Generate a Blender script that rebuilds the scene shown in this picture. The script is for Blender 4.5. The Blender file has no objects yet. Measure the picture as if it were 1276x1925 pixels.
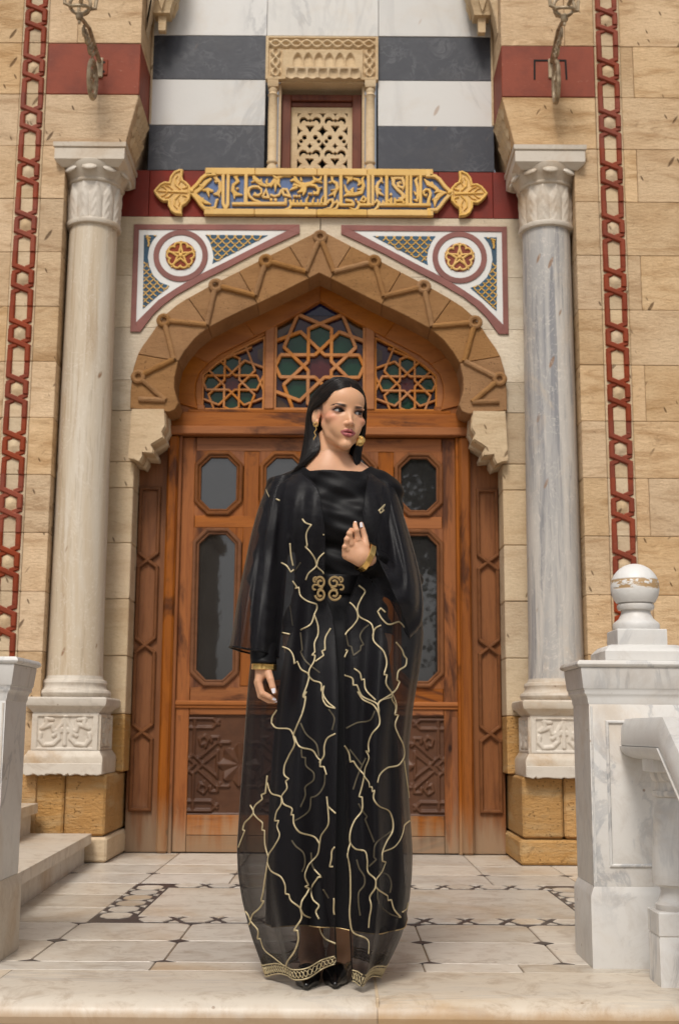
import bpy, bmesh, math, random
import numpy as np
from mathutils import Vector, Matrix
from mathutils.bvhtree import BVHTree
random.seed(7); np.random.seed(7)
S = bpy.context.scene
COL = S.collection
pi = math.pi
rad = math.radians

# ------------------------------------------------------------ camera
CAM_Z = 0.693; PITCH = rad(9.97); ROLL = rad(0.36); FPX = 2350.0
cam_d = bpy.data.cameras.new('camera')
cam = bpy.data.objects.new('camera', cam_d); COL.objects.link(cam)
cam_d.sensor_fit = 'VERTICAL'; cam_d.sensor_height = 36.0
cam_d.lens = FPX / 1925 * 36.0
cam_d.clip_start = 0.05; cam_d.clip_end = 1500
CAM_R = Matrix.Rotation(pi / 2 + PITCH, 3, 'X') @ Matrix.Rotation(ROLL, 3, 'Z')
cam.matrix_world = Matrix.Translation((0, 0, CAM_Z)) @ CAM_R.to_4x4()
cam_d.dof.use_dof = True; cam_d.dof.focus_distance = 3.70; cam_d.dof.aperture_fstop = 6.3
S.camera = cam

# ------------------------------------------------------------ daylight (bright overcast)
SUN_EL, SUN_AZ = rad(52), rad(12)      # azimuth measured from behind the camera towards the left
W = bpy.data.worlds.new('World'); S.world = W; W.use_nodes = True
_n = W.node_tree.nodes; _l = W.node_tree.links
_n.clear()
_sky = _n.new('ShaderNodeTexSky'); _sky.sky_type = 'NISHITA'; _sky.sun_disc = False
_sky.sun_elevation = SUN_EL; _sky.sun_rotation = pi + SUN_AZ
_sky.air_density = 1.0; _sky.dust_density = 4.0; _sky.ozone_density = 1.0
_hs = _n.new('ShaderNodeHueSaturation'); _hs.inputs['Saturation'].default_value = 0.22
_bg = _n.new('ShaderNodeBackground'); _bg.inputs['Strength'].default_value = 0.08
_wo = _n.new('ShaderNodeOutputWorld')
_l.new(_sky.outputs[0], _hs.inputs['Color']); _l.new(_hs.outputs[0], _bg.inputs['Color']); _l.new(_bg.outputs[0], _wo.inputs['Surface'])
sun_d = bpy.data.lights.new('sun', 'SUN'); sun_d.energy = 1.5; sun_d.angle = rad(15); sun_d.color = (1.0, 0.94, 0.86)
sun = bpy.data.objects.new('sun', sun_d); COL.objects.link(sun)
_dir = Vector((math.sin(SUN_AZ) * math.cos(SUN_EL), math.cos(SUN_AZ) * math.cos(SUN_EL), -math.sin(SUN_EL)))
sun.rotation_euler = _dir.to_track_quat('-Z', 'Y').to_euler()
S.view_settings.view_transform = 'Standard'; S.view_settings.look = 'None'
S.view_settings.exposure = 0.50; S.view_settings.gamma = 1.0
S.view_settings.use_curve_mapping = False
S.render.engine = 'CYCLES'
S.cycles.max_bounces = 8; S.cycles.transparent_max_bounces = 24; S.cycles.diffuse_bounces = 4
S.cycles.glossy_bounces = 3; S.cycles.transmission_bounces = 4

# ------------------------------------------------------------ measuring: a photo pixel to a point at a known distance
def ray(px, py):
    return CAM_R @ Vector(((px - 638) / FPX, -(py - 962.5) / FPX, -1))
def atY(px, py, Y):
    d = ray(px, py); t = Y / d.y
    return Vector((d.x * t, Y, CAM_Z + d.z * t))
def atZ(px, py, Z=0.0):
    d = ray(px, py); t = (Z - CAM_Z) / d.z
    return Vector((d.x * t, d.y * t, Z))
def xz(pts, Y):
    r = []
    for p in pts:
        q = atY(p[0], p[1], Y); r.append((q.x, q.z))
    return r
XC = -0.127           # axis of the portal
def mir(pts): return [(2 * XC - p[0], p[1]) for p in pts][::-1]

# ------------------------------------------------------------ mesh building
def area2(p): return sum(p[i][0] * p[(i + 1) % len(p)][1] - p[(i + 1) % len(p)][0] * p[i][1] for i in range(len(p))) / 2
def inset(p, c):
    n = len(p); out = []; s = 1 if area2(p) > 0 else -1
    for i in range(n):
        a, b, d = Vector(p[i - 1]), Vector(p[i]), Vector(p[(i + 1) % n])
        e1 = b - a; e2 = d - b
        if e1.length < 1e-9 or e2.length < 1e-9: out.append(tuple(b)); continue
        e1.normalize(); e2.normalize()
        n1 = Vector((-e1.y, e1.x)) * s; n2 = Vector((-e2.y, e2.x)) * s
        m = n1 + n2; L = m.length_squared
        if L < 0.3: m = n1; k = 1
        else: k = 2 / L
        out.append(tuple(b + m * c * k))
    return out
class MB:
    def __init__(s): s.v = []; s.f = []
    def add(s, v, f):
        o = len(s.v); s.v += [tuple(p) for p in v]; s.f += [tuple(i + o for i in q) for q in f]; return s
    def box(s, x0, x1, y0, y1, z0, z1, c=0.0):
        if x1 < x0: x0, x1 = x1, x0
        if y1 < y0: y0, y1 = y1, y0
        if c <= 0:
            v = [(x, y, z) for x in (x0, x1) for y in (y0, y1) for z in (z0, z1)]
            f = [(0, 1, 3, 2), (4, 6, 7, 5), (0, 4, 5, 1), (2, 3, 7, 6), (0, 2, 6, 4), (1, 5, 7, 3)]
            return s.add(v, f)
        v = []; idx = {}
        for ix, X in ((0, (x0, x1)), ):
            pass
        for sx in (0, 1):
            for sy in (0, 1):
                for sz in (0, 1):
                    X = (x0, x1)[sx]; Y = (y0, y1)[sy]; Z = (z0, z1)[sz]
                    dx = c if sx == 0 else -c; dy = c if sy == 0 else -c; dz = c if sz == 0 else -c
                    for a, p in (('x', (X, Y + dy, Z + dz)), ('y', (X + dx, Y, Z + dz)), ('z', (X + dx, Y + dy, Z))):
                        idx[(sx, sy, sz, a)] = len(v); v.append(p)
        f = []
        q = [(0, 0), (0, 1), (1, 1), (1, 0)]
        for t in (0, 1):
            f.append([idx[(t, a, b, 'x')] for a, b in q]); f.append([idx[(a, t, b, 'y')] for a, b in q]); f.append([idx[(a, b, t, 'z')] for a, b in q])
        for a in (0, 1):
            for b in (0, 1):
                f.append([idx[(a, b, 0, 'x')], idx[(a, b, 1, 'x')], idx[(a, b, 1, 'y')], idx[(a, b, 0, 'y')]])
                f.append([idx[(a, 0, b, 'x')], idx[(a, 1, b, 'x')], idx[(a, 1, b, 'z')], idx[(a, 0, b, 'z')]])
                f.append([idx[(0, a, b, 'y')], idx[(1, a, b, 'y')], idx[(1, a, b, 'z')], idx[(0, a, b, 'z')]])
                for d in (0, 1):
                    f.append([idx[(a, b, d, 'x')], idx[(a, b, d, 'y')], idx[(a, b, d, 'z')]])
        return s.add(v, f)
    def prism(s, p, y0, y1, c=0.0):
        """outline p in (x, z), from front y0 to back y1, front edge chamfered by c"""
        if area2(p) < 0: p = p[::-1]
        n = len(p); v = []; f = []
        if c > 0:
            v += [(a, y0, b) for a, b in inset(p, c)]; v += [(a, y0 + c, b) for a, b in p]; v += [(a, y1, b) for a, b in p]; m = 3
        else:
            v += [(a, y0, b) for a, b in p]; v += [(a, y1, b) for a, b in p]; m = 2
        f.append(tuple(range(n)))
        for k in range(m - 1):
            for i in range(n):
                j = (i + 1) % n
                f.append((k * n + i, (k + 1) * n + i, (k + 1) * n + j, k * n + j))
        f.append(tuple(range((m - 1) * n, m * n))[::-1])
        return s.add(v, f)
    def tube(s, pts, r, n=8, closed=False, sq=1.0, cap=True):
        pts = [Vector(p) for p in pts]; m = len(pts)
        rr = r if hasattr(r, '__len__') else [r] * m
        v = []; f = []; up = None
        for i in range(m):
            if closed: t = pts[(i + 1) % m] - pts[i - 1]
            else: t = pts[min(i + 1, m - 1)] - pts[max(i - 1, 0)]
            if t.length < 1e-9: t = Vector((0, 0, 1))
            t.normalize()
            if up is None:
                up = Vector((0, 1, 0)) if abs(t.y) < 0.9 else Vector((1, 0, 0))
            a = up - t * up.dot(t)
            if a.length < 1e-6: a = t.orthogonal()
            a.normalize(); b = t.cross(a); up = a
            for k in range(n):
                w = 2 * pi * k / n
                v.append(pts[i] + (a * math.cos(w) * sq + b * math.sin(w)) * rr[i])
        for i in range(m if closed else m - 1):
            j = (i + 1) % m
            for k in range(n):
                l = (k + 1) % n
                f.append((i * n + k, i * n + l, j * n + l, j * n + k))
        if not closed and cap:
            f.append(tuple(range(n))[::-1]); f.append(tuple(range((m - 1) * n, m * n)))
        return s.add(v, f)
    def lathe(s, prof, cx, cy, n=32, sx=1.0, sy=1.0, rot=0.0):
        v = []; f = []; m = len(prof)
        for r, z in prof:
            for k in range(n):
                w = 2 * pi * k / n + rot
                v.append((cx + r * sx * math.cos(w), cy + r * sy * math.sin(w), z))
        for i in range(m - 1):
            for k in range(n):
                l = (k + 1) % n
                f.append((i * n + k, i * n + l, (i + 1) * n + l, (i + 1) * n + k))
        f.append(tuple(range(n))[::-1]); f.append(tuple(range((m - 1) * n, m * n)))
        return s.add(v, f)
    def square(s, prof, cx, cy, hx=1.0, hy=1.0):
        """square section solid: prof of (half width, z)"""
        v = []; f = []; m = len(prof)
        for r, z in prof:
            v += [(cx - r * hx, cy - r * hy, z), (cx + r * hx, cy - r * hy, z), (cx + r * hx, cy + r * hy, z), (cx - r * hx, cy + r * hy, z)]
        for i in range(m - 1):
            for k in range(4):
                l = (k + 1) % 4
                f.append((i * 4 + k, i * 4 + l, i * 4 + 4 + l, i * 4 + 4 + k))
        f.append((3, 2, 1, 0)); f.append(tuple(range((m - 1) * 4, m * 4)))
        return s.add(v, f)
    def ribbon(s, pts, w, y0, y1, c=0.0, closed=False):
        """flat raised band of width w (number or list) following pts in (x, z)"""
        pts = [Vector(p) for p in pts]; n = len(pts)
        ww = w if hasattr(w, '__len__') else [w] * n
        L = []; Rr = []
        for i in range(n):
            a = pts[i - 1] if (i > 0 or closed) else pts[i]; b = pts[(i + 1) % n] if (i < n - 1 or closed) else pts[i]
            d1 = (pts[i] - a); d2 = (b - pts[i])
            if d1.length < 1e-9: d1 = d2
            if d2.length < 1e-9: d2 = d1
            d1 = d1.normalized(); d2 = d2.normalized()
            n1 = Vector((-d1.y, d1.x)); n2 = Vector((-d2.y, d2.x)); m = n1 + n2
            k = 2 / max(m.length_squared, 0.7)
            L.append(pts[i] + m * ww[i] / 2 * k); Rr.append(pts[i] - m * ww[i] / 2 * k)
        if closed:
            v = []; f = []
            for i in range(n):
                mid = (L[i] + Rr[i]) / 2; q = 1 - 2 * c / max(ww[i], 1e-6)
                li = mid + (L[i] - mid) * q; ri = mid + (Rr[i] - mid) * q
                v += [(L[i].x, y1, L[i].y), (L[i].x, y0 + c, L[i].y), (li.x, y0, li.y), (ri.x, y0, ri.y), (Rr[i].x, y0 + c, Rr[i].y), (Rr[i].x, y1, Rr[i].y)]
            for i in range(n):
                j = (i + 1) % n
                for k in range(6):
                    l = (k + 1) % 6
                    f.append((i * 6 + k, i * 6 + l, j * 6 + l, j * 6 + k))
            return s.add(v, f)
        v = []; f = []
        for i in range(n):
            mid = (L[i] + Rr[i]) / 2; q = max(0.1, 1 - 2 * c / max(ww[i], 1e-6))
            li = mid + (L[i] - mid) * q; ri = mid + (Rr[i] - mid) * q
            v += [(L[i].x, y1, L[i].y), (L[i].x, y0 + c, L[i].y), (li.x, y0, li.y), (ri.x, y0, ri.y), (Rr[i].x, y0 + c, Rr[i].y), (Rr[i].x, y1, Rr[i].y)]
        for i in range(n - 1):
            for k in range(6):
                l = (k + 1) % 6
                f.append((i * 6 + k, i * 6 + l, i * 6 + 6 + l, i * 6 + 6 + k))
        f.append((0, 1, 2, 3, 4, 5)); f.append(tuple(range((n - 1) * 6, n * 6))[::-1])
        return s.add(v, f)
    def field(s, x0, x1, z0, z1, nx, nz, yb, fn, skirt=0.01):
        """carved relief: grid in x, z, standing proud of yb by fn(X, Z) metres, with a closed rim"""
        X, Z = np.meshgrid(np.linspace(x0, x1, nx), np.linspace(z0, z1, nz))
        Hh = fn(X, Z); Y = yb - Hh
        o = [(float(X[j, i]), float(Y[j, i]), float(Z[j, i])) for j in range(nz) for i in range(nx)]
        f = [(j * nx + i, j * nx + i + 1, j * nx + nx + i + 1, j * nx + nx + i) for j in range(nz - 1) for i in range(nx - 1)]
        rim = [i for i in range(nx)] + [j * nx + nx - 1 for j in range(1, nz)] + [(nz - 1) * nx + i for i in range(nx - 2, -1, -1)] + [j * nx for j in range(nz - 2, 0, -1)]
        b = len(o); o += [(o[i][0], yb + skirt, o[i][2]) for i in rim]; m = len(rim)
        f += [(rim[(k + 1) % m], rim[k], b + k, b + (k + 1) % m) for k in range(m)]
        f.append(tuple(b + k for k in range(m)))
        return s.add(o, f)
    def sphere(s, c, r, n=12, m=8):
        rx, ry, rz = r if hasattr(r, '__len__') else (r, r, r)
        v = [(c[0], c[1], c[2] - rz)]; f = []
        for i in range(1, m):
            t = -pi / 2 + pi * i / m
            for k in range(n):
                w = 2 * pi * k / n
                v.append((c[0] + rx * math.cos(t) * math.cos(w), c[1] + ry * math.cos(t) * math.sin(w), c[2] + rz * math.sin(t)))
        v.append((c[0], c[1], c[2] + rz)); e = len(v) - 1
        for k in range(n):
            l = (k + 1) % n
            f.append((0, 1 + l, 1 + k)); f.append((e, e - n + k, e - n + l))
            for i in range(m - 2):
                f.append((1 + i * n + k, 1 + i * n + l, 1 + (i + 1) * n + l, 1 + (i + 1) * n + k))
        return s.add(v, f)
    def mesh(s, name, sharp=35, fix=True):
        me = bpy.data.meshes.new(name); me.from_pydata(s.v, [], s.f)
        if fix:
            bm = bmesh.new(); bm.from_mesh(me); bmesh.ops.recalc_face_normals(bm, faces=bm.faces); bm.to_mesh(me); bm.free()
        me.polygons.foreach_set('use_smooth', [True] * len(me.polygons))
        if sharp is not None and sharp < 180: me.set_sharp_from_angle(angle=rad(sharp))
        me.update(); return me

WP = {}
def thing(name, label, cat, loc=(0, 0, 0), group=None, kind=None):
    o = bpy.data.objects.new(name, None); COL.objects.link(o); o.location = loc; o.empty_display_size = 0.1
    o['label'] = label; o['category'] = cat
    if group: o['group'] = group
    if kind: o['kind'] = kind
    WP[o.name] = Vector(loc); return o
def put(name, me, mat, parent=None, loc=None, label=None, stuff=False):
    """one mesh object; vertices are in world metres unless loc gives the place of a shared mesh"""
    if isinstance(me, MB): me = me.mesh(name)
    o = bpy.data.objects.new(name, me); COL.objects.link(o)
    if mat is not None and len(me.materials) == 0:
        for m in (mat if isinstance(mat, (list, tuple)) else [mat]): me.materials.append(m)
    w = Vector(loc) if loc is not None else Vector((0, 0, 0))
    if parent is not None: o.parent = parent; o.location = w - WP[parent.name]
    else: o.location = w
    WP[o.name] = w
    if label: o['label'] = label
    if stuff: o['kind'] = 'stuff'
    return o
def tag(o, label, cat, group=None, kind=None):
    o['label'] = label; o['category'] = cat
    if group: o['group'] = group
    if kind: o['kind'] = kind
    return o
def struct(o): o['kind'] = 'structure'; return o

# ------------------------------------------------------------ materials
class G:
    def __init__(s, name):
        s.m = bpy.data.materials.new(name); s.m.use_nodes = True; s.t = s.m.node_tree; s.t.nodes.clear()
        s.out = s.t.nodes.new('ShaderNodeOutputMaterial')
    def n(s, typ, ins=None, **pr):
        nd = s.t.nodes.new(typ)
        for k, v in pr.items(): setattr(nd, k, v)
        for k, v in (ins or {}).items():
            if isinstance(v, bpy.types.NodeSocket): s.t.links.new(v, nd.inputs[k])
            else: nd.inputs[k].default_value = v
        return nd
    def math(s, op, a, b=0.0, clamp=False):
        return s.n('ShaderNodeMath', {0: a, 1: b}, operation=op, use_clamp=clamp).outputs[0]
    def vmath(s, op, a, b):
        return s.n('ShaderNodeVectorMath', {0: a, 1: b}, operation=op).outputs[0]
    def pos(s, scale=(1, 1, 1), rnd=True, rot=None):
        p = s.n('ShaderNodeNewGeometry').outputs['Position']
        if rnd:
            r = s.n('ShaderNodeObjectInfo').outputs['Random']
            q = s.math('MULTIPLY', r, 41.0)
            c = s.n('ShaderNodeCombineXYZ', {0: q, 1: s.math('MULTIPLY', r, 17.0), 2: s.math('MULTIPLY', r, 29.0)}).outputs[0]
            p = s.vmath('ADD', p, c)
        mp = s.n('ShaderNodeMapping', {'Vector': p, 'Scale': scale, 'Rotation': rot or (0, 0, 0)})
        return mp.outputs[0]
    def slant(s, ang, sc, rnd=True):
        q = s.n('ShaderNodeMapping', {'Vector': s.pos(rnd=rnd), 'Rotation': (0, ang, 0)}).outputs[0]
        return s.n('ShaderNodeMapping', {'Vector': q, 'Scale': sc}).outputs[0]
    def noise(s, v, scale, detail=5, rough=0.55, dist=0.0):
        return s.n('ShaderNodeTexNoise', {'Vector': v, 'Scale': scale, 'Detail': detail, 'Roughness': rough, 'Distortion': dist}).outputs[0]
    def vor(s, v, scale, feature='F1', rnd=1.0):
        return s.n('ShaderNodeTexVoronoi', {'Vector': v, 'Scale': scale, 'Randomness': rnd}, feature=feature).outputs['Distance']
    def step(s, x, a, b, lo=0.0, hi=1.0):
        return s.n('ShaderNodeMapRange', {0: x, 1: a, 2: b, 3: lo, 4: hi}, interpolation_type='SMOOTHSTEP').outputs[0]
    def mix(s, f, a, b):
        def c(v): return v if isinstance(v, bpy.types.NodeSocket) else (*v, 1.0)
        nd = s.n('ShaderNodeMix', data_type='RGBA')
        for k, v in ((0, f), (6, c(a)), (7, c(b))):
            if isinstance(v, bpy.types.NodeSocket): s.t.links.new(v, nd.inputs[k])
            else: nd.inputs[k].default_value = v
        return nd.outputs[2]
    def ramp(s, x, stops):
        nd = s.n('ShaderNodeValToRGB', {0: x}); e = nd.color_ramp.elements
        while len(e) < len(stops): e.new(0.5)
        for i, (p, c) in enumerate(stops): e[i].position = p; e[i].color = (*c, 1)
        return nd.outputs[0]
    def vary(s, col, val=0.12, sat=0.1, hue=0.0):
        r = s.n('ShaderNodeObjectInfo').outputs['Random']
        v = s.math('ADD', s.math('MULTIPLY', r, 2 * val), 1 - val)
        r2 = s.math('FRACT', s.math('MULTIPLY', r, 7.31))
        sa = s.math('ADD', s.math('MULTIPLY', r2, 2 * sat), 1 - sat)
        return s.n('ShaderNodeHueSaturation', {'Color': col, 'Value': v, 'Saturation': sa}).outputs[0]
    def bump(s, h, strength=0.3, dist=0.01, prev=None):
        ins = {'Height': h, 'Strength': strength, 'Distance': dist}
        if prev is not None: ins['Normal'] = prev
        return s.n('ShaderNodeBump', ins).outputs[0]
    def done(s, color, rough=0.8, normal=None, **kw):
        ins = {'Base Color': color if isinstance(color, bpy.types.NodeSocket) else (*color, 1), 'Roughness': rough}
        if normal is not None: ins['Normal'] = normal
        ins.update(kw)
        b = s.n('ShaderNodeBsdfPrincipled', ins); s.bsdf = b
        s.t.links.new(b.outputs[0], s.out.inputs[0]); return s.m

def m_stone(name, ca, cb, cc, chips=1.0, pits=0.0, rough=0.85, val=0.1, bump=0.35, streak=1.0):
    g = G(name); p = g.pos()
    n1 = g.noise(p, 2.2, 6, 0.6); n2 = g.noise(g.pos((1, 1, 5)), 2.6, 5, 0.62, 0.6); n3 = g.noise(p, 70, 3, 0.6)
    col = g.mix(g.step(n1, 0.35, 0.68), ca, cb)
    col = g.mix(g.math('MULTIPLY', g.step(n2, 0.46, 0.70), 0.85 * streak), col, cc)
    n4 = g.noise(g.pos((1, 1, 2.2)), 6.5, 6, 0.7, 1.2)
    col = g.mix(g.math('MULTIPLY', g.step(n4, 0.54, 0.72), 0.55 * streak), col, tuple(min(1, c * 1.22) for c in ca))
    col = g.mix(g.math('MULTIPLY', g.step(n4, 0.44, 0.30), 0.45 * streak), col, tuple(c * 0.72 for c in cc))
    col = g.mix(g.math('MULTIPLY', g.step(n3, 0.45, 0.8), 0.25), col, tuple(c * 0.7 for c in cc))
    fine = g.noise(g.pos((1, 1, 3)), 26, 4, 0.65)
    h = g.math('ADD', g.math('MULTIPLY', n3, 0.4), g.math('MULTIPLY', fine, 1.0))
    if chips > 0:
        pv = g.slant(rad(-32), (1.25, 1, 0.30))
        d = g.vor(pv, 9.0); gate = g.noise(p, 2.3, 2)
        k = g.math('MULTIPLY', g.step(d, 0.075, 0.125, 1, 0), g.step(gate, 0.40, 0.45))
        d2 = g.vor(g.slant(rad(24), (1.3, 1, 0.4)), 15); k2 = g.math('MULTIPLY', g.step(d2, 0.07, 0.13, 1, 0), g.step(gate, 0.44, 0.50))
        k = g.math('MULTIPLY', g.math('MAXIMUM', k, k2), chips, True)
        col = g.mix(g.math('MULTIPLY', k, 0.8), col, (0.10, 0.055, 0.025)); h = g.math('SUBTRACT', h, g.math('MULTIPLY', k, 1.2))
    if pits > 0:
        d = g.vor(p, 60); k = g.math('MULTIPLY', g.step(d, 0.12, 0.26, 1, 0), g.step(g.noise(p, 14, 2), 0.5, 0.6))
        col = g.mix(g.math('MULTIPLY', k, 0.7 * pits), col, (0.09, 0.045, 0.02)); h = g.math('SUBTRACT', h, g.math('MULTIPLY', k, 1.5))
    col = g.vary(col, val, 0.08)
    return g.done(col, rough, g.bump(h, bump, 0.012), **{'Specular IOR Level': 0.18})

def m_marble(name, base, vein, stain, veins=0.5, stains=0.4, rough=0.4, stretch=(1, 1, 1), val=0.05, rot=None, vscale=2.2, spots=0.0, grime=0.0, edge=False):
    g = G(name); p = g.pos(stretch, rot=rot)
    w = g.noise(p, vscale, 9, 0.62, 1.4)
    ridge = g.math('ABSOLUTE', g.math('SUBTRACT', w, 0.5))
    v1 = g.step(ridge, 0.0, 0.045, 1, 0); gate = g.step(g.noise(p, vscale * 0.7, 3), 0.42, 0.66)
    cloud = g.step(g.noise(p, vscale * 1.7, 6, 0.65, 0.8), 0.48, 0.78)
    k = g.math('MULTIPLY', g.math('ADD', g.math('MULTIPLY', v1, gate), g.math('MULTIPLY', cloud, 0.45)), veins, True)
    col = g.mix(k, base, vein)
    pr = g.pos()
    st = g.step(g.noise(pr, 1.6, 7, 0.68, 0.5), 0.48, 0.74)
    col = g.mix(g.math('MULTIPLY', st, stains), col, stain)
    h = g.noise(pr, 35, 4, 0.6)
    if spots > 0:
        d = g.vor(g.slant(rad(-25), (1.2, 1, 0.35)), 7.5); kk = g.math('MULTIPLY', g.step(d, 0.08, 0.13, 1, 0), g.step(g.noise(pr, 3, 2), 0.46, 0.52))
        col = g.mix(g.math('MULTIPLY', kk, spots), col, (0.33, 0.19, 0.10))
    if grime > 0:
        gr_ = g.math('MULTIPLY', g.step(g.noise(pr, 9, 8, 0.75, 0.8), 0.47, 0.66), grime)
        col = g.mix(gr_, col, (0.27, 0.185, 0.115))
        sp = g.math('MULTIPLY', g.step(g.vor(pr, 16), 0.05, 0.10, 1, 0), g.step(g.noise(pr, 5, 2), 0.50, 0.56))
        col = g.mix(g.math('MULTIPLY', sp, 0.7), col, (0.20, 0.12, 0.07))
    if edge:
        zz = g.n('ShaderNodeSeparateXYZ', {0: g.n('ShaderNodeNewGeometry').outputs['Position']}).outputs[2]
        z2 = g.math('ADD', zz, g.math('MULTIPLY', g.math('SUBTRACT', g.noise(g.pos((3, 1, 1), False), 4, 6, 0.7), 0.5), 0.06))
        col = g.mix(g.step(z2, -0.012, -0.055, 0, 0.8), col, (0.40, 0.265, 0.15))
    col = g.vary(col, val, 0.15)
    rr = g.math('ADD', g.math('MULTIPLY', h, 0.25), rough - 0.12)
    return g.done(col, rr, g.bump(h, 0.08, 0.006), **{'Specular IOR Level': 0.4})

def m_paint(name, a, b, rough=0.65, worn=0.35, wornc=(0.45, 0.3, 0.2), val=0.06, bump=0.2, spec=0.3):
    g = G(name); p = g.pos()
    n1 = g.noise(p, 5, 6, 0.65); n2 = g.noise(g.pos((1, 1, 3)), 19, 5, 0.7)
    col = g.mix(g.step(n1, 0.35, 0.7), a, b)
    col = g.mix(g.math('MULTIPLY', g.step(n2, 0.62, 0.74), worn), col, wornc)
    col = g.vary(col, val, 0.06)
    return g.done(col, rough, g.bump(g.math('ADD', n2, g.noise(p, 60, 3)), bump, 0.004), **{'Specular IOR Level': spec})

def m_wood(name, a, b, dark, grain=(14, 14, 0.9), rough=0.42, weather=True, patch=0.6, val=0.13):
    g = G(name); p = g.pos(grain); q = g.pos()
    n = g.noise(p, 2.0, 7, 0.62, 1.0); f = g.noise(g.pos(tuple(x * 4 for x in grain)), 2.4, 4, 0.6, 0.2)
    col = g.ramp(n, [(0.28, b), (0.5, a), (0.72, tuple(x * 1.15 for x in a))])
    col = g.mix(g.math('MULTIPLY', g.step(f, 0.52, 0.75), 0.35), col, dark)
    pt = g.noise(g.pos(tuple(0.35 + x * 0.06 for x in grain)), 3.4, 5, 0.66, 0.8)
    col = g.mix(g.math('MULTIPLY', g.step(pt, 0.52, 0.66), patch), col, dark)
    kd = g.vor(g.pos((1, 1, 0.55)), 5.0); kk = g.math('MULTIPLY', g.step(kd, 0.03, 0.085, 1, 0), g.step(g.noise(q, 2, 2), 0.48, 0.56))
    col = g.mix(g.math('MULTIPLY', kk, 0.85), col, tuple(x * 0.35 for x in dark))
    if weather:
        zz = g.n('ShaderNodeSeparateXYZ', {0: g.n('ShaderNodeNewGeometry').outputs['Position']}).outputs[2]
        z2 = g.math('ADD', zz, g.math('MULTIPLY', g.math('SUBTRACT', g.noise(g.pos((9, 9, 1), False), 2, 4), 0.5), 0.55))
        col = g.mix(g.step(z2, 0.02, 0.3, 0.75, 0), col, (0.30, 0.21, 0.13))
    col = g.vary(col, val, 0.08)
    rr = g.math('ADD', g.math('MULTIPLY', f, 0.3), rough - 0.12)
    return g.done(col, rr, g.bump(g.math('ADD', n, f), 0.22, 0.004), **{'Specular IOR Level': 0.22})

M = {}
M['stone'] = m_stone('beige_stone', (0.60, 0.435, 0.27), (0.52, 0.355, 0.205), (0.38, 0.235, 0.12), chips=1.0, val=0.11, bump=0.5)
M['stone_pale'] = m_stone('pale_stone', (0.60, 0.47, 0.31), (0.53, 0.39, 0.245), (0.42, 0.285, 0.165), chips=0.9, streak=0.6)
M['stone_white'] = m_stone('limewashed_stone', (0.66, 0.57, 0.44), (0.60, 0.49, 0.35), (0.50, 0.38, 0.25), chips=0.2, streak=0.5)
M['stone_arch'] = m_stone('arch_stone', (0.325, 0.172, 0.070), (0.27, 0.138, 0.054), (0.19, 0.095, 0.036), chips=0.0, pits=1.0, val=0.07, streak=0.5)
M['stone_orange'] = m_stone('weathered_stone', (0.47, 0.265, 0.095), (0.39, 0.205, 0.065), (0.47, 0.32, 0.16), chips=0.2, pits=0.8, bump=0.9, val=0.12)
M['stone_carved'] = m_stone('carved_stone', (0.60, 0.47, 0.31), (0.54, 0.40, 0.25), (0.42, 0.29, 0.16), chips=0.0, val=0.03, streak=0.4)
M['marble'] = m_marble('white_marble', (0.66, 0.64, 0.61), (0.31, 0.32, 0.34), (0.52, 0.41, 0.29), veins=0.62, stains=0.55, rough=0.42, vscale=3.2, rot=(0.3, 0.6, 0.2), stretch=(1, 1, 0.6), grime=0.16)
M['marble_worn'] = m_marble('worn_marble', (0.58, 0.515, 0.43), (0.40, 0.35, 0.29), (0.42, 0.28, 0.155), veins=0.45, stains=0.9, rough=0.5, grime=0.3)
M['marble_wall'] = m_marble('wall_marble', (0.60, 0.585, 0.555), (0.38, 0.375, 0.37), (0.52, 0.41, 0.29), veins=0.75, stains=0.4, rot=(0, rad(35), 0), stretch=(1, 1, 0.35), spots=0.6)
M['marble_black'] = m_marble('dark_marble', (0.034, 0.036, 0.046), (0.20, 0.20, 0.21), (0.062, 0.058, 0.058), veins=0.26, stains=0.5, rough=0.5, vscale=6.0, spots=0.15)
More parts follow.
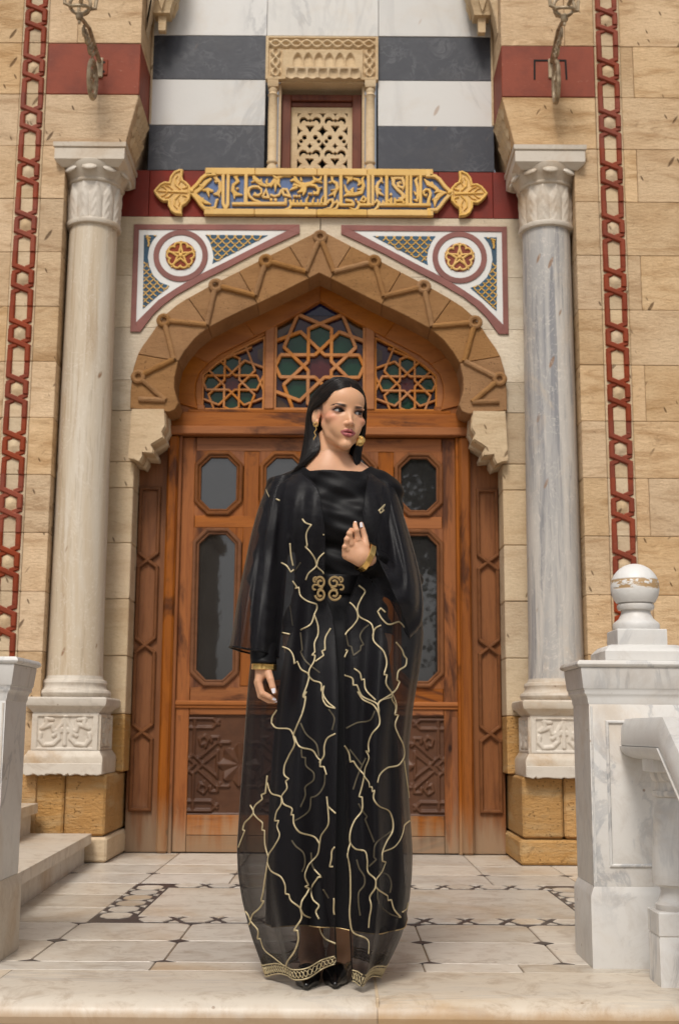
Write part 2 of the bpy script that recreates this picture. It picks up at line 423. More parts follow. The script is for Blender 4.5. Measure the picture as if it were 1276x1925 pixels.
def m_shaft(name, ca, cb, cc, cd, rough=0.42, spots=0.8, fine=1.0):
    g = G(name); 
    w1 = g.noise(g.pos((5, 5, 0.30), False), 1.6, 6, 0.6, 0.8); w2 = g.noise(g.pos((11, 11, 0.5), False), 1.8, 6, 0.65, 0.5); w3 = g.noise(g.pos((1, 1, 0.5), False), 2.3, 7, 0.7, 1.2); w4 = g.noise(g.pos((24, 24, 2.0), False), 1.8, 5, 0.65)
    col = g.mix(g.step(w1, 0.40, 0.62), ca, cb)
    col = g.mix(g.math('MULTIPLY', g.step(w2, 0.50, 0.66), 0.8 * fine), col, cc)
    col = g.mix(g.math('MULTIPLY', g.step(w3, 0.52, 0.70), 0.65), col, cd)
    col = g.mix(g.math('MULTIPLY', g.step(w4, 0.55, 0.70), 0.4 * fine), col, tuple(x * 0.7 for x in cc))
    pr = g.pos(rnd=False)
    d = g.vor(g.slant(rad(-22), (1.25, 1, 0.32), False), 9); kk = g.math('MULTIPLY', g.step(d, 0.08, 0.13, 1, 0), g.step(g.noise(pr, 3, 2), 0.42, 0.50))
    col = g.mix(g.math('MULTIPLY', kk, spots), col, (0.26, 0.145, 0.075))
    sc = g.step(g.math('ABSOLUTE', g.math('SUBTRACT', g.noise(g.pos((2, 2, 1), False, rot=(0.5, 0.3, 0)), 3, 4, 0.6, 2.5), 0.5)), 0.0, 0.012, 1, 0)
    col = g.mix(g.math('MULTIPLY', sc, 0.45), col, (0.72, 0.66, 0.58))
    h = g.math('SUBTRACT', g.noise(pr, 35, 4, 0.6), kk)
    return g.done(col, rough, g.bump(h, 0.15, 0.006), **{'Specular IOR Level': 0.35})
M['marble_shaft_warm'] = m_shaft('cream_marble', (0.55, 0.455, 0.335), (0.60, 0.53, 0.43), (0.42, 0.31, 0.20), (0.63, 0.57, 0.49), 0.5, 0.95, 0.9)
M['marble_shaft_grey'] = m_shaft('grey_marble', (0.37, 0.355, 0.34), (0.53, 0.49, 0.44), (0.205, 0.205, 0.22), (0.58, 0.46, 0.33), 0.33, 0.8)
M['floor'] = m_marble('floor_marble', (0.59, 0.535, 0.46), (0.37, 0.31, 0.25), (0.45, 0.325, 0.20), veins=0.75, stains=0.8, rough=0.34, stretch=(1.0, 1.7, 1), val=0.15, rot=(0, 0, 0.5), vscale=3.5, grime=0.42)
M['floor_base'] = m_marble('floor_bed', (0.16, 0.11, 0.07), (0.13, 0.09, 0.06), (0.12, 0.08, 0.045), rough=0.7)
M['nosing'] = m_marble('step_marble', (0.60, 0.53, 0.44), (0.40, 0.37, 0.34), (0.47, 0.325, 0.19), veins=0.6, stains=0.75, rough=0.4, stretch=(0.35, 3.0, 2.0), val=0.03, grime=0.45, edge=True)
M['inlay'] = m_paint('dark_inlay', (0.050, 0.042, 0.042), (0.075, 0.062, 0.06), rough=0.4, worn=0.3, wornc=(0.16, 0.14, 0.12), bump=0.05)
M['red'] = m_paint('red_paint', (0.245, 0.044, 0.015), (0.175, 0.032, 0.013), worn=0.5, wornc=(0.36, 0.17, 0.11))
M['red_dark'] = m_paint('dark_red_paint', (0.20, 0.022, 0.012), (0.15, 0.022, 0.014), worn=0.22, wornc=(0.28, 0.10, 0.07))
M['maroon'] = m_paint('maroon_marble', (0.26, 0.095, 0.075), (0.20, 0.075, 0.06), rough=0.45, worn=0.3, wornc=(0.42, 0.27, 0.22))
M['gold'] = m_paint('gold_paint', (0.72, 0.46, 0.15), (0.64, 0.39, 0.115), rough=0.55, worn=0.25, wornc=(0.50, 0.29, 0.08), bump=0.12)
M['blue'] = m_paint('blue_paint', (0.10, 0.16, 0.33), (0.13, 0.155, 0.22), rough=0.6, worn=0.3, wornc=(0.22, 0.22, 0.24))
M['blue_dark'] = m_paint('deep_blue_paint', (0.035, 0.095, 0.16), (0.045, 0.08, 0.115), rough=0.6, worn=0.25, wornc=(0.14, 0.15, 0.16))
M['white_inlay'] = m_marble('white_inlay', (0.70, 0.69, 0.66), (0.55, 0.55, 0.55), (0.60, 0.50, 0.40), veins=0.4, stains=0.25)
M['wood_v'] = m_wood('pine_vertical', (0.265, 0.088, 0.022), (0.165, 0.047, 0.013), (0.050, 0.016, 0.007), patch=0.85)
M['wood_h'] = m_wood('pine_horizontal', (0.28, 0.096, 0.025), (0.18, 0.053, 0.014), (0.052, 0.017, 0.008), grain=(0.9, 14, 14), patch=0.85)
M['wood_side'] = m_wood('pine_board', (0.205, 0.075, 0.023), (0.145, 0.048, 0.014), (0.08, 0.028, 0.011), patch=0.45)
M['wood_arch'] = m_wood('pine_arch', (0.34, 0.122, 0.030), (0.255, 0.083, 0.021), (0.17, 0.06, 0.018), grain=(1.4, 10, 5), weather=False, patch=0.25, val=0.04)
M['wood_strip'] = m_wood('pine_strip', (0.43, 0.175, 0.050), (0.35, 0.125, 0.033), (0.20, 0.07, 0.02), grain=(4, 4, 4), weather=False, patch=0.15, val=0.06)
M['wood_dark'] = m_wood('carved_wood', (0.10, 0.042, 0.020), (0.075, 0.029, 0.014), (0.042, 0.017, 0.010), grain=(3, 10, 3), weather=False, patch=0.4, rough=0.4)
M['wood_mould'] = m_wood('moulding_wood', (0.185, 0.070, 0.024), (0.13, 0.045, 0.015), (0.07, 0.024, 0.01), grain=(4, 4, 4), weather=False, patch=0.3, rough=0.35)
M['wood_red'] = m_wood('red_brown_wood', (0.150, 0.040, 0.016), (0.11, 0.028, 0.012), (0.06, 0.015, 0.007), grain=(10, 10, 1), weather=False)
def m_glass(name, c, rough=0.04, wavy=0.12, spec=0.30):
    g = G(name); p = g.pos()
    n = g.noise(p, 9, 3, 0.5)
    col = g.mix(n, tuple(x * 0.7 for x in c), tuple(x * 1.3 for x in c))
    return g.done(col, rough, g.bump(n, wavy, 0.01), **{'Specular IOR Level': spec, 'IOR': 1.52})
M['glass'] = m_glass('door_glass', (0.020, 0.019, 0.019), 0.02, 0.012, 1.0)
M['glass_green'] = m_glass('green_glass', (0.008, 0.038, 0.020), 0.08, 0.25)
M['glass_purple'] = m_glass('purple_glass', (0.040, 0.015, 0.028), 0.1, 0.25)
M['glass_blue'] = m_glass('blue_glass', (0.012, 0.010, 0.050), 0.08, 0.25)
M['glass_wine'] = m_glass('wine_glass', (0.065, 0.013, 0.014), 0.1, 0.3)
M['glass_amber'] = m_glass('amber_glass', (0.070, 0.035, 0.014), 0.1, 0.3)
g = G('void_dark'); M['void'] = g.done((0.008, 0.006, 0.005), 0.9)
g = G('bracket_iron'); p = g.pos(rnd=False); M['iron'] = g.done(g.mix(g.step(g.noise(p, 22, 4), 0.4, 0.65), (0.40, 0.31, 0.20), (0.22, 0.155, 0.09)), 0.55, g.bump(g.noise(p, 70, 3), 0.3, 0.004), **{'Metallic': 0.25})
YS, YF, YD = 7.22, 6.85, 7.42     # door surround, flank walls, door
CZ = [4.395 + 0.328 * k for k in range(-13, 7)]     # course joints
CZ = [z for z in CZ if z > 0.3]; CZ = [0.0, 0.135] + CZ
def H(s, h): return XC + s * h
rnd = random.Random(3)
def jb(mb, x0, x1, y0, y1, z0, z1, gap=0.0010, c=0.0028):
    d = rnd.uniform(-0.002, 0.002)
    return mb.box(min(x0, x1) + gap, max(x0, x1) - gap, y0 + d, y1, z0 + gap, z1 - gap, c)
SIDEW = {-1: 'left', 1: 'right'}

# ---------------------------------------------------------------- flank walls with the interlaced red band
def link_piece(x, z0, Hh):
    """one course of the two interlaced strands, vertices round (0, 0, 0) at the foot of the course"""
    m = MB(); w = 0.050; c1, c2, d, sw = 0.106, 0.222, 0.021, 0.031; e = 0.0
    yo, yu = -0.017, -0.009
    # uprights and over-strands, upper left to lower right
    m.ribbon([(-w, -0.0), (-w, c1 - d - 0.012)], sw, yu, 0.004, 0.006)
    m.ribbon([(w, 0.0), (w, c1 - d), (-w, c1 + d), (-w, c2 - d - 0.01)], sw, yo, 0.004, 0.007)
    m.ribbon([(w, c1 + d + 0.01), (w, c2 - d), (-w, c2 + d), (-w, Hh)], sw, yo, 0.004, 0.007)
    m.ribbon([(w, c2 + d + 0.012), (w, Hh)], sw, yu, 0.004, 0.006)
    # under-strands, broken where they pass below
    for cc in (c1, c2):
        m.ribbon([(-w, cc - d - 0.014), (-w, cc - d), (-w * 0.28, cc - d * 0.30)], sw * 0.92, yu, 0.004, 0.006)
        m.ribbon([(w, cc + d + 0.014), (w, cc + d), (w * 0.28, cc + d * 0.30)], sw * 0.92, yu, 0.004, 0.006)
    return m
link_me = link_piece(0, 0, 0.328).mesh('band_link', 30); link_me.materials.append(M['red'])
def flank(s):
    side = SIDEW[s]
    root = thing('flank_wall', 'beige block wall with a red interlaced chain band, on the %s of the portal' % side, 'wall', (H(s, 1.7), 7.1, 0))
    r = random.Random(11 + s)
    for k in range(len(CZ) - 1):
        z0, z1 = CZ[k], CZ[k + 1]
        if z1 > 6.3: break
        # outer blocks
        h = 1.7775; first = True
        while h < 3.3:
            L = (0.075 if (k % 2 == 0) else 0.55) if first else r.uniform(0.55, 0.8)
            if s < 0 and first: L = r.uniform(0.3, 0.6)
            first = False
            put('stone_block', jb(MB(), H(s, h), H(s, h + L), YF + 0.004, 7.5, z0, z1), M['stone'], root); h += L
        # carved band stone and its strands
        b = put('band_stone', jb(MB(), H(s, 1.6225), H(s, 1.7775), YF, 7.5, z0, z1, 0.0012, 0.003), M['stone_pale'], root)
        if z1 - z0 > 0.3 and z0 > 0.4:
            put('band_link', link_me, None, b, loc=(H(s, 1.70), YF, z0))
            sm = MB().field(-0.03, 0.03, 0.112, 0.216, 12, 16, 0.0, lambda X, Z: 0.014 * np.clip(1.15 - np.hypot(X / 0.030, (Z - 0.164) / 0.040), 0, 1))
            put('band_boss', sm, M['stone_pale'], b, loc=(H(s, 1.70), YF, z0))
        # inner block beside the niche, or the pier above the capital
        red = abs(z0 - 4.395) < 0.01
        if z1 < 4.1:
            put('stone_block', jb(MB(), H(s, 1.485), H(s, 1.6225), YF, 7.5, z0, z1), M['stone_orange'] if z1 < 0.47 else M['stone'], root)
        elif abs(z1 - 4.395) < 0.01:
            o = [(H(s, 1.6225 - .002), z0 + .002), (H(s, 1.6225 - .002), z1 - .002), (H(s, 1.070), z1 - .002), (H(s, 1.145), z0 + .002)]
            b = put('pier_block', MB().prism(o, YF + 0.0005, 7.5, 0.004), M['stone'], root)
            # stepped stalactite carving on the slanting inner corner
            for row in range(4):
                za, zb = z1 - 0.055 - row * 0.062, z1 - 0.11 - row * 0.062
                n = 5 - (row % 2)
                mm = MB()
                for i in range(n):
                    ya = YF + 0.05 + (i + 0.5 * (row % 2)) * 0.062
                    hx = 1.070 + (z1 - za) / 0.328 * 0.075
                    x = H(s, hx + 0.006)
                    p = [(0, 0), (0.5, 0.25), (1, 1), (0, 1)]
                    mm.add([(x, ya, za), (x, ya + 0.055, za), (x, ya + 0.0275, zb), (x - s * 0.030, ya + 0.0275, za), (x - s * 0.03, ya + 0.01, za + .012), (x - s * .03, ya + .045, za + .012)],
                           [(0, 2, 3), (1, 3, 2), (0, 3, 4), (1, 5, 3), (3, 5, 4), (0, 4, 5, 1), (0, 1, 2)])
                put('stalactite_row', mm, M['stone_carved'], b)
        else:
            if red:
                b = put('pier_block', jb(MB(), H(s, 1.070), H(s, 1.6225), YF, 7.5, z0, z1, 0.001, 0.004), M['red'], root, label='red painted pier course above the capital')
                if s < 0:
                    x, z = atY(196, 127, YF).x, atY(196, 127, YF).z
                    put('patch_plate', MB().box(x - .022, x + .022, YF - .007, YF + .01, z - .05, z + .05, .003), M['red'], b)
                    mm = MB()
                    for dz in (-.03, .03): mm.tube([(x, YF - .0085, z + dz), (x, YF + .01, z + dz)], 0.008, 8)
                    put('screw_hole', mm, M['void'], b)
                else:
                    pts = xz([(1004, 150), (1004, 114), (1062, 114), (1064, 150)], YF)
                    put('cut_groove', MB().ribbon(pts, 0.011, YF - 0.0035, YF + .01), M['void'], b)
            else:
                xs = [1.070, 1.45, 1.6225] if k % 2 else [1.070, 1.6225]
                for a, c in zip(xs[:-1], xs[1:]):
                    put('pier_block', jb(MB(), H(s, a), H(s, c), YF, 7.5, z0, z1), M['stone'], root)
    return root
flank(-1); flank(1)

# ---------------------------------------------------------------- portal wall: stripes, red course, jambs, spandrel stone
portal = thing('portal_wall', 'striped black and white marble wall with red course round the arched doorway', 'wall', (XC, 7.4, 0))
ZR0, ZR1 = 3.790, 4.093
def slab(x0, x1, z0, z1, m, y=YS, name='marble_slab', c=0.002):
    return put(name, jb(MB(), x0, x1, y, 7.6, z0, z1, 0.0012, c), m, portal)
rows = [(ZR1, 4.393, 'marble_black'), (4.393, 4.700, 'marble_wall'), (4.700, 4.998, 'marble_black')]
for z0, z1, m in rows:
    for s in (-1, 1): slab(H(s, 0.349), H(s, 1.068), z0, z1, M[m])
z = 4.998
for i in range(4):
    m = 'marble_wall' if i % 2 == 0 else 'marble_black'
    for a, b in ((-1.068, -.347), (-.347, .353), (.353, 1.068)): slab(XC + a, XC + b, z, z + 0.33, M[m])
    z += 0.33
for s in (-1, 1):      # rough mortar strip where the stripes meet the piers
    put('mortar_strip', MB().box(H(s, 1.055), H(s, 1.0695), YS - .004, 7.3, 4.40, 6.2, .003), M['stone_pale'], portal)
for a, b in ((-1.6, -1.052), (-1.052, -0.70), (-.70, 0.0), (0.0, .72), (.72, 1.055), (1.055, 1.6)):
    slab(XC + a, XC + b, ZR0, ZR1, M['red_dark'], name='red_course_stone')
# arch outline, measured on the photograph's left half and mirrored
YA = YS - 0.045
EXT = [(244.7, 767.7), (245.7, 732), (250.6, 693), (259, 666), (268, 650), (280, 634), (295, 612), (312, 590), (332, 573), (353.5, 559.5), (396.6, 535.4), (448.5, 509.3), (500, 483), (543, 461.5), (586.7, 439.4), (601, 432.5)]
INT = [(318, 775), (330, 770), (336, 757), (331, 741), (328, 728), (329, 708), (335.8, 679.6), (347.6, 660), (367, 636.4), (392.7, 615.5), (426, 598), (456, 583.5), (483.8, 571.3), (530, 549), (580.6, 523.5), (601, 513.5)]
extL = xz(EXT, YA); intL = xz(INT, YA)
fix = lambda p, x: [(x if i == len(p) - 1 else a, b) for i, (a, b) in enumerate(p)]
extL = fix(extL, XC - .004); intL = fix(intL, XC - .004)
ZSP = extL[0][1]
for s in (-1, 1):
    e = extL if s < 0 else [(2 * XC - a, b) for a, b in extL]
    # limewashed stone round the arch, in courses clipped by the arch
    lev = [ZSP, 2.755, 3.083, 3.411, ZR0]
    xo = H(s, 1.6)
    for k in range(4):
        za, zb = lev[k] + .001, lev[k + 1] - .001
        cur = []
        P = e
        def at(zq):
            for i in range(len(P) - 1):
                if P[i][1] <= zq <= P[i + 1][1]:
                    t = (zq - P[i][1]) / max(P[i + 1][1] - P[i][1], 1e-6); return P[i][0] + (P[i + 1][0] - P[i][0]) * t
            return P[-1][0] - s * 0
        inner = [(at(za), za)] + [q for q in P if za < q[1] < zb] + [(at(zb) if zb < P[-1][1] else XC + s * .001, zb)]
        poly = [(xo, za)] + inner + [(xo, zb)]
        if k == 3:
            top = P[-1][1]
            inner = [(at(za), za)] + [q for q in P if za < q[1]] + [(XC + s * .001, zb)]
            poly = [(xo, za)] + inner + [(xo, zb)]
        put('spandrel_stone', MB().prism(poly, YS, 7.5, 0.0015), M['stone_white'], portal)
    # jamb blocks under the springing
    lv = [0.463, 0.787, 1.115, 1.443, 1.771, 2.099, 2.255, ZSP]
    for k in range(len(lv) - 1):
        m = M['stone_orange'] if k == 0 else M['stone_pale']
        hi = 1.085 if lv[k] < 2.2 else 1.098
        b = jb(MB(), H(s, hi), H(s, 1.6), YS, 7.55, lv[k], lv[k + 1], 0.0012, 0.005)
        put('jamb_block', b, m, portal)
# rough blocks under the column pedestals
for s in (-1, 1):
    r = random.Random(5 + s)
    for (h0, h1, y0, z0, z1, seam) in ((1.092, 1.60, 6.835, 0.0, 0.135, None), (1.112, 1.335, 6.862, 0.135, 0.463, 1), (1.335, 1.60, 6.866, 0.135, 0.463, 1)):
        put('plinth_block', jb(MB(), H(s, h0), H(s, h1), y0, 7.6, z0, z1, 0.003, 0.012), M['stone_orange'] if not (s < 0 and z0 == 0) else M['stone_pale'], portal)
# muqarnas pendants at the top corners of the stripes
for s in (-1, 1):
    x = H(s, 0.985); zt = 5.02 if True else 0
    m = MB()
    zb = atY(316, 52, 7.05).z
    m.square([(0.085, zb + .42), (0.085, zb + .21), (0.07, zb + .17), (0.052, zb + .12), (0.050, zb + .10), (0.024, zb + .095), (0.022, zb), (0.015, zb - .004)], x, 7.10, 1, 1)
    m.square([(0.14, zb + .60), (0.14, zb + .40), (0.10, zb + .27), (0.085, zb + .22)], x + s * 0.02, 7.12, 1, 1)
    for dx, dy in ((s * .055, 0.0), (-s * .055, .03), (0, -.055)):
        m.add([(x + dx - .03, 7.10 + dy - .03, zb + .20), (x + dx + .03, 7.10 + dy - .03, zb + .20), (x + dx + .03, 7.10 + dy + .03, zb + .20), (x + dx - .03, 7.1 + dy + .03, zb + .20), (x + dx * 1.2, 7.1 + dy * 1.2, zb + .11)],
              [(0, 1, 4), (1, 2, 4), (2, 3, 4), (3, 0, 4), (0, 3, 2, 1)])
    put('muqarnas_pendant', m, M['stone_carved'], portal)
    mm = MB().prism([(H(s, 1.068), zb - .06), (H(s, 1.068), zb + .7), (H(s, .96), zb + .7), (H(s, 1.02), zb + .18), (H(s, 1.058), zb + .02)], 6.98, 7.10, .006)
    put('muqarnas_side', mm, M['stone_carved'], portal)

# ---------------------------------------------------------------- arch: voussoirs with rolled zigzag moulding
arch = thing('stone_arch', 'pointed brown stone arch with a zigzag rope moulding over the door', 'arch', (XC, 7.3, ZSP))
def seg(poly, a, b):
    """part of a polyline between two points near it"""
    def near(q): return min(range(len(poly)), key=lambda i: (poly[i][0] - q[0]) ** 2 + (poly[i][1] - q[1]) ** 2)
    i, j = near(a), near(b)
    return poly[i:j + 1] if i <= j else poly[j:i + 1][::-1]
E_i = [0, 4, 9, 11, 13, 15]; 
# joints: index along EXT and INT
JE = [0, 3, 9, 11, 13]; JI = [0, 6, 9, 12, 14]
def add_arch(s):
    e = extL if s < 0 else [(2 * XC - a, b) for a, b in extL]; n = intL if s < 0 else [(2 * XC - a, b) for a, b in intL]
    for k in range(4):
        a = e[JE[k]:JE[k + 1] + 1]; b = n[JI[k]:JI[k + 1] + 1]
        poly = a + b[::-1]
        c = inset(poly if area2(poly) > 0 else poly[::-1], 0.0015)
        put('voussoir', MB().prism(c, YA + rnd.uniform(-.002, .002), 7.44, 0.004), M['stone_arch'], arch)
add_arch(-1); add_arch(1)
kl = extL[13:16] + [(2 * XC - a, b) for a, b in extL[13:15]][::-1]; kb = intL[14:16] + [(2 * XC - a, b) for a, b in intL[14:15]]
put('voussoir', MB().prism(inset((kl + kb[::-1]) if area2(kl + kb[::-1]) > 0 else (kl + kb[::-1])[::-1], .0015), YA, 7.44, .004), M['stone_arch'], arch, label='keystone at the point of the arch')
KN = [(601, 446), (500, 491), (406, 537), (308.5, 603), (260.5, 709)]; VL = [(575, 511), (480, 556), (389, 611), (327, 676), (311, 753)]
kn = xz(KN, YA); vl = xz(VL, YA); kn[0] = (XC, kn[0][1]); endp = xz([(261, 751)], YA)[0]
def roll(a, b, s, cut=0.0):
    pa = Vector((a[0], a[1])); pb = Vector((b[0], b[1])); d = (pb - pa).normalized(); pa = pa + d * cut
    fx = (lambda x: x) if s < 0 else (lambda x: 2 * XC - x)
    n = 6; q = [pa.lerp(pb, i / n) for i in range(n + 1)]
    return MB().tube([(fx(v.x), YA - 0.004, v.y) for v in q], [0.017 + 0.001 * math.sin(i * 2.2) for i in range(n + 1)], 10)
for s in (-1, 1):
    fx = (lambda x: x) if s < 0 else (lambda x: 2 * XC - x)
    for i in range(5):
        if not (s > 0 and i == 0):
            c = kn[i]
            rg = [(fx(c[0] + 0.030 * math.cos(t)), YA - .006, c[1] + .030 * math.sin(t)) for t in np.linspace(0, 2 * pi, 16, endpoint=False)]
            put('moulding_knot', MB().tube(rg, 0.0155, 8, closed=True), M['stone_arch'], arch)
        put('zigzag_roll', roll(kn[i], vl[i], s, .026), M['stone_arch'], arch)
        if i < 4: put('zigzag_roll', roll(kn[i + 1], vl[i], s, .026), M['stone_arch'], arch)
    put('zigzag_roll', roll(endp, vl[4], s), M['stone_arch'], arch)

# corbels that carry the arch
CB = [(249, 770), (309, 770), (311, 800), (304, 812), (307, 822), (293, 830), (284, 836), (288, 846), (287, 852), (268, 850), (268, 858), (262, 868), (254, 864), (242, 862)]
cb = xz(CB, YA)
for s in (-1, 1):
    p = cb if s < 0 else mir(cb)
    c = thing('corbel', 'stepped pale stone corbel carrying the %s foot of the brown arch' % SIDEW[s], 'corbel', (H(s, 1.05), 7.2, 2.25), 'corbels under the arch')
    put('corbel_face', MB().prism(p, YA - 0.004, 7.16, 0.004), M['stone_pale'], c)
    q = [(a - s * 0.006, b - 0.004) for a, b in p]
    put('corbel_step', MB().prism(q, 7.175, 7.30, 0.012), M['stone_pale'], c)
    q = [(a - s * 0.012, b - 0.010) for a, b in p]
    put('corbel_step', MB().prism(q, 7.315, 7.43, 0.012), M['stone_pale'], c)

# ---------------------------------------------------------------- inlaid spandrel panels
def c1(x, y): return (230 + x * .19593, 410 + y * .19593)
def c2(x, y): return (440 + x * .20376, 420 + y * .20376)
OUT = [c1(117, 65), (563.3, 423.5), (563.3, 439.6), (480, 477.6), (426, 506), (375, 531.5), (332, 556), c1(400, 835), c1(300, 930), c1(175, 1095), c1(80, 1095)]
INN = [c1(165, 115), (541, 434), (480, 465), (426, 492.5), (379, 515.5), (351, 531), c1(500, 690), c1(350, 790), c1(200, 940), c1(135, 1005)]
BLL = [c1(x, y) for x, y in ((212, 168), (335, 168), (290, 225), (262, 285), (248, 375), (262, 470), (300, 555), (365, 620), (455, 655), (360, 735), (200, 875))]
BLR = [c1(798, 165), c2(312, 115), c1(865, 442), c1(878, 380), c1(865, 300), c1(838, 225)]
RC = c1(563, 366)
for s in (-1, 1):
    T = (lambda p: xz(p, YS)) if s < 0 else (lambda p: [(2 * XC - a, b) for a, b in xz(p, YS)])
    c = T([RC])[0]
    sp = thing('spandrel_panel', 'triangular inlaid panel with gold flower roundel and blue net, on the %s above the arch' % SIDEW[s], 'inlaid panel', (c[0], 7.2, c[1]), 'spandrel panels above the arch')
    put('white_field', MB().prism(T(OUT), YS - .006, YS + .02, .001), M['white_inlay'], sp)
    o, n = T(OUT), T(INN)
    # maroon border: strips between outer and inner outline
    strips = [([o[0], o[1], n[1], n[0]]), ([o[1], o[2], n[1]]), ([o[2], o[3], o[4], o[5], o[6], o[7], o[8], o[9], n[9], n[8], n[7], n[6], n[5], n[4], n[3], n[2], n[1]]), ([o[9], o[10], o[0], n[0], n[9]])]
    for q in strips: put('border_strip', MB().prism(q, YS - .011, YS + .01, .001), M['maroon'], sp)
    th = np.linspace(0, 2 * pi, 49)[:-1]
    R0 = abs(T([c1(825, 366)])[0][0] - c[0])
    def ringp(r): return [(c[0] + r * math.cos(t), c[1] + r * math.sin(t)) for t in th]
    put('border_ring', MB().ribbon(ringp(R0 * .895), R0 * .20, YS - .0125, YS + .01, .001, closed=True), M['maroon'], sp)
    put('roundel_ground', MB().prism(ringp(R0 * .80), YS - .008, YS + .01, .001), M['white_inlay'], sp)
    for B in (BLL, BLR):
        b = put('blue_field', MB().prism(T(B), YS - .0085, YS + .01, .0), M['blue_dark'], sp)
        P = T(B); xs = [q[0] for q in P]; zs = [q[1] for q in P]
        # gold fish-scale net, only what lies inside the field
        def inside(x, z):
            ok = False
            for i in range(len(P)):
                a, d = P[i - 1], P[i]
                if (a[1] > z) != (d[1] > z) and x < (d[0] - a[0]) * (z - a[1]) / (d[1] - a[1]) + a[0]: ok = not ok
            return ok
        mb = MB(); cs = 0.052 if B is BLR else 0.045; row = 0
        zq = max(zs) + cs
        zlim = min(zs)
        while zq > zlim - cs:
            xq = min(xs) - cs + (cs / 2 if row % 2 else 0)
            while xq < max(xs) + cs:
                run = []
                for t in np.linspace(pi, 2 * pi, 11):
                    qx, qz = xq + cs / 2 * math.cos(t), zq + cs * .62 * math.sin(t)
                    keep = inside(qx, qz) and (B is BLR or qz < zs[0] - 0.16 or qz > zs[0] - .005)
                    if keep: run.append((qx, YS - .0095, qz))
                    else:
                        if len(run) > 2: mb.tube(run, 0.0042, 5)
                        run = []
                if len(run) > 2: mb.tube(run, 0.0042, 5)
                xq += cs
            zq -= cs * .5; row += 1
        if B is BLL:
            a = T([c1(250, 180)])[0]
            for i in range(4): mb.tube([(a[0] - .012 + i * .007, YS - .011, a[1] - .005 - i * .012), (a[0] + .016 - i * .004, YS - .011, a[1] - .012 - i * .018)], .006, 6)
        if mb.v: put('gold_net', mb, M['gold'], b, stuff=True)
    # flower: gold rim of five hearts over red
    rr = R0 * .57
    put('flower_ground', MB().prism(ringp(rr * .97), YS - .012, YS + .005, .001), M['red'], sp)
    fl = MB()
    for k in range(5):
        a0 = pi / 2 + pi + k * 2 * pi / 5
        pt = []
        for t in np.linspace(0, 2 * pi, 40, endpoint=False):
            # heart with its tip towards the centre
            hx = 16 * math.sin(t) ** 3 / 17; hy = (13 * math.cos(t) - 5 * math.cos(2 * t) - 2 * math.cos(3 * t) - math.cos(4 * t)) / 17
            rr_ = rr * (0.56 + 0.40 * hy); tt = hx * rr * 0.47
            pt.append((c[0] + rr_ * math.cos(a0) - tt * math.sin(a0), YS - .014, c[1] + rr_ * math.sin(a0) + tt * math.cos(a0)))
        fl.tube(pt, rr * .070, 6, closed=True)
    for t in np.linspace(0, 2 * pi, 5, endpoint=False):
        fl.sphere((c[0] + rr * .94 * math.cos(t + pi / 10 * 1), YS - .012, c[1] + rr * .94 * math.sin(t + pi / 10)), rr * .07, 8, 6)
    fl.sphere((c[0], YS - .016, c[1]), (rr * .14, rr * .1, rr * .14))
    put('gold_flower', fl, M['gold'], sp)

# ---------------------------------------------------------------- window with pierced screen
def w5(x, y): return (490 + x * .18025, 50 + y * .18025)
YW = YS - 0.03
win = thing('screen_window', 'small window with a pierced white stone screen under a carved stone hood', 'window', (XC, 7.2, ZR1))
def W5(pts, Y=YW): return xz([w5(*p) for p in pts], Y)
a = W5([(62, 100), (1228, 555)]); x0, z1, x1, z0 = a[0][0], a[0][1], a[1][0], a[1][1]
cx = (x0 + x1) / 2; x0 += XC - cx; x1 += XC - cx
sx = (x1 - x0) / (1228 - 62)
U = lambda u: x0 + (u - 62) * sx
V = lambda v: z1 - (v - 100) * (z1 - z0) / 455.0
def hood(X, Z):
    u = 62 + (X - x0) / sx; v = 100 + (z1 - Z) / (z1 - z0) * 455
    h = np.full(u.shape, 0.016)
    # guilloche band: recessed ground with two crossing strands
    band = ((v > 118) & (v < 240) & (u > 95) & (u < 1195)) | ((v >= 118) & (v < 525) & (((u > 95) & (u < 230)) | ((u > 1075) & (u < 1200))))
    h = np.where(band, 0.004, h)
    def strand(tu, tv, per):
        out = np.full(u.shape, -1.0)
        for ph in (0, pi):
            m = np.sin(2 * pi * tu / per + ph) * 34
            d = np.abs(tv - m); out = np.maximum(out, np.clip(1 - (d / 24) ** 2, 0, 1) + np.where(d < 24, 0.12 * np.cos(2 * pi * tu / per + ph), 0))
        return out
    top = (v > 118) & (v < 240)
    st = np.where(top, strand(u, v - 180, 215), 0); lf = strand(v, u - 165, 215); rt = strand(v, u - 1138, 215)
    st = np.where(~top & (u < 230), lf, st); st = np.where(~top & (u > 1075), rt, st)
    h = np.where(band, 0.004 + 0.020 * np.clip(st, 0, 1.2), h)
    panel = (u > 237) & (u < 1068) & (v > 243)
    h = np.where(panel, 0.020, h)
    for k in range(6):
        c0 = 395 + k * 109; q = np.abs(u - c0) / 48
        topv = 275 + 60 * q ** 1.6
        ins = (q < 1) & (v > topv) & (v < 436)
        h = np.where(ins, 0.020 - 0.022 * np.sqrt(np.clip(1 - q ** 2, 0, 1)) * np.clip((v - topv) / 30, 0, 1) * np.clip((436 - v) / 200 + .35, 0, 1), h)
    return h
put('hood_panel', MB().field(x0, x1, z0, z1, 210, 84, YW + .012, hood, .03).mesh('hood_panel', 60), M['stone_carved'], win)
mm = MB()
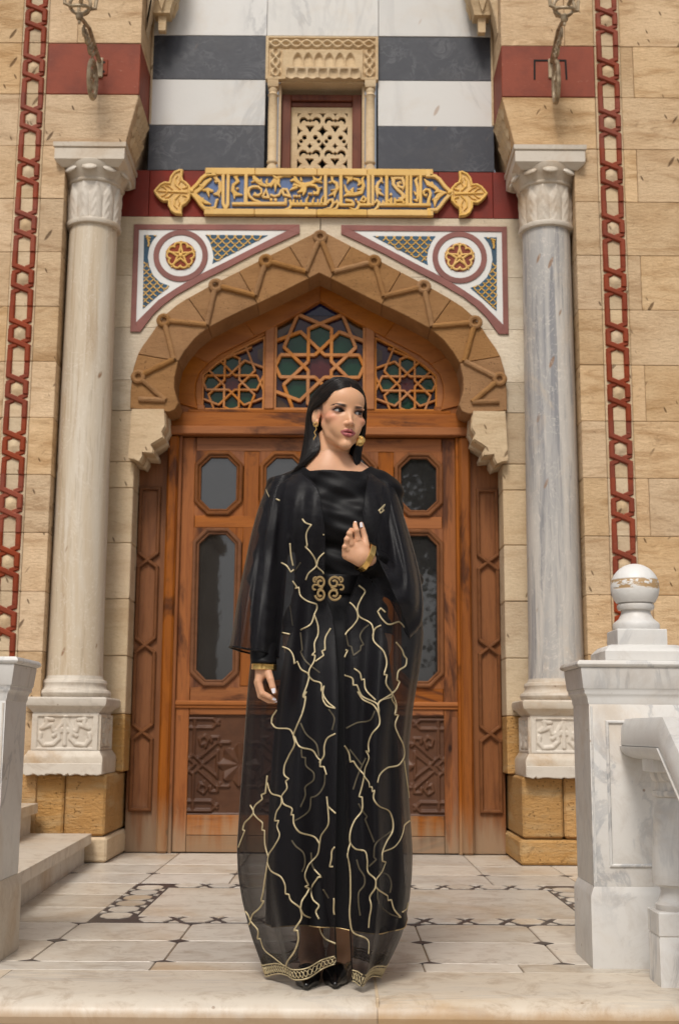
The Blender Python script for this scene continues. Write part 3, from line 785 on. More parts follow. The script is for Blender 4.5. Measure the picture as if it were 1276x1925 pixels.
for k in range(7):          # lower tier of the hood, a row of cusps standing forward
    c0 = 328 + k * 110
    pts = [(c0 - 56, 450), (c0 + 56, 450), (c0 + 54, 520), (c0 + 40, 560), (c0, 580), (c0 - 40, 560), (c0 - 54, 520)]
    P = [(U(p[0]), V(p[1])) for p in pts]
    cc = (U(c0), V(515))
    ff = lambda X, Z, cc=cc: 0.034 - 0.020 * np.sqrt(np.clip(1 - ((X - cc[0]) / (47 * sx)) ** 2 - np.clip((Z - cc[1] - .0) / (55 * sx), -1, 1) ** 2 * .6, 0, 1)) * (Z < cc[1] + 45 * sx)
    mm.field(U(c0 - 55), U(c0 + 55), V(572 - 10 * abs(k - 3) ** 0), V(452), 18, 16, YW, ff, .05)
put('hood_cusps', mm.mesh('hood_cusps', 60), M['stone_carved'], win)
put('hood_soffit', MB().box(U(215), U(1085), YW + .02, YW + .2, V(575), V(554), .003), M['stone_carved'], win)
# side colonnettes
for sg, u0 in ((-1, 142), (1, 1150)):
    zb = ZR1 - .01; zt = V(558); cxx = XC + sg * abs(U(1148) - XC)
    m = MB(); hh = zt - zb
    m.square([(.034, zt), (.034, zt - .035), (.030, zt - .045)], cxx, YW + .03)
    m.lathe([(.026, zt - .045), (.031, zt - .06), (.025, zt - .072), (.027, zt - .085), (.034, zt - .093), (.027, zt - .103), (.029, zt - .2), (.028, zb + .075), (.033, zb + .07), (.033, zb + .06), (.024, zb + .05), (.033, zb + .03), (.036, zb)], cxx, YW + .03, 20)
    put('colonnette', m.mesh('colonnette', 50), M['stone_carved'], win)
    put('reveal_stone', MB().box(cxx - .057 if sg < 0 else cxx + .045, cxx - .045 if sg < 0 else cxx + .057, YW + .05, 7.5, zb, zt, .001), M['void'], win)
    put('reveal_stone', MB().box(cxx - sg * .033, cxx - sg * .050, YW + .045, 7.45, zb, zt, .002), M['stone_carved'], win)
YG = YW + .115
zt, zb = V(640), ZR1 - .02
hx = abs(U(1060) - XC)
for a, b, c, d in ((-hx, -hx + .058, zb, zt), (hx - .058, hx, zb, zt)): put('window_frame', MB().box(XC + a, XC + b, YG - .03, YG + .06, c, d, .004), M['wood_red'], win)
put('window_frame', MB().box(XC - hx + .058, XC + hx - .058, YG - .03, YG + .06, zt - .042, zt, .004), M['wood_red'], win)
put('window_frame', MB().box(XC - hx + .058, XC + hx - .058, YG - .012, YG + .06, zt - .075, zt - .043, .004), M['wood_red'], win)
# pierced screen: cells kept where the pattern is stone
sx0, sx1 = U(318), U(980); sz1 = zt - .076; sz0 = ZR1 - .02
nu, nv = 132, 150
uu, vv = np.meshgrid(np.linspace(318, 980, nu), np.linspace(770, 1500, nv))
stone = np.ones(uu.shape, bool)
pu = (uu - 390) % 263 - 131.5; pv = (vv - 825) % 333
fieldm = (uu > 392) & (uu < 914) & (vv > 828)
def cut(c):
    global stone
    stone &= ~(c & fieldm)
cut((np.abs(np.abs(pu) - 20 + (pv - 155) * .12) < 20) & (pv > 125) & (pv < 150) | ((np.abs(pu) < (200 - pv) * .62) & (pv > 138) & (pv < 200)))
cr = np.hypot(np.abs(pu) - 68, pv - 80); cut((cr < 42) & (np.hypot(np.abs(pu) - 58, pv - 112) > 36)); cut((np.abs(pv - 75) < 11) & (np.abs(pu) < 50)); cut(np.abs(pu) + np.abs(pv - 75) < 22)
big = lambda a, b, r: (np.abs(a) ** .7 + np.abs(b) ** .7) < r ** .7
for dz in (180, 335, 0): cut(big(131.5 - np.abs(pu), pv - dz, 62 if dz == 180 else 50))
cut((np.hypot(np.abs(pu) - 57, pv - 245) < 25)); cut((np.hypot(np.abs(pu) - 92, pv - 285) < 20)); cut(big(pu, pv - 330, 34)); cut(big(pu, pv - 0, 34))
m = MB(); idx = -np.ones((nv, nu, 2), int)
GX = lambda i: sx0 + (sx1 - sx0) * i / (nu - 1); GZ = lambda j: sz1 + (sz0 - sz1) * j / (nv - 1)
def vid(j, i, k):
    if idx[j, i, k] < 0: idx[j, i, k] = len(m.v); m.v.append((GX(i), YG - .006 if k == 0 else YG + .016, GZ(j)))
    return int(idx[j, i, k])
keep = stone[:-1, :-1]
for j in range(nv - 1):
    for i in range(nu - 1):
        if not keep[j, i]: continue
        m.f.append((vid(j, i, 0), vid(j + 1, i, 0), vid(j + 1, i + 1, 0), vid(j, i + 1, 0)))
        for dj, di, e in ((0, -1, ((j, i), (j + 1, i))), (0, 1, ((j + 1, i + 1), (j, i + 1))), (-1, 0, ((j, i + 1), (j, i))), (1, 0, ((j + 1, i), (j + 1, i + 1)))):
            jj, ii = j + dj, i + di
            if jj < 0 or ii < 0 or jj >= nv - 1 or ii >= nu - 1 or not keep[jj, ii]:
                (a, b), (c, d) = e
                m.f.append((vid(a, b, 0), vid(a, b, 1), vid(c, d, 1), vid(c, d, 0)))
put('pierced_screen', m.mesh('pierced_screen', 40, fix=False), M['stone_carved'], win)
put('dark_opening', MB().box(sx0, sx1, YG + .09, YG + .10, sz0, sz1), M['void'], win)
# ---------------------------------------------------------------- inscription plaque
YP = YS - 0.006
def cA(x, y): return (270 + x * .17241, 310 + y * .17241)
def cB(x, y): return (460 + x * .14107, 310 + y * .14107)
def cC(x, y): return (600 + x * .14107, 310 + y * .14107)
def cD(x, y): return (740 + x * .14890, 310 + y * .14890)
plq = thing('inscription_plaque', 'long blue plaque with raised gold Arabic lettering and a leaf finial at each end', 'plaque', (XC, 7.2, 3.94))
gp = lambda pts: xz(pts, YP - .02)
base = [cD(400, 95), cD(560, 140), cD(640, 250), cD(720, 330), cD(720, 390), cD(640, 470), cD(560, 580), cD(440, 620)]
Rb = gp(base); Lb = mir(Rb)
put('blue_ground', MB().prism(Rb + Lb, YP - .012, YP + .01, .001), M['blue'], plq)
def RIB(c, pts, w, y0=.036, name=None, mb=None, k=1.0):
    q = gp([c(*p) for p in pts]); s_ = 7.2 / 2350
    sc = {cA: .17241, cB: .14107, cC: .14107, cD: .1489}[c]
    ww = [max(x, 9) * sc * s_ * k for x in w] if hasattr(w, '__len__') else w * sc * s_ * k
    (mb if mb is not None else MB()).ribbon(q, ww, YP - y0, YP, .003); return mb
# rails in pieces
xL, xR = gp([(385, 360)])[0][0], gp([(814, 360)])[0][0]
for (za, zb) in (((318, 331)), ((394.5, 406))):
    z1_, z0_ = gp([(600, za)])[0][1], gp([(600, zb)])[0][1]
    cuts = [xL, gp([(480, 325)])[0][0], gp([(596, 325)])[0][0], gp([(690, 325)])[0][0], xR]
    for a, b in zip(cuts[:-1], cuts[1:]): put('gold_rail', MB().box(a + .001, b - .001, YP - .034, YP, z0_, z1_, .004), M['gold'], plq)
for s in (-1, 1):
    T = (lambda q: q) if s > 0 else mir
    up = gp([cD(*p) for p in ((400, 135), (520, 150), (575, 190), (640, 275), (690, 325), (735, 350))])
    lo = gp([cD(*p) for p in ((430, 578), (540, 572), (590, 520), (640, 450), (690, 395), (735, 365))])
    for q in (up, lo): put('gold_ogee', MB().ribbon(T(q), .022, YP - .034, YP, .004), M['gold'], plq)
    put('gold_ogee', MB().box(*(lambda a: (min(a), max(a)))([p[0] for p in T(gp([cD(398, 100), cD(462, 100)]))]), YP - .035, YP, gp([cD(430, 165)])[0][1], gp([cD(430, 70)])[0][1], .004), M['gold'], plq)
    put('gold_ogee', MB().box(*(lambda a: (min(a), max(a)))([p[0] for p in T(gp([cD(415, 100), cD(470, 100)]))]), YP - .035, YP, gp([cD(430, 655)])[0][1], gp([cD(430, 555)])[0][1], .004), M['gold'], plq)
    F = [(718, 345), (722, 290), (770, 240), (812, 215), (826, 170), (815, 85), (860, 78), (930, 108), (980, 175), (993, 242), (1050, 238), (1110, 270), (1150, 315), (1187, 363), (1150, 420), (1105, 465), (1060, 492), (1000, 488), (1000, 540), (965, 610), (905, 648), (820, 655), (826, 600), (815, 545), (770, 515), (722, 455), (715, 385)]
    fo = T(gp([cD(*p) for p in F]))
    fb = put('leaf_finial', MB().prism(fo, YP - .022, YP, .003), M['gold'], plq)
    mb = MB()
    qq = inset(fo if area2(fo) > 0 else fo[::-1], .008)
    mb.ribbon(qq, .014, YP - .032, YP - .02, .004, closed=True)
    for pts, w in ((((760, 365), (930, 365), (1130, 362)), (40, 26, 8)), (((1000, 360), (1050, 310), (1090, 300)), 12), (((1000, 365), (1050, 415), (1090, 425)), 12), (((940, 340), (990, 300), (1040, 285)), 12), (((940, 385), (990, 430), (1040, 445)), 12),
                   (((850, 330), (910, 270), (915, 200), (880, 160)), (20, 26, 22, 8)), (((850, 395), (915, 460), (920, 530), (880, 580)), (20, 26, 22, 8)), (((820, 320), (770, 310), (750, 280), (790, 262)), 20), (((820, 410), (770, 420), (750, 450), (790, 468)), 20), (((870, 270), (850, 230), (865, 200)), 12), (((870, 460), (850, 500), (865, 540)), 12)):
        q = T(gp([cD(*p) for p in pts])); s_ = 7.2 / 2350 * .1489
        ww = ([x * s_ for x in w] if s > 0 else [x * s_ for x in w][::-1]) if hasattr(w, '__len__') else w * s_
        mb.ribbon(q, ww, YP - .031, YP - .02, .003)
    c0 = T(gp([cD(700, 362)]))[0]; mb.sphere((c0[0], YP - .03, c0[1]), (.013, .014, .013), 10, 8)
    put('leaf_vein', mb, M['gold'], fb)
# letters and arabesque, as strokes: (crop, points, widths)
WORDS = {
 'letter_group': [
  [(cB, ((20, 522), (560, 522)), 42), (cB, ((20, 115), (20, 540)), 40), (cB, ((215, 530), (195, 500), (130, 478), (70, 430), (48, 375), (62, 320), (110, 297), (180, 300), (225, 335), (225, 385), (185, 415), (130, 405), (140, 372)), (30, 30, 30, 32, 32, 32, 30, 28, 26, 26, 30, 34, 14)),
   (cB, ((545, 455), (548, 525)), 34)],
  [(cB, ((600, 475), (622, 530), (595, 585), (500, 607)), (34, 32, 30, 10)), (cB, ((600, 530), (1060, 530)), 40), (cB, ((650, 470), (652, 530)), 30), (cB, ((702, 480), (704, 530)), 26), (cB, ((750, 480), (752, 530)), 26), (cB, ((850, 430), (820, 480), (826, 530)), (14, 28, 34)), (cB, ((925, 445), (905, 490), (910, 530)), (14, 26, 30)), (cB, ((975, 470), (977, 530)), 24), (cB, ((1045, 420), (1020, 480), (1022, 530)), (14, 26, 32))],
  [(cB, ((1075, 115), (1075, 545)), 40), (cC, ((110, 520), (130, 480), (175, 470), (186, 520), (150, 585), (45, 600)), (26, 28, 30, 34, 30, 8)), (cC, ((205, 520), (235, 490), (255, 530), (225, 590), (140, 608)), (26, 28, 32, 30, 10))],
  [(cC, ((288, 115), (288, 545)), 42), (cC, ((270, 540), (470, 540)), 32), (cC, ((345, 475), (430, 488), (462, 530)), 32), (cC, ((505, 495), (535, 530), (510, 590), (470, 610), (400, 578)), (28, 32, 34, 30, 10)), (cC, ((540, 540), (690, 540)), 34), (cC, ((590, 425), (552, 490), (600, 500), (620, 470), (590, 425)), 24)],
  [(cC, ((655, 130), (655, 555)), 42), (cC, ((711, 130), (711, 545)), 38), (cC, ((735, 520), (765, 480), (795, 510), (775, 570), (735, 610), (675, 605)), (22, 28, 34, 34, 28, 8)), (cC, ((800, 540), (880, 540)), 32), (cC, ((830, 535), (850, 500), (870, 535)), 24)],
  [(cC, ((897, 115), (897, 550)), 40), (cC, ((880, 538), (1276, 538)), 36), (cC, ((960, 445), (958, 535)), 28), (cC, ((915, 500), (935, 480), (945, 530)), 22), (cC, ((1005, 450), (1008, 535)), 30), (cC, ((1000, 488), (1100, 485), (1125, 505), (1120, 530)), 28)],
  [(cC, ((1166, 125), (1166, 550)), 40), (cC, ((1217, 125), (1217, 530)), 36), (cD, ((335, 115), (335, 515)), 36), (cD, ((190, 512), (465, 512)), 34), (cD, ((432, 505), (440, 440), (462, 370), (445, 325), (400, 318), (372, 345), (380, 385), (410, 400), (420, 370)), (40, 32, 30, 28, 26, 24, 22, 18, 8))],
  [(cA, ((870, 95), (868, 425), (895, 480), (920, 440), (925, 95)), 32), (cA, ((740, 475), (780, 470), (800, 390), (820, 380)), (14, 24, 24, 14)), (cA, ((1120, 95), (1112, 440)), 34), (cA, ((965, 430), (1276, 432)), 30)],
 ],
 'arabesque': [
  [(cB, ((85, 235), (140, 205), (210, 255), (285, 278), (355, 258), (400, 205), (445, 165), (520, 143), (620, 155)), (10, 30, 34, 32, 34, 40, 34, 30, 14)), (cB, ((120, 130), (140, 190), (185, 240)), (8, 34, 22)), (cB, ((225, 185), (215, 215), (240, 260)), (10, 22, 16)), (cB, ((305, 185), (290, 225), (300, 270)), (8, 26, 16)), (cB, ((420, 215), (410, 280), (408, 355)), (44, 30, 8)), (cB, ((455, 190), (440, 250), (480, 300)), (30, 34, 8)), (cB, ((370, 140), (400, 165), (440, 190)), (8, 26, 20)), (cB, ((395, 230), (345, 300)), (30, 12))],
  [(cB, ((605, 215), (660, 195), (720, 240), (800, 268), (890, 240), (950, 200), (1035, 240)), (14, 36, 34, 44, 32, 36, 12)), (cB, ((650, 130), (675, 180), (710, 225)), (8, 32, 18)), (cB, ((745, 165), (755, 215)), (10, 26)), (cB, ((905, 145), (930, 195), (960, 215)), (8, 30, 20)), (cB, ((1030, 140), (1005, 200), (970, 215)), (8, 30, 20)), (cB, ((800, 275), (730, 290), (660, 265), (640, 290)), (40, 26, 26, 10)), (cB, ((700, 300), (640, 320), (600, 345)), (28, 28, 8)), (cB, ((800, 280), (760, 350), (700, 375)), (46, 40, 10)), (cB, ((800, 280), (800, 350), (775, 415)), (40, 36, 10)), (cB, ((800, 280), (870, 270), (945, 285), (985, 335), (970, 385), (925, 385), (915, 355)), (40, 28, 26, 28, 30, 30, 10)), (cB, ((1035, 305), (990, 320)), (8, 24))],
  [(cB, ((235, 430), (285, 335), (320, 435), (240, 430)), 24), (cB, ((340, 400), (400, 420), (460, 400), (490, 330)), 24), (cB, ((495, 325), (560, 330), (600, 420), (520, 400), (500, 340)), 26)],
  [(cC, ((205, 150), (165, 150), (175, 215), (230, 245), (242, 310), (205, 370), (125, 415)), (12, 26, 26, 32, 34, 36, 10)), (cC, ((120, 240), (160, 230)), (8, 24)), (cC, ((205, 370), (205, 440)), (36, 8)), (cC, ((240, 330), (150, 340)), (20, 8))],
  [(cC, ((330, 160), (420, 180), (450, 130)), (10, 50, 10)), (cC, ((400, 190), (370, 250)), (40, 10)), (cC, ((450, 185), (520, 200), (545, 250), (510, 280)), (20, 30, 32, 10)), (cC, ((600, 155), (572, 190), (590, 280), (560, 370), (470, 395), (370, 395), (325, 425)), (8, 26, 34, 38, 36, 34, 8)), (cC, ((330, 260), (360, 350), (420, 385)), (8, 30, 30)), (cC, ((460, 305), (430, 340), (450, 390)), (8, 32, 24)), (cC, ((500, 330), (560, 330)), (8, 30))],
  [(cC, ((775, 145), (820, 145), (830, 200), (785, 240), (762, 300), (790, 370), (860, 410)), (12, 24, 26, 30, 34, 36, 10)), (cC, ((825, 215), (855, 245)), (20, 8)), (cC, ((765, 330), (775, 440)), (36, 10)), (cC, ((770, 320), (825, 335)), (20, 8))],
  [(cC, ((950, 150), (985, 190), (985, 260), (1040, 330), (1105, 385)), (10, 40, 32, 30, 34)), (cC, ((985, 180), (1050, 175), (1110, 180), (1130, 140)), (30, 28, 30, 8)), (cC, ((1110, 190), (1130, 260), (1110, 345)), (30, 26, 10)), (cC, ((1115, 310), (1055, 290), (1045, 250), (1075, 235), (1095, 255)), (26, 28, 26, 22, 10)), (cC, ((1105, 385), (1125, 430), (1090, 460), (1045, 450)), (34, 40, 38, 10))],
  [(cD, ((320, 130), (275, 200), (300, 290), (300, 400), (295, 470)), (8, 30, 28, 28, 8)), (cD, ((250, 330), (280, 380)), (8, 26)), (cD, ((245, 440), (290, 450)), (8, 28))],
  [(cD, ((380, 180), (430, 235), (520, 285), (560, 330), (680, 362)), (10, 44, 34, 34, 12)), (cD, ((470, 220), (500, 265)), (24, 24)), (cD, ((640, 355), (570, 385), (520, 450), (515, 530)), (20, 44, 40, 10)), (cD, ((560, 330), (510, 355)), (30, 8)), (cD, ((560, 410), (480, 445)), (30, 8))],
  [(cA, ((500, 290), (560, 300), (620, 260), (680, 190), (740, 150)), (12, 34, 34, 36, 20)), (cA, ((545, 300), (600, 360), (650, 400), (735, 430)), (20, 34, 38, 10)), (cA, ((640, 280), (700, 270), (760, 290)), (10, 34, 20)), (cA, ((700, 280), (715, 350)), (30, 8)), (cA, ((600, 210), (640, 240)), (8, 26)), (cA, ((650, 410), (650, 360)), (26, 8))],
  [(cA, ((800, 105), (780, 140), (830, 190), (838, 270), (810, 320), (760, 320)), (26, 28, 26, 30, 34, 10)), (cA, ((815, 300), (830, 355)), (26, 8)), (cA, ((770, 180), (800, 190)), (8, 22))],
  [(cA, ((1030, 110), (1000, 130), (1030, 180), (980, 220), (972, 280), (1010, 320), (1080, 330)), (24, 28, 26, 26, 30, 34, 10)), (cA, ((990, 310), (990, 370)), (28, 10)), (cA, ((1010, 260), (1040, 260)), (24, 10)), (cA, ((1190, 100), (1210, 150), (1276, 190)), (10, 34, 22))],
 ]}
DOTS = [(cB, (355, 473), 20), (cB, (412, 473), 20), (cB, (660, 425), 16), (cB, (695, 425), 16), (cB, (732, 425), 16), (cB, (823, 590), 22), (cB, (858, 392), 15), (cB, (886, 392), 15), (cC, (488, 470), 16), (cC, (952, 402), 18)]
for nm in ('letter_group', 'arabesque'):
    for gset in WORDS[nm]:
        mb = MB()
        for i, (c, pts, w) in enumerate(gset): RIB(c, pts, w, .033 + .0006 * i if nm == 'letter_group' else .026 + .0007 * i, mb=mb, k=1.18 if nm == 'letter_group' else 1.42)
        put(nm, mb, M['gold'], plq)
for c, p, r in DOTS:
    mb = MB()
    q = gp([c(*p)])[0]; R_ = r * 1.15 * .14107 * 7.2 / 2350
    mb.prism([(q[0] + R_ * math.cos(t), q[1] + R_ * math.sin(t)) for t in np.linspace(0, 2 * pi, 12, endpoint=False)], YP - .034, YP, .002)
    put('letter_dot', mb, M['gold'], plq)

# ---------------------------------------------------------------- columns
def seglen(P, a, b):
    ax, az = a; bx, bz = b; dx, dz = bx - ax, bz - az; L = dx * dx + dz * dz + 1e-12
    t = np.clip(((P[0] - ax) * dx + (P[1] - az) * dz) / L, 0, 1)
    return np.hypot(P[0] - ax - t * dx, P[1] - az - t * dz)
def strokes(X, Z, lines, r):
    h = np.zeros(X.shape)
    for pts in lines:
        for a, b in zip(pts[:-1], pts[1:]):
            h = np.maximum(h, np.sqrt(np.clip(1 - (seglen((X, Z), a, b) / r) ** 2, 0, 1)))
    return h
def column(s):
    cx, cy = H(s, 1.337), 7.0
    mat_s = M['marble_shaft_warm'] if s < 0 else M['marble_shaft_grey']
    lab = ('cream marble column with brown chips on a carved pedestal, left of the door', 'grey streaked marble column on a carved pedestal, right of the door')[s > 0]
    c = thing('marble_column', lab, 'column', (cx, cy, 0.463), 'columns beside the door')
    mc = M['marble_worn']; wob = random.Random(2 + s)
    # pedestal: rough foot, carved die, moulded cap
    def rough(mb, amt):
        mb.v = [(x + wob.uniform(-amt, amt), y + wob.uniform(-amt, amt), z + wob.uniform(-amt, amt)) for x, y, z in mb.v]; return mb
    put('pedestal_foot', MB().square([(.208, .463), (.210, .475), (.211, .545), (.205, .56), (.195, .575), (.190, .585)], cx, cy), mc, c)
    q = [(cx - .2095, .52), (cx + .2095, .52)]; xq = .2095
    while xq > -.2:
        q.append((cx + xq, .464 - wob.uniform(.0, .012))); xq -= wob.uniform(.008, .03)
    q.append((cx - .2095, .462))
    put('broken_edge', MB().prism(q, cy - .2135, cy - .12, .004), mc, c)
    d = put('pedestal_die', MB().square([(.180, .585), (.180, .60), (.180, .775), (.176, .785)], cx, cy), mc, c)
    L = [[(-.005, .16), (-.035, .11), (-.03, .06), (-.06, .03), (-.11, .025), (-.135, .055), (-.13, .085)], [(-.015, .11), (-.06, .10), (-.07, .135), (-.125, .115), (-.10, .14), (-.105, .165), (-.07, .16)], [(-.045, .09), (-.06, .075)], [(0, .17), (0, .03)], [(-.02, .10), (-.05, .085)]]
    L = L + [[(-a, b) for a, b in q] for q in L]
    rim = [[(-.155, .008), (.155, .008), (.155, .178), (-.155, .178), (-.155, .008)]]
    for ax in (0, 1):
        f = lambda X, Z: .010 * strokes(X, Z, L, .0125) * (1) + np.where((np.abs(X) > .150) | (Z < .012) | (Z > .176), .009, 0.0)
        mb = MB().field(-.176, .176, .0, .188, 96, 56, 0, f, .004)
        if ax == 0: mb.v = [(cx + x, cy - .181 + y, .588 + z) for x, y, z in mb.v]
        else: mb.v = [(cx - s * .181 + (y if s > 0 else -y), cy + (x if s > 0 else -x), .588 + z) for x, y, z in mb.v]
        put('carved_relief', mb.mesh('carved_relief', 70), mc, d)
    put('pedestal_cap', MB().square([(.178, .785), (.190, .80), (.197, .808), (.216, .822), (.222, .84), (.222, .86), (.214, .868), (.16, .870)], cx, cy), mc, c)
    put('column_base', MB().lathe([(.19, .868), (.200, .878), (.204, .893), (.198, .906), (.186, .912), (.180, .918), (.176, .934), (.181, .948), (.176, .962), (.162, .968), (.158, .978), (.153, 1.0)], cx, cy, 44), mc, c)
    prof = [(.152 - .012 * t ** 1.3 + (.004 if t < .01 else 0), .985 + (3.60 - .985) * t) for t in np.linspace(0, 1, 14)]
    put('column_shaft', MB().lathe(prof, cx, cy, 48), mat_s, c)
    put('neck_ring', MB().lathe([(.142, 3.595), (.158, 3.60), (.163, 3.613), (.160, 3.627), (.148, 3.634), (.140, 3.638)], cx, cy, 44), mc, c)
    # capital: upright leaves, ring of ovals, square abacus
    n = 144; rings = []; zz = np.linspace(3.632, 3.86, 34)
    mb = MB(); v = []
    for z in zz:
        t = (z - 3.632) / .228
        for k in range(n):
            w = 2 * pi * k / n; q = (w * 12 / (2 * pi)) % 1.0; q2 = abs(q - .5) * 2
            leaf = np.clip(1 - (q2 / max(.05, .92 * (1 - max(0, t - .62) / .36) if t < .98 else .05)) ** 2, 0, 1)
            vein = .5 + .5 * math.cos(q2 * 9 + t * 22)
            r = .142 + .010 * t + (.013 * leaf ** .5 - .0045 * vein * leaf) * (t < .95)
            v.append((cx + r * math.cos(w), cy + r * math.sin(w), z))
    m_ = len(zz); f = [(i * n + k, i * n + (k + 1) % n, (i + 1) * n + (k + 1) % n, (i + 1) * n + k) for i in range(m_ - 1) for k in range(n)]
    mb.add(v, f); put('capital_leaves', mb.mesh('capital_leaves', 75), mc, c)
    ec = put('capital_echinus', MB().lathe([(.150, 3.850), (.162, 3.858), (.165, 3.866), (.160, 3.872), (.166, 3.885), (.190, 3.915), (.205, 3.945), (.208, 3.965), (.2, 3.975)], cx, cy, 44), mc, c)
    for k in range(10):
        w = 2 * pi * (k + .5) / 10
        e = MB().sphere((0, 0, 0), (.044, .014, .032), 14, 10)
        R_ = Matrix.Rotation(w + pi / 2, 3, 'Z') @ Matrix.Rotation(rad(-38), 3, 'X')
        e.v = [tuple(R_ @ Vector(p) + Vector((cx + .193 * math.cos(w), cy + .193 * math.sin(w), 3.922))) for p in e.v]
        put('capital_oval', e, mc, ec)
    put('capital_abacus', MB().square([(.165, 3.93), (.195, 3.955), (.203, 3.963), (.203, 4.028), (.198, 4.032), (.210, 4.038), (.212, 4.064)], cx, cy), mc, c)
column(-1); column(1)

# ---------------------------------------------------------------- marble newel posts of the landing
def newel(s):
    cx, cy = H(s, 1.089), 4.052
    lab = ('white marble newel post cut off at the picture edge, beside the side steps', 'white marble newel post topped by a chipped stone ball, right of the landing')[s > 0]
    c = thing('newel_post', lab, 'newel post', (cx, cy, 0), 'newel posts of the landing')
    m = M['marble']; mw = M['marble_worn'] if s < 0 else M['marble']; hy = .70
    sq = lambda P, h=hy: MB().square(P, cx, cy, 1, h)
    put('post_base', sq([(.196, .0), (.197, .004), (.197, .207), (.194, .216), (.186, .236)]), mw, c)
    sh = put('post_shaft', sq([(.184, .236), (.186, .240), (.186, .784), (.184, .786)]), m, c)
    y = cy - .186 * hy; mb = MB()
    mb.ribbon([(cx - .132, .298), (cx + .132, .298), (cx + .132, .728), (cx - .132, .728)], .010, y - .006, y + .004, .003, closed=True)
    mb.ribbon([(cx - .179, .25), (cx - .179, .775)], .006, y - .003, y + .004, .001); mb.ribbon([(cx + .179, .25), (cx + .179, .775)], .006, y - .003, y + .004, .001)
    put('panel_bead', mb, m, sh)
    put('post_neck', sq([(.186, .782), (.189, .788), (.190, .800), (.194, .810), (.200, .816), (.200, .826), (.203, .829)]), m, c)
    put('post_head', sq([(.201, .829), (.204, .832), (.211, .893), (.205, .897)]), m, c)
    put('post_cap', sq([(.212, .895), (.221, .900), (.224, .905), (.222, .911), (.216, .917), (.12, .919)]), m, c)
    if s > 0:
        put('finial_foot', sq([(.124, .917), (.127, .920), (.127, .948), (.108, .968), (.10, .970)], .9), mw, c)
        put('finial_block', sq([(.077, .969), (.0785, .972), (.0785, 1.019), (.076, 1.021)], 1), mw, c)
        put('finial_neck', MB().lathe([(.073, 1.020), (.0748, 1.026), (.0748, 1.040), (.071, 1.046), (.056, 1.058), (.0475, 1.075), (.0465, 1.085), (.056, 1.088), (.0595, 1.095), (.0595, 1.103), (.053, 1.108), (.051, 1.114)], cx, cy, 40), m, c)
        put('finial_ball', MB().lathe([(.051, 1.110)] + [(.078 * math.cos(t), 1.160 + .079 * math.sin(t)) for t in np.linspace(-.68, 1.56, 24)], cx, cy, 44), M['ball'], c)
g = G('chipped_ball'); p = g.pos(rnd=False)
n1 = g.noise(p, 2.2, 8, .6, 1.2); col = g.mix(g.math('MULTIPLY', g.step(n1, .5, .75), .4), (.72, .70, .67), (.42, .42, .43))
sep = g.n('ShaderNodeSeparateXYZ', {0: p}); zz = sep.outputs[2]
bandm = g.math('MULTIPLY', g.step(zz, 1.150, 1.156), g.step(zz, 1.182, 1.188, 1, 0))
cs = g.math('MULTIPLY', bandm, g.step(g.noise(g.pos((1.2, 1.2, 3), False), 11, 4, .7), .44, .50)); cs = cs
col = g.mix(cs, col, (.42, .27, .13)); M['ball'] = g.done(col, .45, g.bump(g.math('SUBTRACT', g.noise(p, 40, 3), g.math('MULTIPLY', cs, 1.5)), .25, .006))
newel(-1); newel(1)

# handrail with its baluster, running forward and then down the front steps
hr = thing('stone_handrail', 'white marble handrail with a rounded underside sloping down from the newel post', 'handrail', (.93, 3.6, 0))
def rail(path, prof):
    mb = MB(); n = len(prof); v = []
    for (x, y, z) in path:
        v += [(x + a, y, z + b) for a, b in prof]
    f = [(i * n + k, i * n + (k + 1) % n, (i + 1) * n + (k + 1) % n, (i + 1) * n + k) for i in range(len(path) - 1) for k in range(n)]
    f += [tuple(range(n)), tuple(range((len(path) - 1) * n, len(path) * n))]
    return mb.add(v, f)
xr = .925
path = [(xr, 3.925, .683), (xr, 3.90, .683), (xr, 3.47, .683), (xr, 2.4, .03), (xr, 1.75, -.366)]
low = [(.058 * math.cos(t), -.030 + .036 * math.sin(t)) for t in np.linspace(pi, 2 * pi, 14)]
put('rail_roll', rail(path, low + [(.058, -.028), (-.058, -.028)]), M['marble'], hr)
put('rail_top', rail(path, [(-.052, -.026), (.052, -.026), (.054, -.018), (.052, .028), (.038, .055), (-.038, .055), (-.052, .028), (-.054, -.018)]), M['marble'], hr)
b = thing('baluster', 'turned marble baluster on a square foot under the handrail', 'baluster', (.945, 3.69, 0))
bx, by = .962, 3.70
mb = MB()
put('baluster_foot', MB().square([(.064, 0), (.064, .128), (.061, .133), (.061, .134), (.064, .138), (.064, .196), (.060, .20)], bx, by), M['marble'], b)
put('baluster_vase', MB().lathe([(.052, .199), (.055, .207), (.055, .216), (.048, .222), (.042, .236), (.038, .252), (.041, .263), (.060, .272), (.0615, .285), (.060, .33), (.054, .43), (.047, .50), (.044, .515)], bx, by, 32), M['marble'], b)
put('baluster_neck', MB().lathe([(.044, .512), (.052, .516), (.054, .523), (.052, .530), (.045, .533), (.045, .556), (.052, .560), (.058, .575), (.060, .585)], bx, by, 32), M['marble'], b)
put('baluster_head', MB().square([(.058, .583), (.064, .586), (.064, .632), (.060, .652)], bx, by), M['marble'], b)

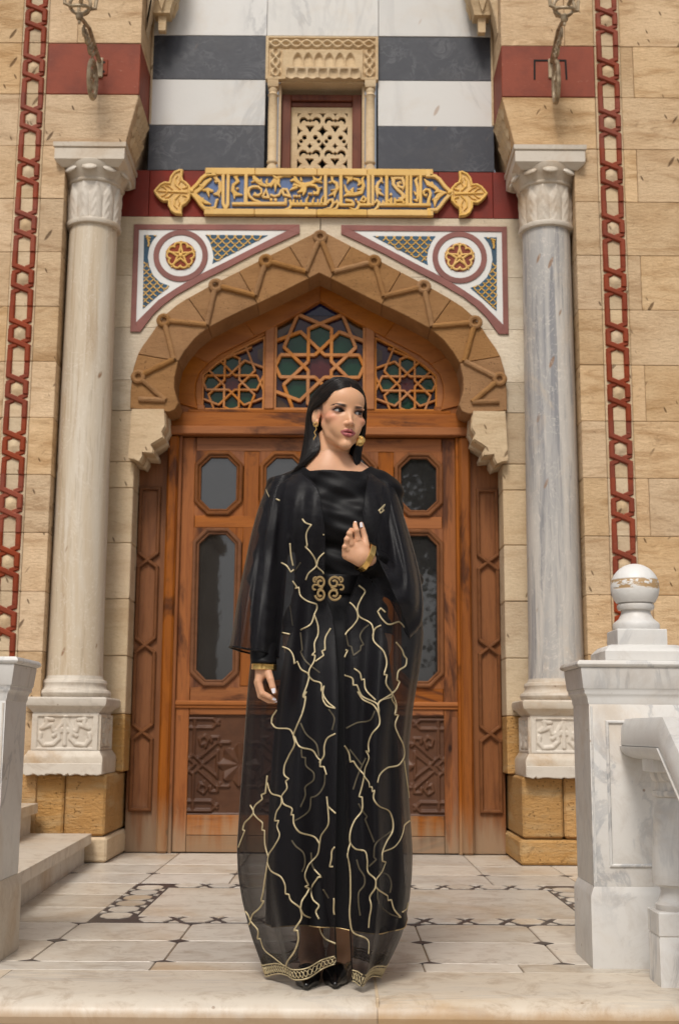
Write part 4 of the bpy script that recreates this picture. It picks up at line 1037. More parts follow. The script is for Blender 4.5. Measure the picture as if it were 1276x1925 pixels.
# ---------------------------------------------------------------- side steps on the left
st = thing('side_steps', 'worn marble side steps climbing to the left of the door', 'steps', (-1.6, 5.5, 0))
n1a, n1b = atZ(28, 1652, .155), atZ(185, 1562, .155)
for k in range(4):
    z = .155 * (k + 1); dx = -.27 * k
    xa, xb = n1a.x + dx - .015 * k, n1b.x + dx - .02 * k
    ya, yb = 4.25, 6.80
    mb = MB(); t = .05
    mb.v = [(xa - .5, ya, z - t), (xa, ya, z - t), (xb, yb, z - t), (xb - .5, yb, z - t), (xa - .5, ya, z), (xa, ya, z), (xb, yb, z), (xb - .5, yb, z)]
    mb.f = [(0, 3, 2, 1), (4, 5, 6, 7), (0, 1, 5, 4), (1, 2, 6, 5), (2, 3, 7, 6), (3, 0, 4, 7)]
    put('step_tread', mb, M['nosing'], st)
    mb = MB(); o = -.035
    mb.v = [(xa - .5, ya + .01, z - .155), (xa + o, ya + .01, z - .155), (xb + o, yb, z - .155), (xb - .5, yb, z - .155), (xa - .5, ya + .01, z - t - .001), (xa + o, ya + .01, z - t - .001), (xb + o, yb, z - t - .001), (xb - .5, yb, z - t - .001)]
    mb.f = [(0, 3, 2, 1), (4, 5, 6, 7), (0, 1, 5, 4), (1, 2, 6, 5), (2, 3, 7, 6), (3, 0, 4, 7)]
    put('step_riser', mb, M['marble_worn'], st)

# ---------------------------------------------------------------- landing floor
bed = put('landing_floor', MB().box(-3.6, 3.4, 3.60, 7.7, -.30, -.004), M['floor_base']); struct(bed)
def tile(p, m=None, c=.002, name='floor_tile', z=0.0):
    """flat tile from an outline in (x, y)"""
    q = p if area2(p) > 0 else p[::-1]; n = len(q); i_ = inset(q, c)
    v = [(a, b, z) for a, b in i_] + [(a, b, z - .003) for a, b in q] + [(a, b, z - .012) for a, b in q]
    f = [tuple(range(n))] + [(k * n + j, (k + 1) * n + j, (k + 1) * n + (j + 1) % n, k * n + (j + 1) % n) for k in (0, 1) for j in range(n)]
    return put(name, MB().add(v, f), m or M['floor'], bed)
gx = [-.935 + .4065 * k for k in range(-5, 9)]
dm = .037
def clipped(x0, x1, y0, y1, corners):
    g_ = .0024; x0 += g_; x1 -= g_; y0 += g_; y1 -= g_; P = []
    for (x, y, sx, sy, k) in ((x0, y0, 1, 1, 0), (x1, y0, -1, 1, 1), (x1, y1, -1, -1, 2), (x0, y1, 1, -1, 3)):
        if k in corners:
            a, b_ = (x, y + sy * dm), (x + sx * dm, y)
            P += [a, b_] if k in (0, 2) else [b_, a]
        else: P.append((x, y))
    return P
def diamond(x, y, half=0):
    e = dm - .002
    P = [(x - e, y), (x, y - e), (x + e, y), (x, y + e)]
    if half > 0: P = [(x - e, y + .001), (x + e, y + .001), (x, y + e)]
    if half < 0: P = [(x - e, y - .001), (x + e, y - .001), (x, y - e)]
    tile(P, M['inlay'], .0006, 'floor_diamond')
YR = [3.985, 4.375, 4.765]
for j in range(2):
    for i in range(len(gx) - 1):
        if gx[i] > 2.1: continue
        tile(clipped(gx[i], gx[i + 1], YR[j], YR[j + 1], (0, 1, 2, 3)))
for i in range(1, len(gx) - 2):
    diamond(gx[i], YR[0], 1); diamond(gx[i], YR[1]); diamond(gx[i], YR[2], -1)
# inlaid frame round the big slabs
XI0, XI1, YI0, YI1 = -.914, 1.10, 4.768, 5.968
bw = .158
def inl(p, m='inlay', z=0.0, c=.0006): tile(p, M[m], c, 'inlay_piece', z)
def rect(x0, x1, y0, y1): return [(x0, y0), (x1, y0), (x1, y1), (x0, y1)]
# dark ground of the frame, then light hexagons let into it
inl(rect(XI0 + .001, XI1 - .001, YI0 + .001, YI0 + bw)); inl(rect(XI0 + .001, XI1 - .001, YI1 - bw, YI1 - .001))
inl(rect(XI0 + .001, XI0 + bw, YI0 + bw + .001, YI1 - bw - .001)); inl(rect(XI1 - bw, XI1 - .001, YI0 + bw + .001, YI1 - bw - .001))
def hexband(x0, x1, y0, y1):
    n = max(1, round((x1 - x0) / .156)); L = (x1 - x0) / n; e = .017
    for k in range(n):
        a, b_ = x0 + k * L, x0 + (k + 1) * L; ym = (y0 + y1) / 2; q = (y1 - y0) / 2 - e; cxh = .027
        inl([(a + .014, ym), (a + .014 + cxh, y0 + e), (b_ - .014 - cxh, y0 + e), (b_ - .014, ym), (b_ - .014 - cxh, y1 - e), (a + .014 + cxh, y1 - e)], 'floor', .003)
        for yy, sgn in ((y0, 1), (y1, -1)):
            inl([(b_ - .019, yy + sgn * .007), (b_ + .019, yy + sgn * .007), (b_, yy + sgn * .042)], 'floor', .003)
hexband(XI0 + bw + .005, XI1 - bw, YI0, YI0 + bw); hexband(XI0 + bw + .005, XI1 - bw, YI1 - bw, YI1)
for xa in (XI0, XI1 - bw):
    n = 6; L = (YI1 - YI0 - .16) / n
    for k in range(n):
        y0 = YI0 + .08 + k * L; ym = y0 + L / 2; q = L / 2 - .016; x0, x1 = xa + .022, xa + bw - .022; ch = .030
        inl([(x0, ym - q * .45), (x0 + ch, ym - q), (x1 - ch, ym - q), (x1, ym - q * .45), (x1, ym + q * .45), (x1 - ch, ym + q), (x0 + ch, ym + q), (x0, ym + q * .45)], 'floor', .003)
        if k < n - 1:
            yj = y0 + L
            inl([(xa + .004, yj - .03), (xa + .028, yj), (xa + .004, yj + .03)], 'floor', .003)
            inl([(xa + bw - .004, yj - .03), (xa + bw - .028, yj), (xa + bw - .004, yj + .03)], 'floor', .003)
for a, b_ in ((XI0 + bw, .17), (.17, XI1 - bw)): tile(rect(a + .0015, b_ - .0015, YI0 + bw + .0015, YI1 - bw - .0015))
# plain slabs beside the frame and the rows behind it
for a, b_, ys in ((-3.2, -2.2, 2), (-2.2, XI0, 3), (XI1, 2.3, 3)):
    for k in range(ys): tile(rect(a + .0016, b_ - .0016, YI0 + (YI1 - YI0) * k / ys + .0016, YI0 + (YI1 - YI0) * (k + 1) / ys - .0016))
YB = [5.97, 6.38, 6.80, 7.42]
for j in range(3):
    for i in range(len(gx) - 1):
        if gx[i] > 2.1: continue
        o = .03
        tile(clipped(gx[i] + o, gx[i + 1] + o, YB[j], YB[j + 1], (2, 3) if j == 0 else ((0, 1) if j == 1 else ())))
for i in range(1, len(gx) - 2): diamond(gx[i] + .03, YB[1])
# front strip and the rounded nosing slabs
for a, b_ in ((-3.2, -1.5), (-1.5, -.55), (-.55, .26), (.26, .55), (.55, 1.5), (1.5, 3.2)): tile(rect(a + .0015, b_ - .0015, 3.85, 3.983))
noz = [(3.848, 0), (3.55, 0), (3.505, -.004), (3.478, -.014), (3.462, -.030), (3.457, -.048), (3.462, -.066), (3.478, -.080), (3.50, -.086), (3.848, -.086)]
for a, b_ in ((-2.4, -.95), (-.95, .108), (.108, 1.35), (1.35, 2.4)):
    n = len(noz); NX = 2
    v = [(a + .001, y, z) for y, z in noz] + [(b_ - .001, y, z) for y, z in noz]
    f = [(k, (k + 1) % n, n + (k + 1) % n, n + k) for k in range(n)] + [tuple(range(n)), tuple(range(n, 2 * n))]
    put('nosing_slab', MB().add(v, f).mesh('nosing_slab', 30), M['nosing'], bed)
put('nosing_joint', MB().box(.104, .1125, 3.47, 3.845, -.08, .0012, .001), M['stone_pale'], bed)
for z0, z1, y in ((-.112, -.088, 3.487), (-.20, -.114, 3.505)): put('riser_moulding', MB().box(-2.4, 2.4, y, 3.84, z0, z1, .006), M['nosing'], bed)
fs = put('front_steps', MB().box(-2.3, 2.3, 3.14, 3.84, -.40, -.19, .012), M['marble_worn']); struct(fs)
for k in range(1, 5): put('front_step', MB().box(-2.3 - .1 * k, 2.3 + .1 * k, 3.14 - .34 * k, 3.84, -.40 - .17 * k, -.19 - .17 * k - .001, .012), M['marble_worn'], fs)
g = G('plaza_paving'); p = g.pos(rnd=False); col = g.mix(g.noise(p, .8, 6), (.30, .26, .21), (.23, .20, .165)); M['plaza'] = g.done(col, .85, g.bump(g.noise(p, 30, 4), .3, .01))
gr = put('ground', MB().add([(-400, -400, -1.06), (400, -400, -1.06), (400, 400, -1.06), (-400, 400, -1.06)], [(0, 1, 2, 3)]), M['plaza']); struct(gr)

# ---------------------------------------------------------------- iron lantern brackets on the red pier courses
def bracket(s):
    lab = ('ornate iron lantern bracket turned to show its pierced side, on the left red pier', 'ornate iron lantern bracket seen nearly edge on, on the right red pier')[s > 0]
    p0 = atY(188, 130, YF) if s < 0 else atY(1036, 132, YF)
    c = thing('lantern_bracket', lab, 'bracket', tuple(p0), 'lantern brackets')
    x, z = p0.x, p0.z; Y = YF
    yt = YF - .40
    if s < 0: tip = atY(150, 34, yt); bot = atY(168, 186, YF - .11); sway = .0
    else: tip = atY(1060, 38, yt); bot = atY(1036, 194, YF - .11)
    xs = lambda y: x + (tip.x - x) * np.clip((YF - y) / .40, 0, 1)
    P = lambda u, w: (xs(YF - u), YF - u, w)      # u forward from the wall, w height
    zt = tip.z; zb = bot.z
    mb = MB()
    put('wall_plate', MB().box(x - .02, x + .02, YF - .012, YF + .005, z - .055, z + .07, .004), M['iron'], c)
    fr = MB()
    fr.tube([P(.012, z + .045), P(.10, z + .075), P(.22, zt + .045), P(.36, zt + .02), P(.40, zt + .01)], [.014, .014, .012, .012, .011], 8)
    cz = (z + zb) / 2 - .01; R_ = (z - zb) / 2 * .92
    ring = [P(.125 + R_ * .62 * math.cos(t), cz + R_ * math.sin(t)) for t in np.linspace(0, 2 * pi, 26, endpoint=False)]
    fr.tube(ring, .013, 8, closed=True)
    put('bracket_arm', fr, M['iron'], c)
    sc = MB()
    def spiral(cu, cz_, r0, a0, turns, sq=.8):
        pts = []
        for t in np.linspace(0, 1, 26):
            a = a0 + turns * 2 * pi * t; r = r0 * (1 - .85 * t); pts.append(P(cu + r * sq * math.cos(a), cz_ + r * math.sin(a)))
        sc.tube(pts, [.009 - .004 * t for t in np.linspace(0, 1, 26)], 7)
    for q in ((.125, cz + R_ * .35, R_ * .46, .6, 1.4), (.125, cz - R_ * .38, R_ * .46, -2.4, 1.4), (.20, z + .03, .055, 2.6, 1.3), (.26, zt - .03, .05, 2.8, 1.3), (.315, zt - .025, .038, 2.6, 1.2)): spiral(*q)
    for t in np.linspace(.15, .95, 7): sc.tube([P(.05 + .28 * t, z + .05 + (zt - z - .04) * t), P(.12 + .20 * t, z - .02 + (zt - z) * t)], .008, 6)
    put('bracket_scroll', sc, M['iron'], c)
    kn = MB().sphere((tip.x, yt, zt + .012), (.022, .022, .030), 12, 8); kn.sphere((tip.x, yt, zt - .024), (.009, .009, .014), 10, 6)
    put('bracket_knob', kn, M['iron'], c)
    lr = MB(); zc = zt + .085
    lr.tube([(tip.x + .052 * math.cos(t), yt - .0 + .052 * math.sin(t) * .9, zc - .03 + .03 * math.cos(t * 2) * .2) for t in np.linspace(0, 2 * pi, 24, endpoint=False)], .010, 8, closed=True)
    lr.tube([(tip.x + .058 * math.cos(t), yt, zc + .058 * math.sin(t)) for t in np.linspace(0, 2 * pi, 24, endpoint=False)], .010, 8, closed=True)
    for t in np.linspace(.3, 2 * pi + .3, 4, endpoint=False): lr.tube([(tip.x + .05 * math.cos(t), yt + .05 * math.sin(t), zc - .02), (tip.x + .085 * math.cos(t), yt + .085 * math.sin(t), zc - .01), (tip.x + .09 * math.cos(t), yt + .09 * math.sin(t), zc + .05)], .011, 7)
    lr.tube([(tip.x, yt, zc + .05), (tip.x, yt, zc + .5)], .008, 7)
    put('lantern_ring', lr, M['iron'], c)
bracket(-1); bracket(1)
# ---------------------------------------------------------------- door
def Dx(px, py=1200, Y=YD): return atY(px, py, Y).x
def Dz(py, Y=YD): return atY(600, py, Y).z
dr = thing('wooden_door', 'double wooden door with octagonal panes under a stained glass arched transom', 'door', (XC, YD, 0))
dark = put('door_back', MB().box(XC - 1.15, XC + 1.15, YD + .12, YD + .14, 0, 3.5), M['void'], dr)
zl = Dz(822); zt0, zt1 = Dz(822), Dz(778)
hJ = 1.100
# side boards with planted mouldings
for s in (-1, 1):
    h0, h1 = .914, hJ
    sb = put('side_board', MB().box(H(s, h0), H(s, h1), YD + .012, YD + .06, 0.002, zt0, .003), M['wood_side'], dr)
    mb = MB(); y0, y1 = YD - .010, YD + .014; w = .022
    a, b = .960, 1.072; hc = (a + b) / 2
    lv = [Dz(920), Dz(1055), Dz(1215), Dz(1378), Dz(1524)]
    z5 = Dz(1060)
    X = lambda h: H(s, h)
    xs_ = [lv[1], lv[2], lv[3]]; e = .046
    mb.ribbon([(X(a), xs_[0] + e), (X(a), lv[0]), (X(b), lv[0]), (X(b), xs_[0] + e)], w, y0, y1, .007)
    mb2 = [xs_[0] - e, xs_[1] + e, xs_[1] - e, xs_[2] + e]
    for hh in (a, b):
        mb.ribbon([(X(hh), xs_[0] - e), (X(hh), xs_[1] + e)], w, y0, y1, .007); mb.ribbon([(X(hh), xs_[1] - e), (X(hh), xs_[2] + e)], w, y0, y1, .007)
    mb.ribbon([(X(a), xs_[2] - e), (X(a), lv[4]), (X(b), lv[4]), (X(b), xs_[2] - e)], w, y0, y1, .007)
    for zc in xs_:
        mb.ribbon([(X(a - .004), zc + e), (X(b + .004), zc - e)], w, y0 - .003, y1, .007); mb.ribbon([(X(a - .004), zc - e), (X(b + .004), zc + e)], w, y0 - .0015, y1, .007)
    put('panel_moulding', mb, M['wood_mould'], sb)
    # door post
    put('door_post', MB().box(H(s, .846), H(s, .912), YD - .045, YD + .06, .002, zt0 - .001, .012), M['wood_v'], dr)
    put('post_bead', MB().tube([(H(s, .838), YD - .012, .003), (H(s, .838), YD - .012, zt0 - .002)], .013, 10), M['wood_v'], dr)
# transom beam
put('transom_beam', MB().box(XC - hJ, XC + hJ, YD - .03, YD + .06, zt0 + .055, zt1, .004), M['wood_h'], dr)
put('transom_beam', MB().box(XC - .925, XC + .925, YD - .062, YD + .06, zt0 + .001, zt0 + .054, .006), M['wood_h'], dr)
# leaves
def octa(x0, x1, z0, z1, c): return [(x0 + c, z0), (x1 - c, z0), (x1, z0 + c), (x1, z1 - c), (x1 - c, z1), (x0 + c, z1), (x0, z1 - c), (x0, z0 + c)]
YL = YD + .005
for s in (-1, 1):
    lf = put('door_leaf', MB().box(H(s, .008), H(s, .828), YL + .030, YL + .055, .004, zt0 - .002), M['wood_v'], dr)
    def pc(n, h0, h1, z0, z1, m, y=0.0): return put(n, MB().box(H(s, h0 + .0012), H(s, h1 - .0012), YL + y + rnd.uniform(-.0015, .0015), YL + .045, z0 + .0012, z1 - .0012, .003), M[m], lf)
    ztop = zt0 - .003
    r = [Dz(p) for p in (1600, 1572, 1533, 1345, 1322, 1291, 993, 970, 849)]
    pc('stile', .745, .828, .004, ztop, 'wood_v'); pc('stile', .008, .068, .004, ztop, 'wood_v')
    pc('stile', .360, .454, r[5], r[8], 'wood_v')
    pc('rail', .068, .745, r[8], ztop, 'wood_h'); pc('rail', .068, .745, r[6], r[7], 'wood_h'); pc('rail', .068, .745, r[4], r[5], 'wood_h', .003)
    pc('rail', .068, .745, r[3], r[4] - .012, 'wood_h'); pc('rail', .068, .745, r[1], r[2], 'wood_h'); pc('rail', .068, .745, .004, r[1], 'wood_h', -.004)
    mo = MB(); mo.ribbon([(H(s, .02), r[4] - .004), (H(s, .826), r[4] - .004)], .030, YL - .020, YL + .02, .008); mo.ribbon([(H(s, .02), r[4] - .026), (H(s, .826), r[4] - .026)], .014, YL - .012, YL + .02, .004)
    put('rail_moulding', mo, M['wood_h'], lf)
    # octagonal panes
    for (h0, h1) in ((.457, .752), (.062, .357)):
        for (za, zb) in ((r[7] - .005, r[8] + .005), (r[5] - .008, r[6] + .004)):
            x0, x1 = sorted((H(s, h0), H(s, h1)))
            # corner blocks filling the square behind the moulding
            out = octa(x0 - .004, x1 + .004, za, zb, .085)
            for (cx_, cz_, sx_, sz_) in ((x0, za, 1, 1), (x1, za, -1, 1), (x1, zb, -1, -1), (x0, zb, 1, -1)):
                put('corner_block', MB().prism([(cx_ - sx_ * .004, cz_), (cx_ + sx_ * .10, cz_), (cx_ - sx_ * .004, cz_ + sz_ * .10)], YL + .002, YL + .044, .001), M['wood_v'], lf)
            o = inset(octa(x0, x1, za + .004, zb - .004, .082), .014)
            mb = MB(); mb.ribbon(o, .026, YL - .018, YL + .02, .008, closed=True)
            o2 = inset(octa(x0, x1, za + .004, zb - .004, .082), .034); mb.ribbon(o2, .014, YL - .006, YL + .03, .004, closed=True)
            put('pane_moulding', mb, M['wood_mould'], lf)
            gl = inset(octa(x0, x1, za + .004, zb - .004, .082), .036)
            put('glass_pane', MB().prism(gl, YL + .016, YL + .028), M['glass'], lf)
    pc('stile', .789, .8285, r[2], r[3], 'wood_v', -.001); pc('stile', .067, .105, r[2], r[3], 'wood_v', -.001)
    # carved lower panel
    z0, z1 = r[2], r[3]; x0, x1 = sorted((H(s, .106), H(s, .788)))
    cx_, cz_ = (x0 + x1) / 2 , (z0 + z1) / 2; hw, hh = (x1 - x0) / 2, (z1 - z0) / 2
    def carve(Xg, Zg):
        X = np.abs(Xg - cx_); Z = np.abs(Zg - cz_); Zs = (Zg - cz_)
        h = np.full(X.shape, .004)
        rW = .010
        ln = [[(hw - .022, 0.06), (hw - .022, hh - .022), (.16, hh - .022), (.125, hh - .055)], [(hw - .075, .06), (hw - .075, hh - .02)], [(hw - .025, hh - .075), (.16, hh - .075), (.125, hh - .035)],
              [(hw - .022, .06), (hw - .02 - .055, .005), (hw - .13, -.05)], [(hw - .075, .06), (hw - .015, 0.0)], [(hw - .075, .05), (hw - .14, -.01), (hw - .20, -.02)],
              [(hw - .10, .03), (.125, .13), (.11, .11)], [(.128, .07), (.165, .04), (hw - .11, -.01)], [(.128, .0), (.128, .075)], [(.06, .125), (.125, .125), (.125, .155), (.165, .155), (.165, .13)],
              [(.20, .10), (.185, .14), (.205, .165), (.235, .145), (.225, .11), (.20, .12)]]
        h = np.maximum(h, .004 + .013 * strokes(X, Z, ln, rW) )
        # faceted star in the middle
        r_ = np.hypot(X, Z); th = np.arctan2(Zs, Xg - cx_); k = (th / (2 * pi / 16)) % 2; tri = np.abs(k - 1)
        star = .124 * (0.80 + .20 * np.cos(4 * th) ** 2)
        h = np.where(r_ < star, .006 + .020 * (tri) * np.clip(r_ / .124, 0, 1) ** .6, h)
        edge = (X > hw - .006) | (Z > hh - .006)
        return np.where(edge, .014, h)
    put('carved_panel', MB().field(x0, x1, z0, z1, 150, 130, YL + .020, carve, .02).mesh('carved_panel', 70), M['wood_dark'], lf)

# ---------------------------------------------------------------- arched transom with stained glass
YT = YD - .005
tr = put('transom_frame', MB().box(XC - .80, XC + .80, YT - .012, YT + .05, zt1 + .001, Dz(771, YT), .004), M['wood_h'], dr)
big = [(p[0] * 1.0, p[1]) for p in intL] + mir(intL)[0:]
arcL = xz([(346, 770), (341, 745), (340, 720), (346, 693), (360, 672), (382, 650), (412, 632), (470, 606), (530, 578), (600, 541)], YT)
arcL[-1] = (XC, arcL[-1][1])
inL = xz([(372, 770), (368, 745), (369, 722), (376, 702), (392, 684), (416, 666), (440, 654), (480, 634), (535, 606), (600, 567)], YT)
inL[-1] = (XC, inL[-1][1])
for s in (-1, 1):
    a = arcL if s < 0 else [(2 * XC - x, z) for x, z in arcL]; b = inL if s < 0 else [(2 * XC - x, z) for x, z in inL]
    a2 = [(x + s * .06, z + .04) for x, z in a[:-1]] + [(a[-1][0], a[-1][1] + .06)]
    for i0, i1 in ((0, 4), (4, 7), (7, 9)):
        put('arch_board', MB().prism(a2[i0:i1 + 1] + b[i0:i1 + 1][::-1], YT - .02, YT + .05, .004), M['wood_arch'], dr)
    # vertical bars beside the middle light
    x0, x1 = sorted((H(s, .278), H(s, .337)))
    put('transom_bar', MB().box(x0, x1, YT - .0165, YT + .038, Dz(771, YT) + .001, Dz(572, YT), .006), M['wood_arch'], dr)
backing = MB().prism([(XC - .82, Dz(772)), (XC + .82, Dz(772)), (XC + .80, Dz(690)), (XC + .60, Dz(630)), (XC, Dz(542)), (XC - .60, Dz(630)), (XC - .80, Dz(690))], YT + .040, YT + .052)
put('purple_glass', backing, M['glass_purple'], dr)
def clipline(a, b, poly):
    """clip a segment to a convex outline"""
    P = poly if area2(poly) > 0 else poly[::-1]; t0, t1 = 0.0, 1.0
    dx, dz = b[0] - a[0], b[1] - a[1]
    for i in range(len(P)):
        p, q = P[i - 1], P[i]; nx, nz = -(q[1] - p[1]), q[0] - p[0]
        d = nx * dx + nz * dz; e = nx * (a[0] - p[0]) + nz * (a[1] - p[1])
        if abs(d) < 1e-12:
            if e < 0: return None
            continue
        t = -e / d
        if d > 0: t0 = max(t0, t)
        else: t1 = min(t1, t)
    if t0 >= t1 - 1e-4: return None
    return ((a[0] + dx * t0, a[1] + dz * t0), (a[0] + dx * t1, a[1] + dz * t1))
def lattice(cpx, unit, poly, label):
    """eight-fold star lattice: unit = metres per measured step"""
    c = atY(cpx[0], cpx[1], YT); cx_, cz_ = (cpx[2] if len(cpx) > 2 else c.x), c.z
    mb_all = []
    d, T0, T1, T2 = 128 * unit, 50 * unit, 440 * unit, 495 * unit; w = 37 * unit
    def g_(k, t, o):
        a = pi / 2 - k * pi / 4; return (cx_ + t * math.cos(a) + o * math.sin(a), cz_ + t * math.sin(a) - o * math.cos(a))
    lat = put('star_lattice', MB().box(cx_ - .001, cx_ + .001, YT + .03, YT + .031, cz_ - .001, cz_ + .001), M['wood_strip'], dr, label=label)
    for k in range(8):
        for sg in (-1, 1):
            for (a, b, dy) in ((g_(k, T0, sg * d), g_(k, T1, sg * d), .0), (g_(k, T1 - 6 * unit, sg * d), g_(k, T2 + (T2 - T1) * 2.6, -sg * d * 2.6), .0007)):
                q = clipline(a, b, poly)
                if q:
                    L = math.hypot(q[1][0] - q[0][0], q[1][1] - q[0][1])
                    if L > .012: put('lattice_strip', MB().ribbon([q[0], q[1]], w, YT + .002 + dy + (.0012 if sg > 0 else 0) + .0001 * k, YT + .034, .002), M['wood_strip'], lat)
        # green petals
        pt = [g_(k, 205 * unit, 0), g_(k, 300 * unit, d * .92), g_(k, T1, d * .92), g_(k, T2 - 5 * unit, 0), g_(k, T1, -d * .92), g_(k, 300 * unit, -d * .92)]
        if all(clipline(p, (cx_, cz_), poly) for p in pt): put('glass_petal', MB().prism(pt, YT + .033 + .0004, YT + .039), M['glass_green'], lat)
    star = []
    for k in range(16):
        a = pi / 2 - k * pi / 8; r = (178 if k % 2 == 0 else 136) * unit
        star.append((cx_ + r * math.cos(a), cz_ + r * math.sin(a)))
    put('glass_star', MB().prism(star, YT + .0335, YT + .039), M['glass_wine'], lat)
    P_ = inset(poly if area2(poly) > 0 else poly[::-1], w * .3)
    put('lattice_border', MB().ribbon(P_, w * .9, YT + .0005, YT + .034, .002, closed=True), M['wood_strip'], lat)
    return lat
u1 = .17241 / 2350 * 7.72
hC = .280
zbt = Dz(771, YT)
polyC = [(XC - hC, zbt), (XC + hC, zbt), (XC + hC, Dz(618, YT)), (XC + hC, Dz(606, YT)), (XC + .0, Dz(561, YT)), (XC - hC, Dz(606, YT))]
lat = lattice((601.5, 687.5, XC), u1 * .98, polyC, 'large eight point star lattice of the middle light')
gp_ = lambda pts: [(XC + x, z) for x, z in pts]
put('glass_piece', MB().prism(gp_([(-.19, Dz(590, YT)), (.19, Dz(590, YT)), (0, Dz(561, YT) + .02), ]), YT + .036, YT + .0395), M['glass_blue'], lat)
for s in (-1, 1):
    put('glass_piece', MB().prism([(H(s, .13), Dz(600, YT)), (H(s, .27), Dz(640, YT)), (H(s, .27), Dz(590, YT)), (H(s, .19), Dz(585, YT))], YT + .0362, YT + .0395), M['glass_amber'], lat)
    put('glass_piece', MB().prism([(H(s, .15), Dz(774, YT)), (H(s, .27), Dz(774, YT)), (H(s, .27), Dz(738, YT))], YT + .0362, YT + .0395), M['glass_amber'], lat)
    cs = atY(435.7, 718.5, YT); cxs = cs.x if s < 0 else 2 * XC - cs.x
    hI, hO = .339, .718
    PS = [(H(s, hO), zbt), (H(s, hI), zbt), (H(s, hI), Dz(632.5, YT)), (H(s, .38), Dz(638, YT)), (H(s, .53), Dz(661, YT)), (H(s, .64), Dz(684, YT)), (H(s, hO), Dz(705, YT))]
    l2 = lattice((435.7, 718.5, cxs), u1 * .628, PS, 'small star lattice of the %s light' % SIDEW[s])
    put('glass_piece', MB().prism([(H(s, .325), Dz(648, YT)), (H(s, .385), Dz(655, YT)), (H(s, .385), Dz(672, YT)), (H(s, .325), Dz(684, YT))], YT + .0362, YT + .0395), M['glass_amber'], l2)
    # boards that fill the curve outside the side lights
    o = inL if s < 0 else [(2 * XC - x, z) for x, z in inL]
    fill = [o[0], o[1], o[2], o[3], o[4], (H(s, hO), Dz(705, YT)), (H(s, hO), zbt)]
    put('curve_board', MB().prism(fill, YT - .004, YT + .05, .003), M['wood_arch'], dr)
    fill = [o[4], o[5], o[6], o[7], (H(s, .337), o[8][1] - .02), (H(s, .337), Dz(630, YT)), (H(s, .38), Dz(638, YT)), (H(s, .53), Dz(661, YT)), (H(s, .64), Dz(684, YT)), (H(s, hO), Dz(705, YT))]
    put('curve_board', MB().prism(fill, YT - .003, YT + .05, .003), M['wood_arch'], dr)
    put('transom_foot', MB().box(H(s, .70), H(s, hJ), YT - .008, YT + .05, zt1 + .001, zt1 + .05, .004), M['wood_h'], dr)
    put('transom_end', MB().prism([(H(s, .745), zbt), (H(s, hO), zbt), (H(s, hO), zt1 + .03), (H(s, .80), zt1 + .03)], YT - .009, YT + .05, .002), M['wood_arch'], dr)
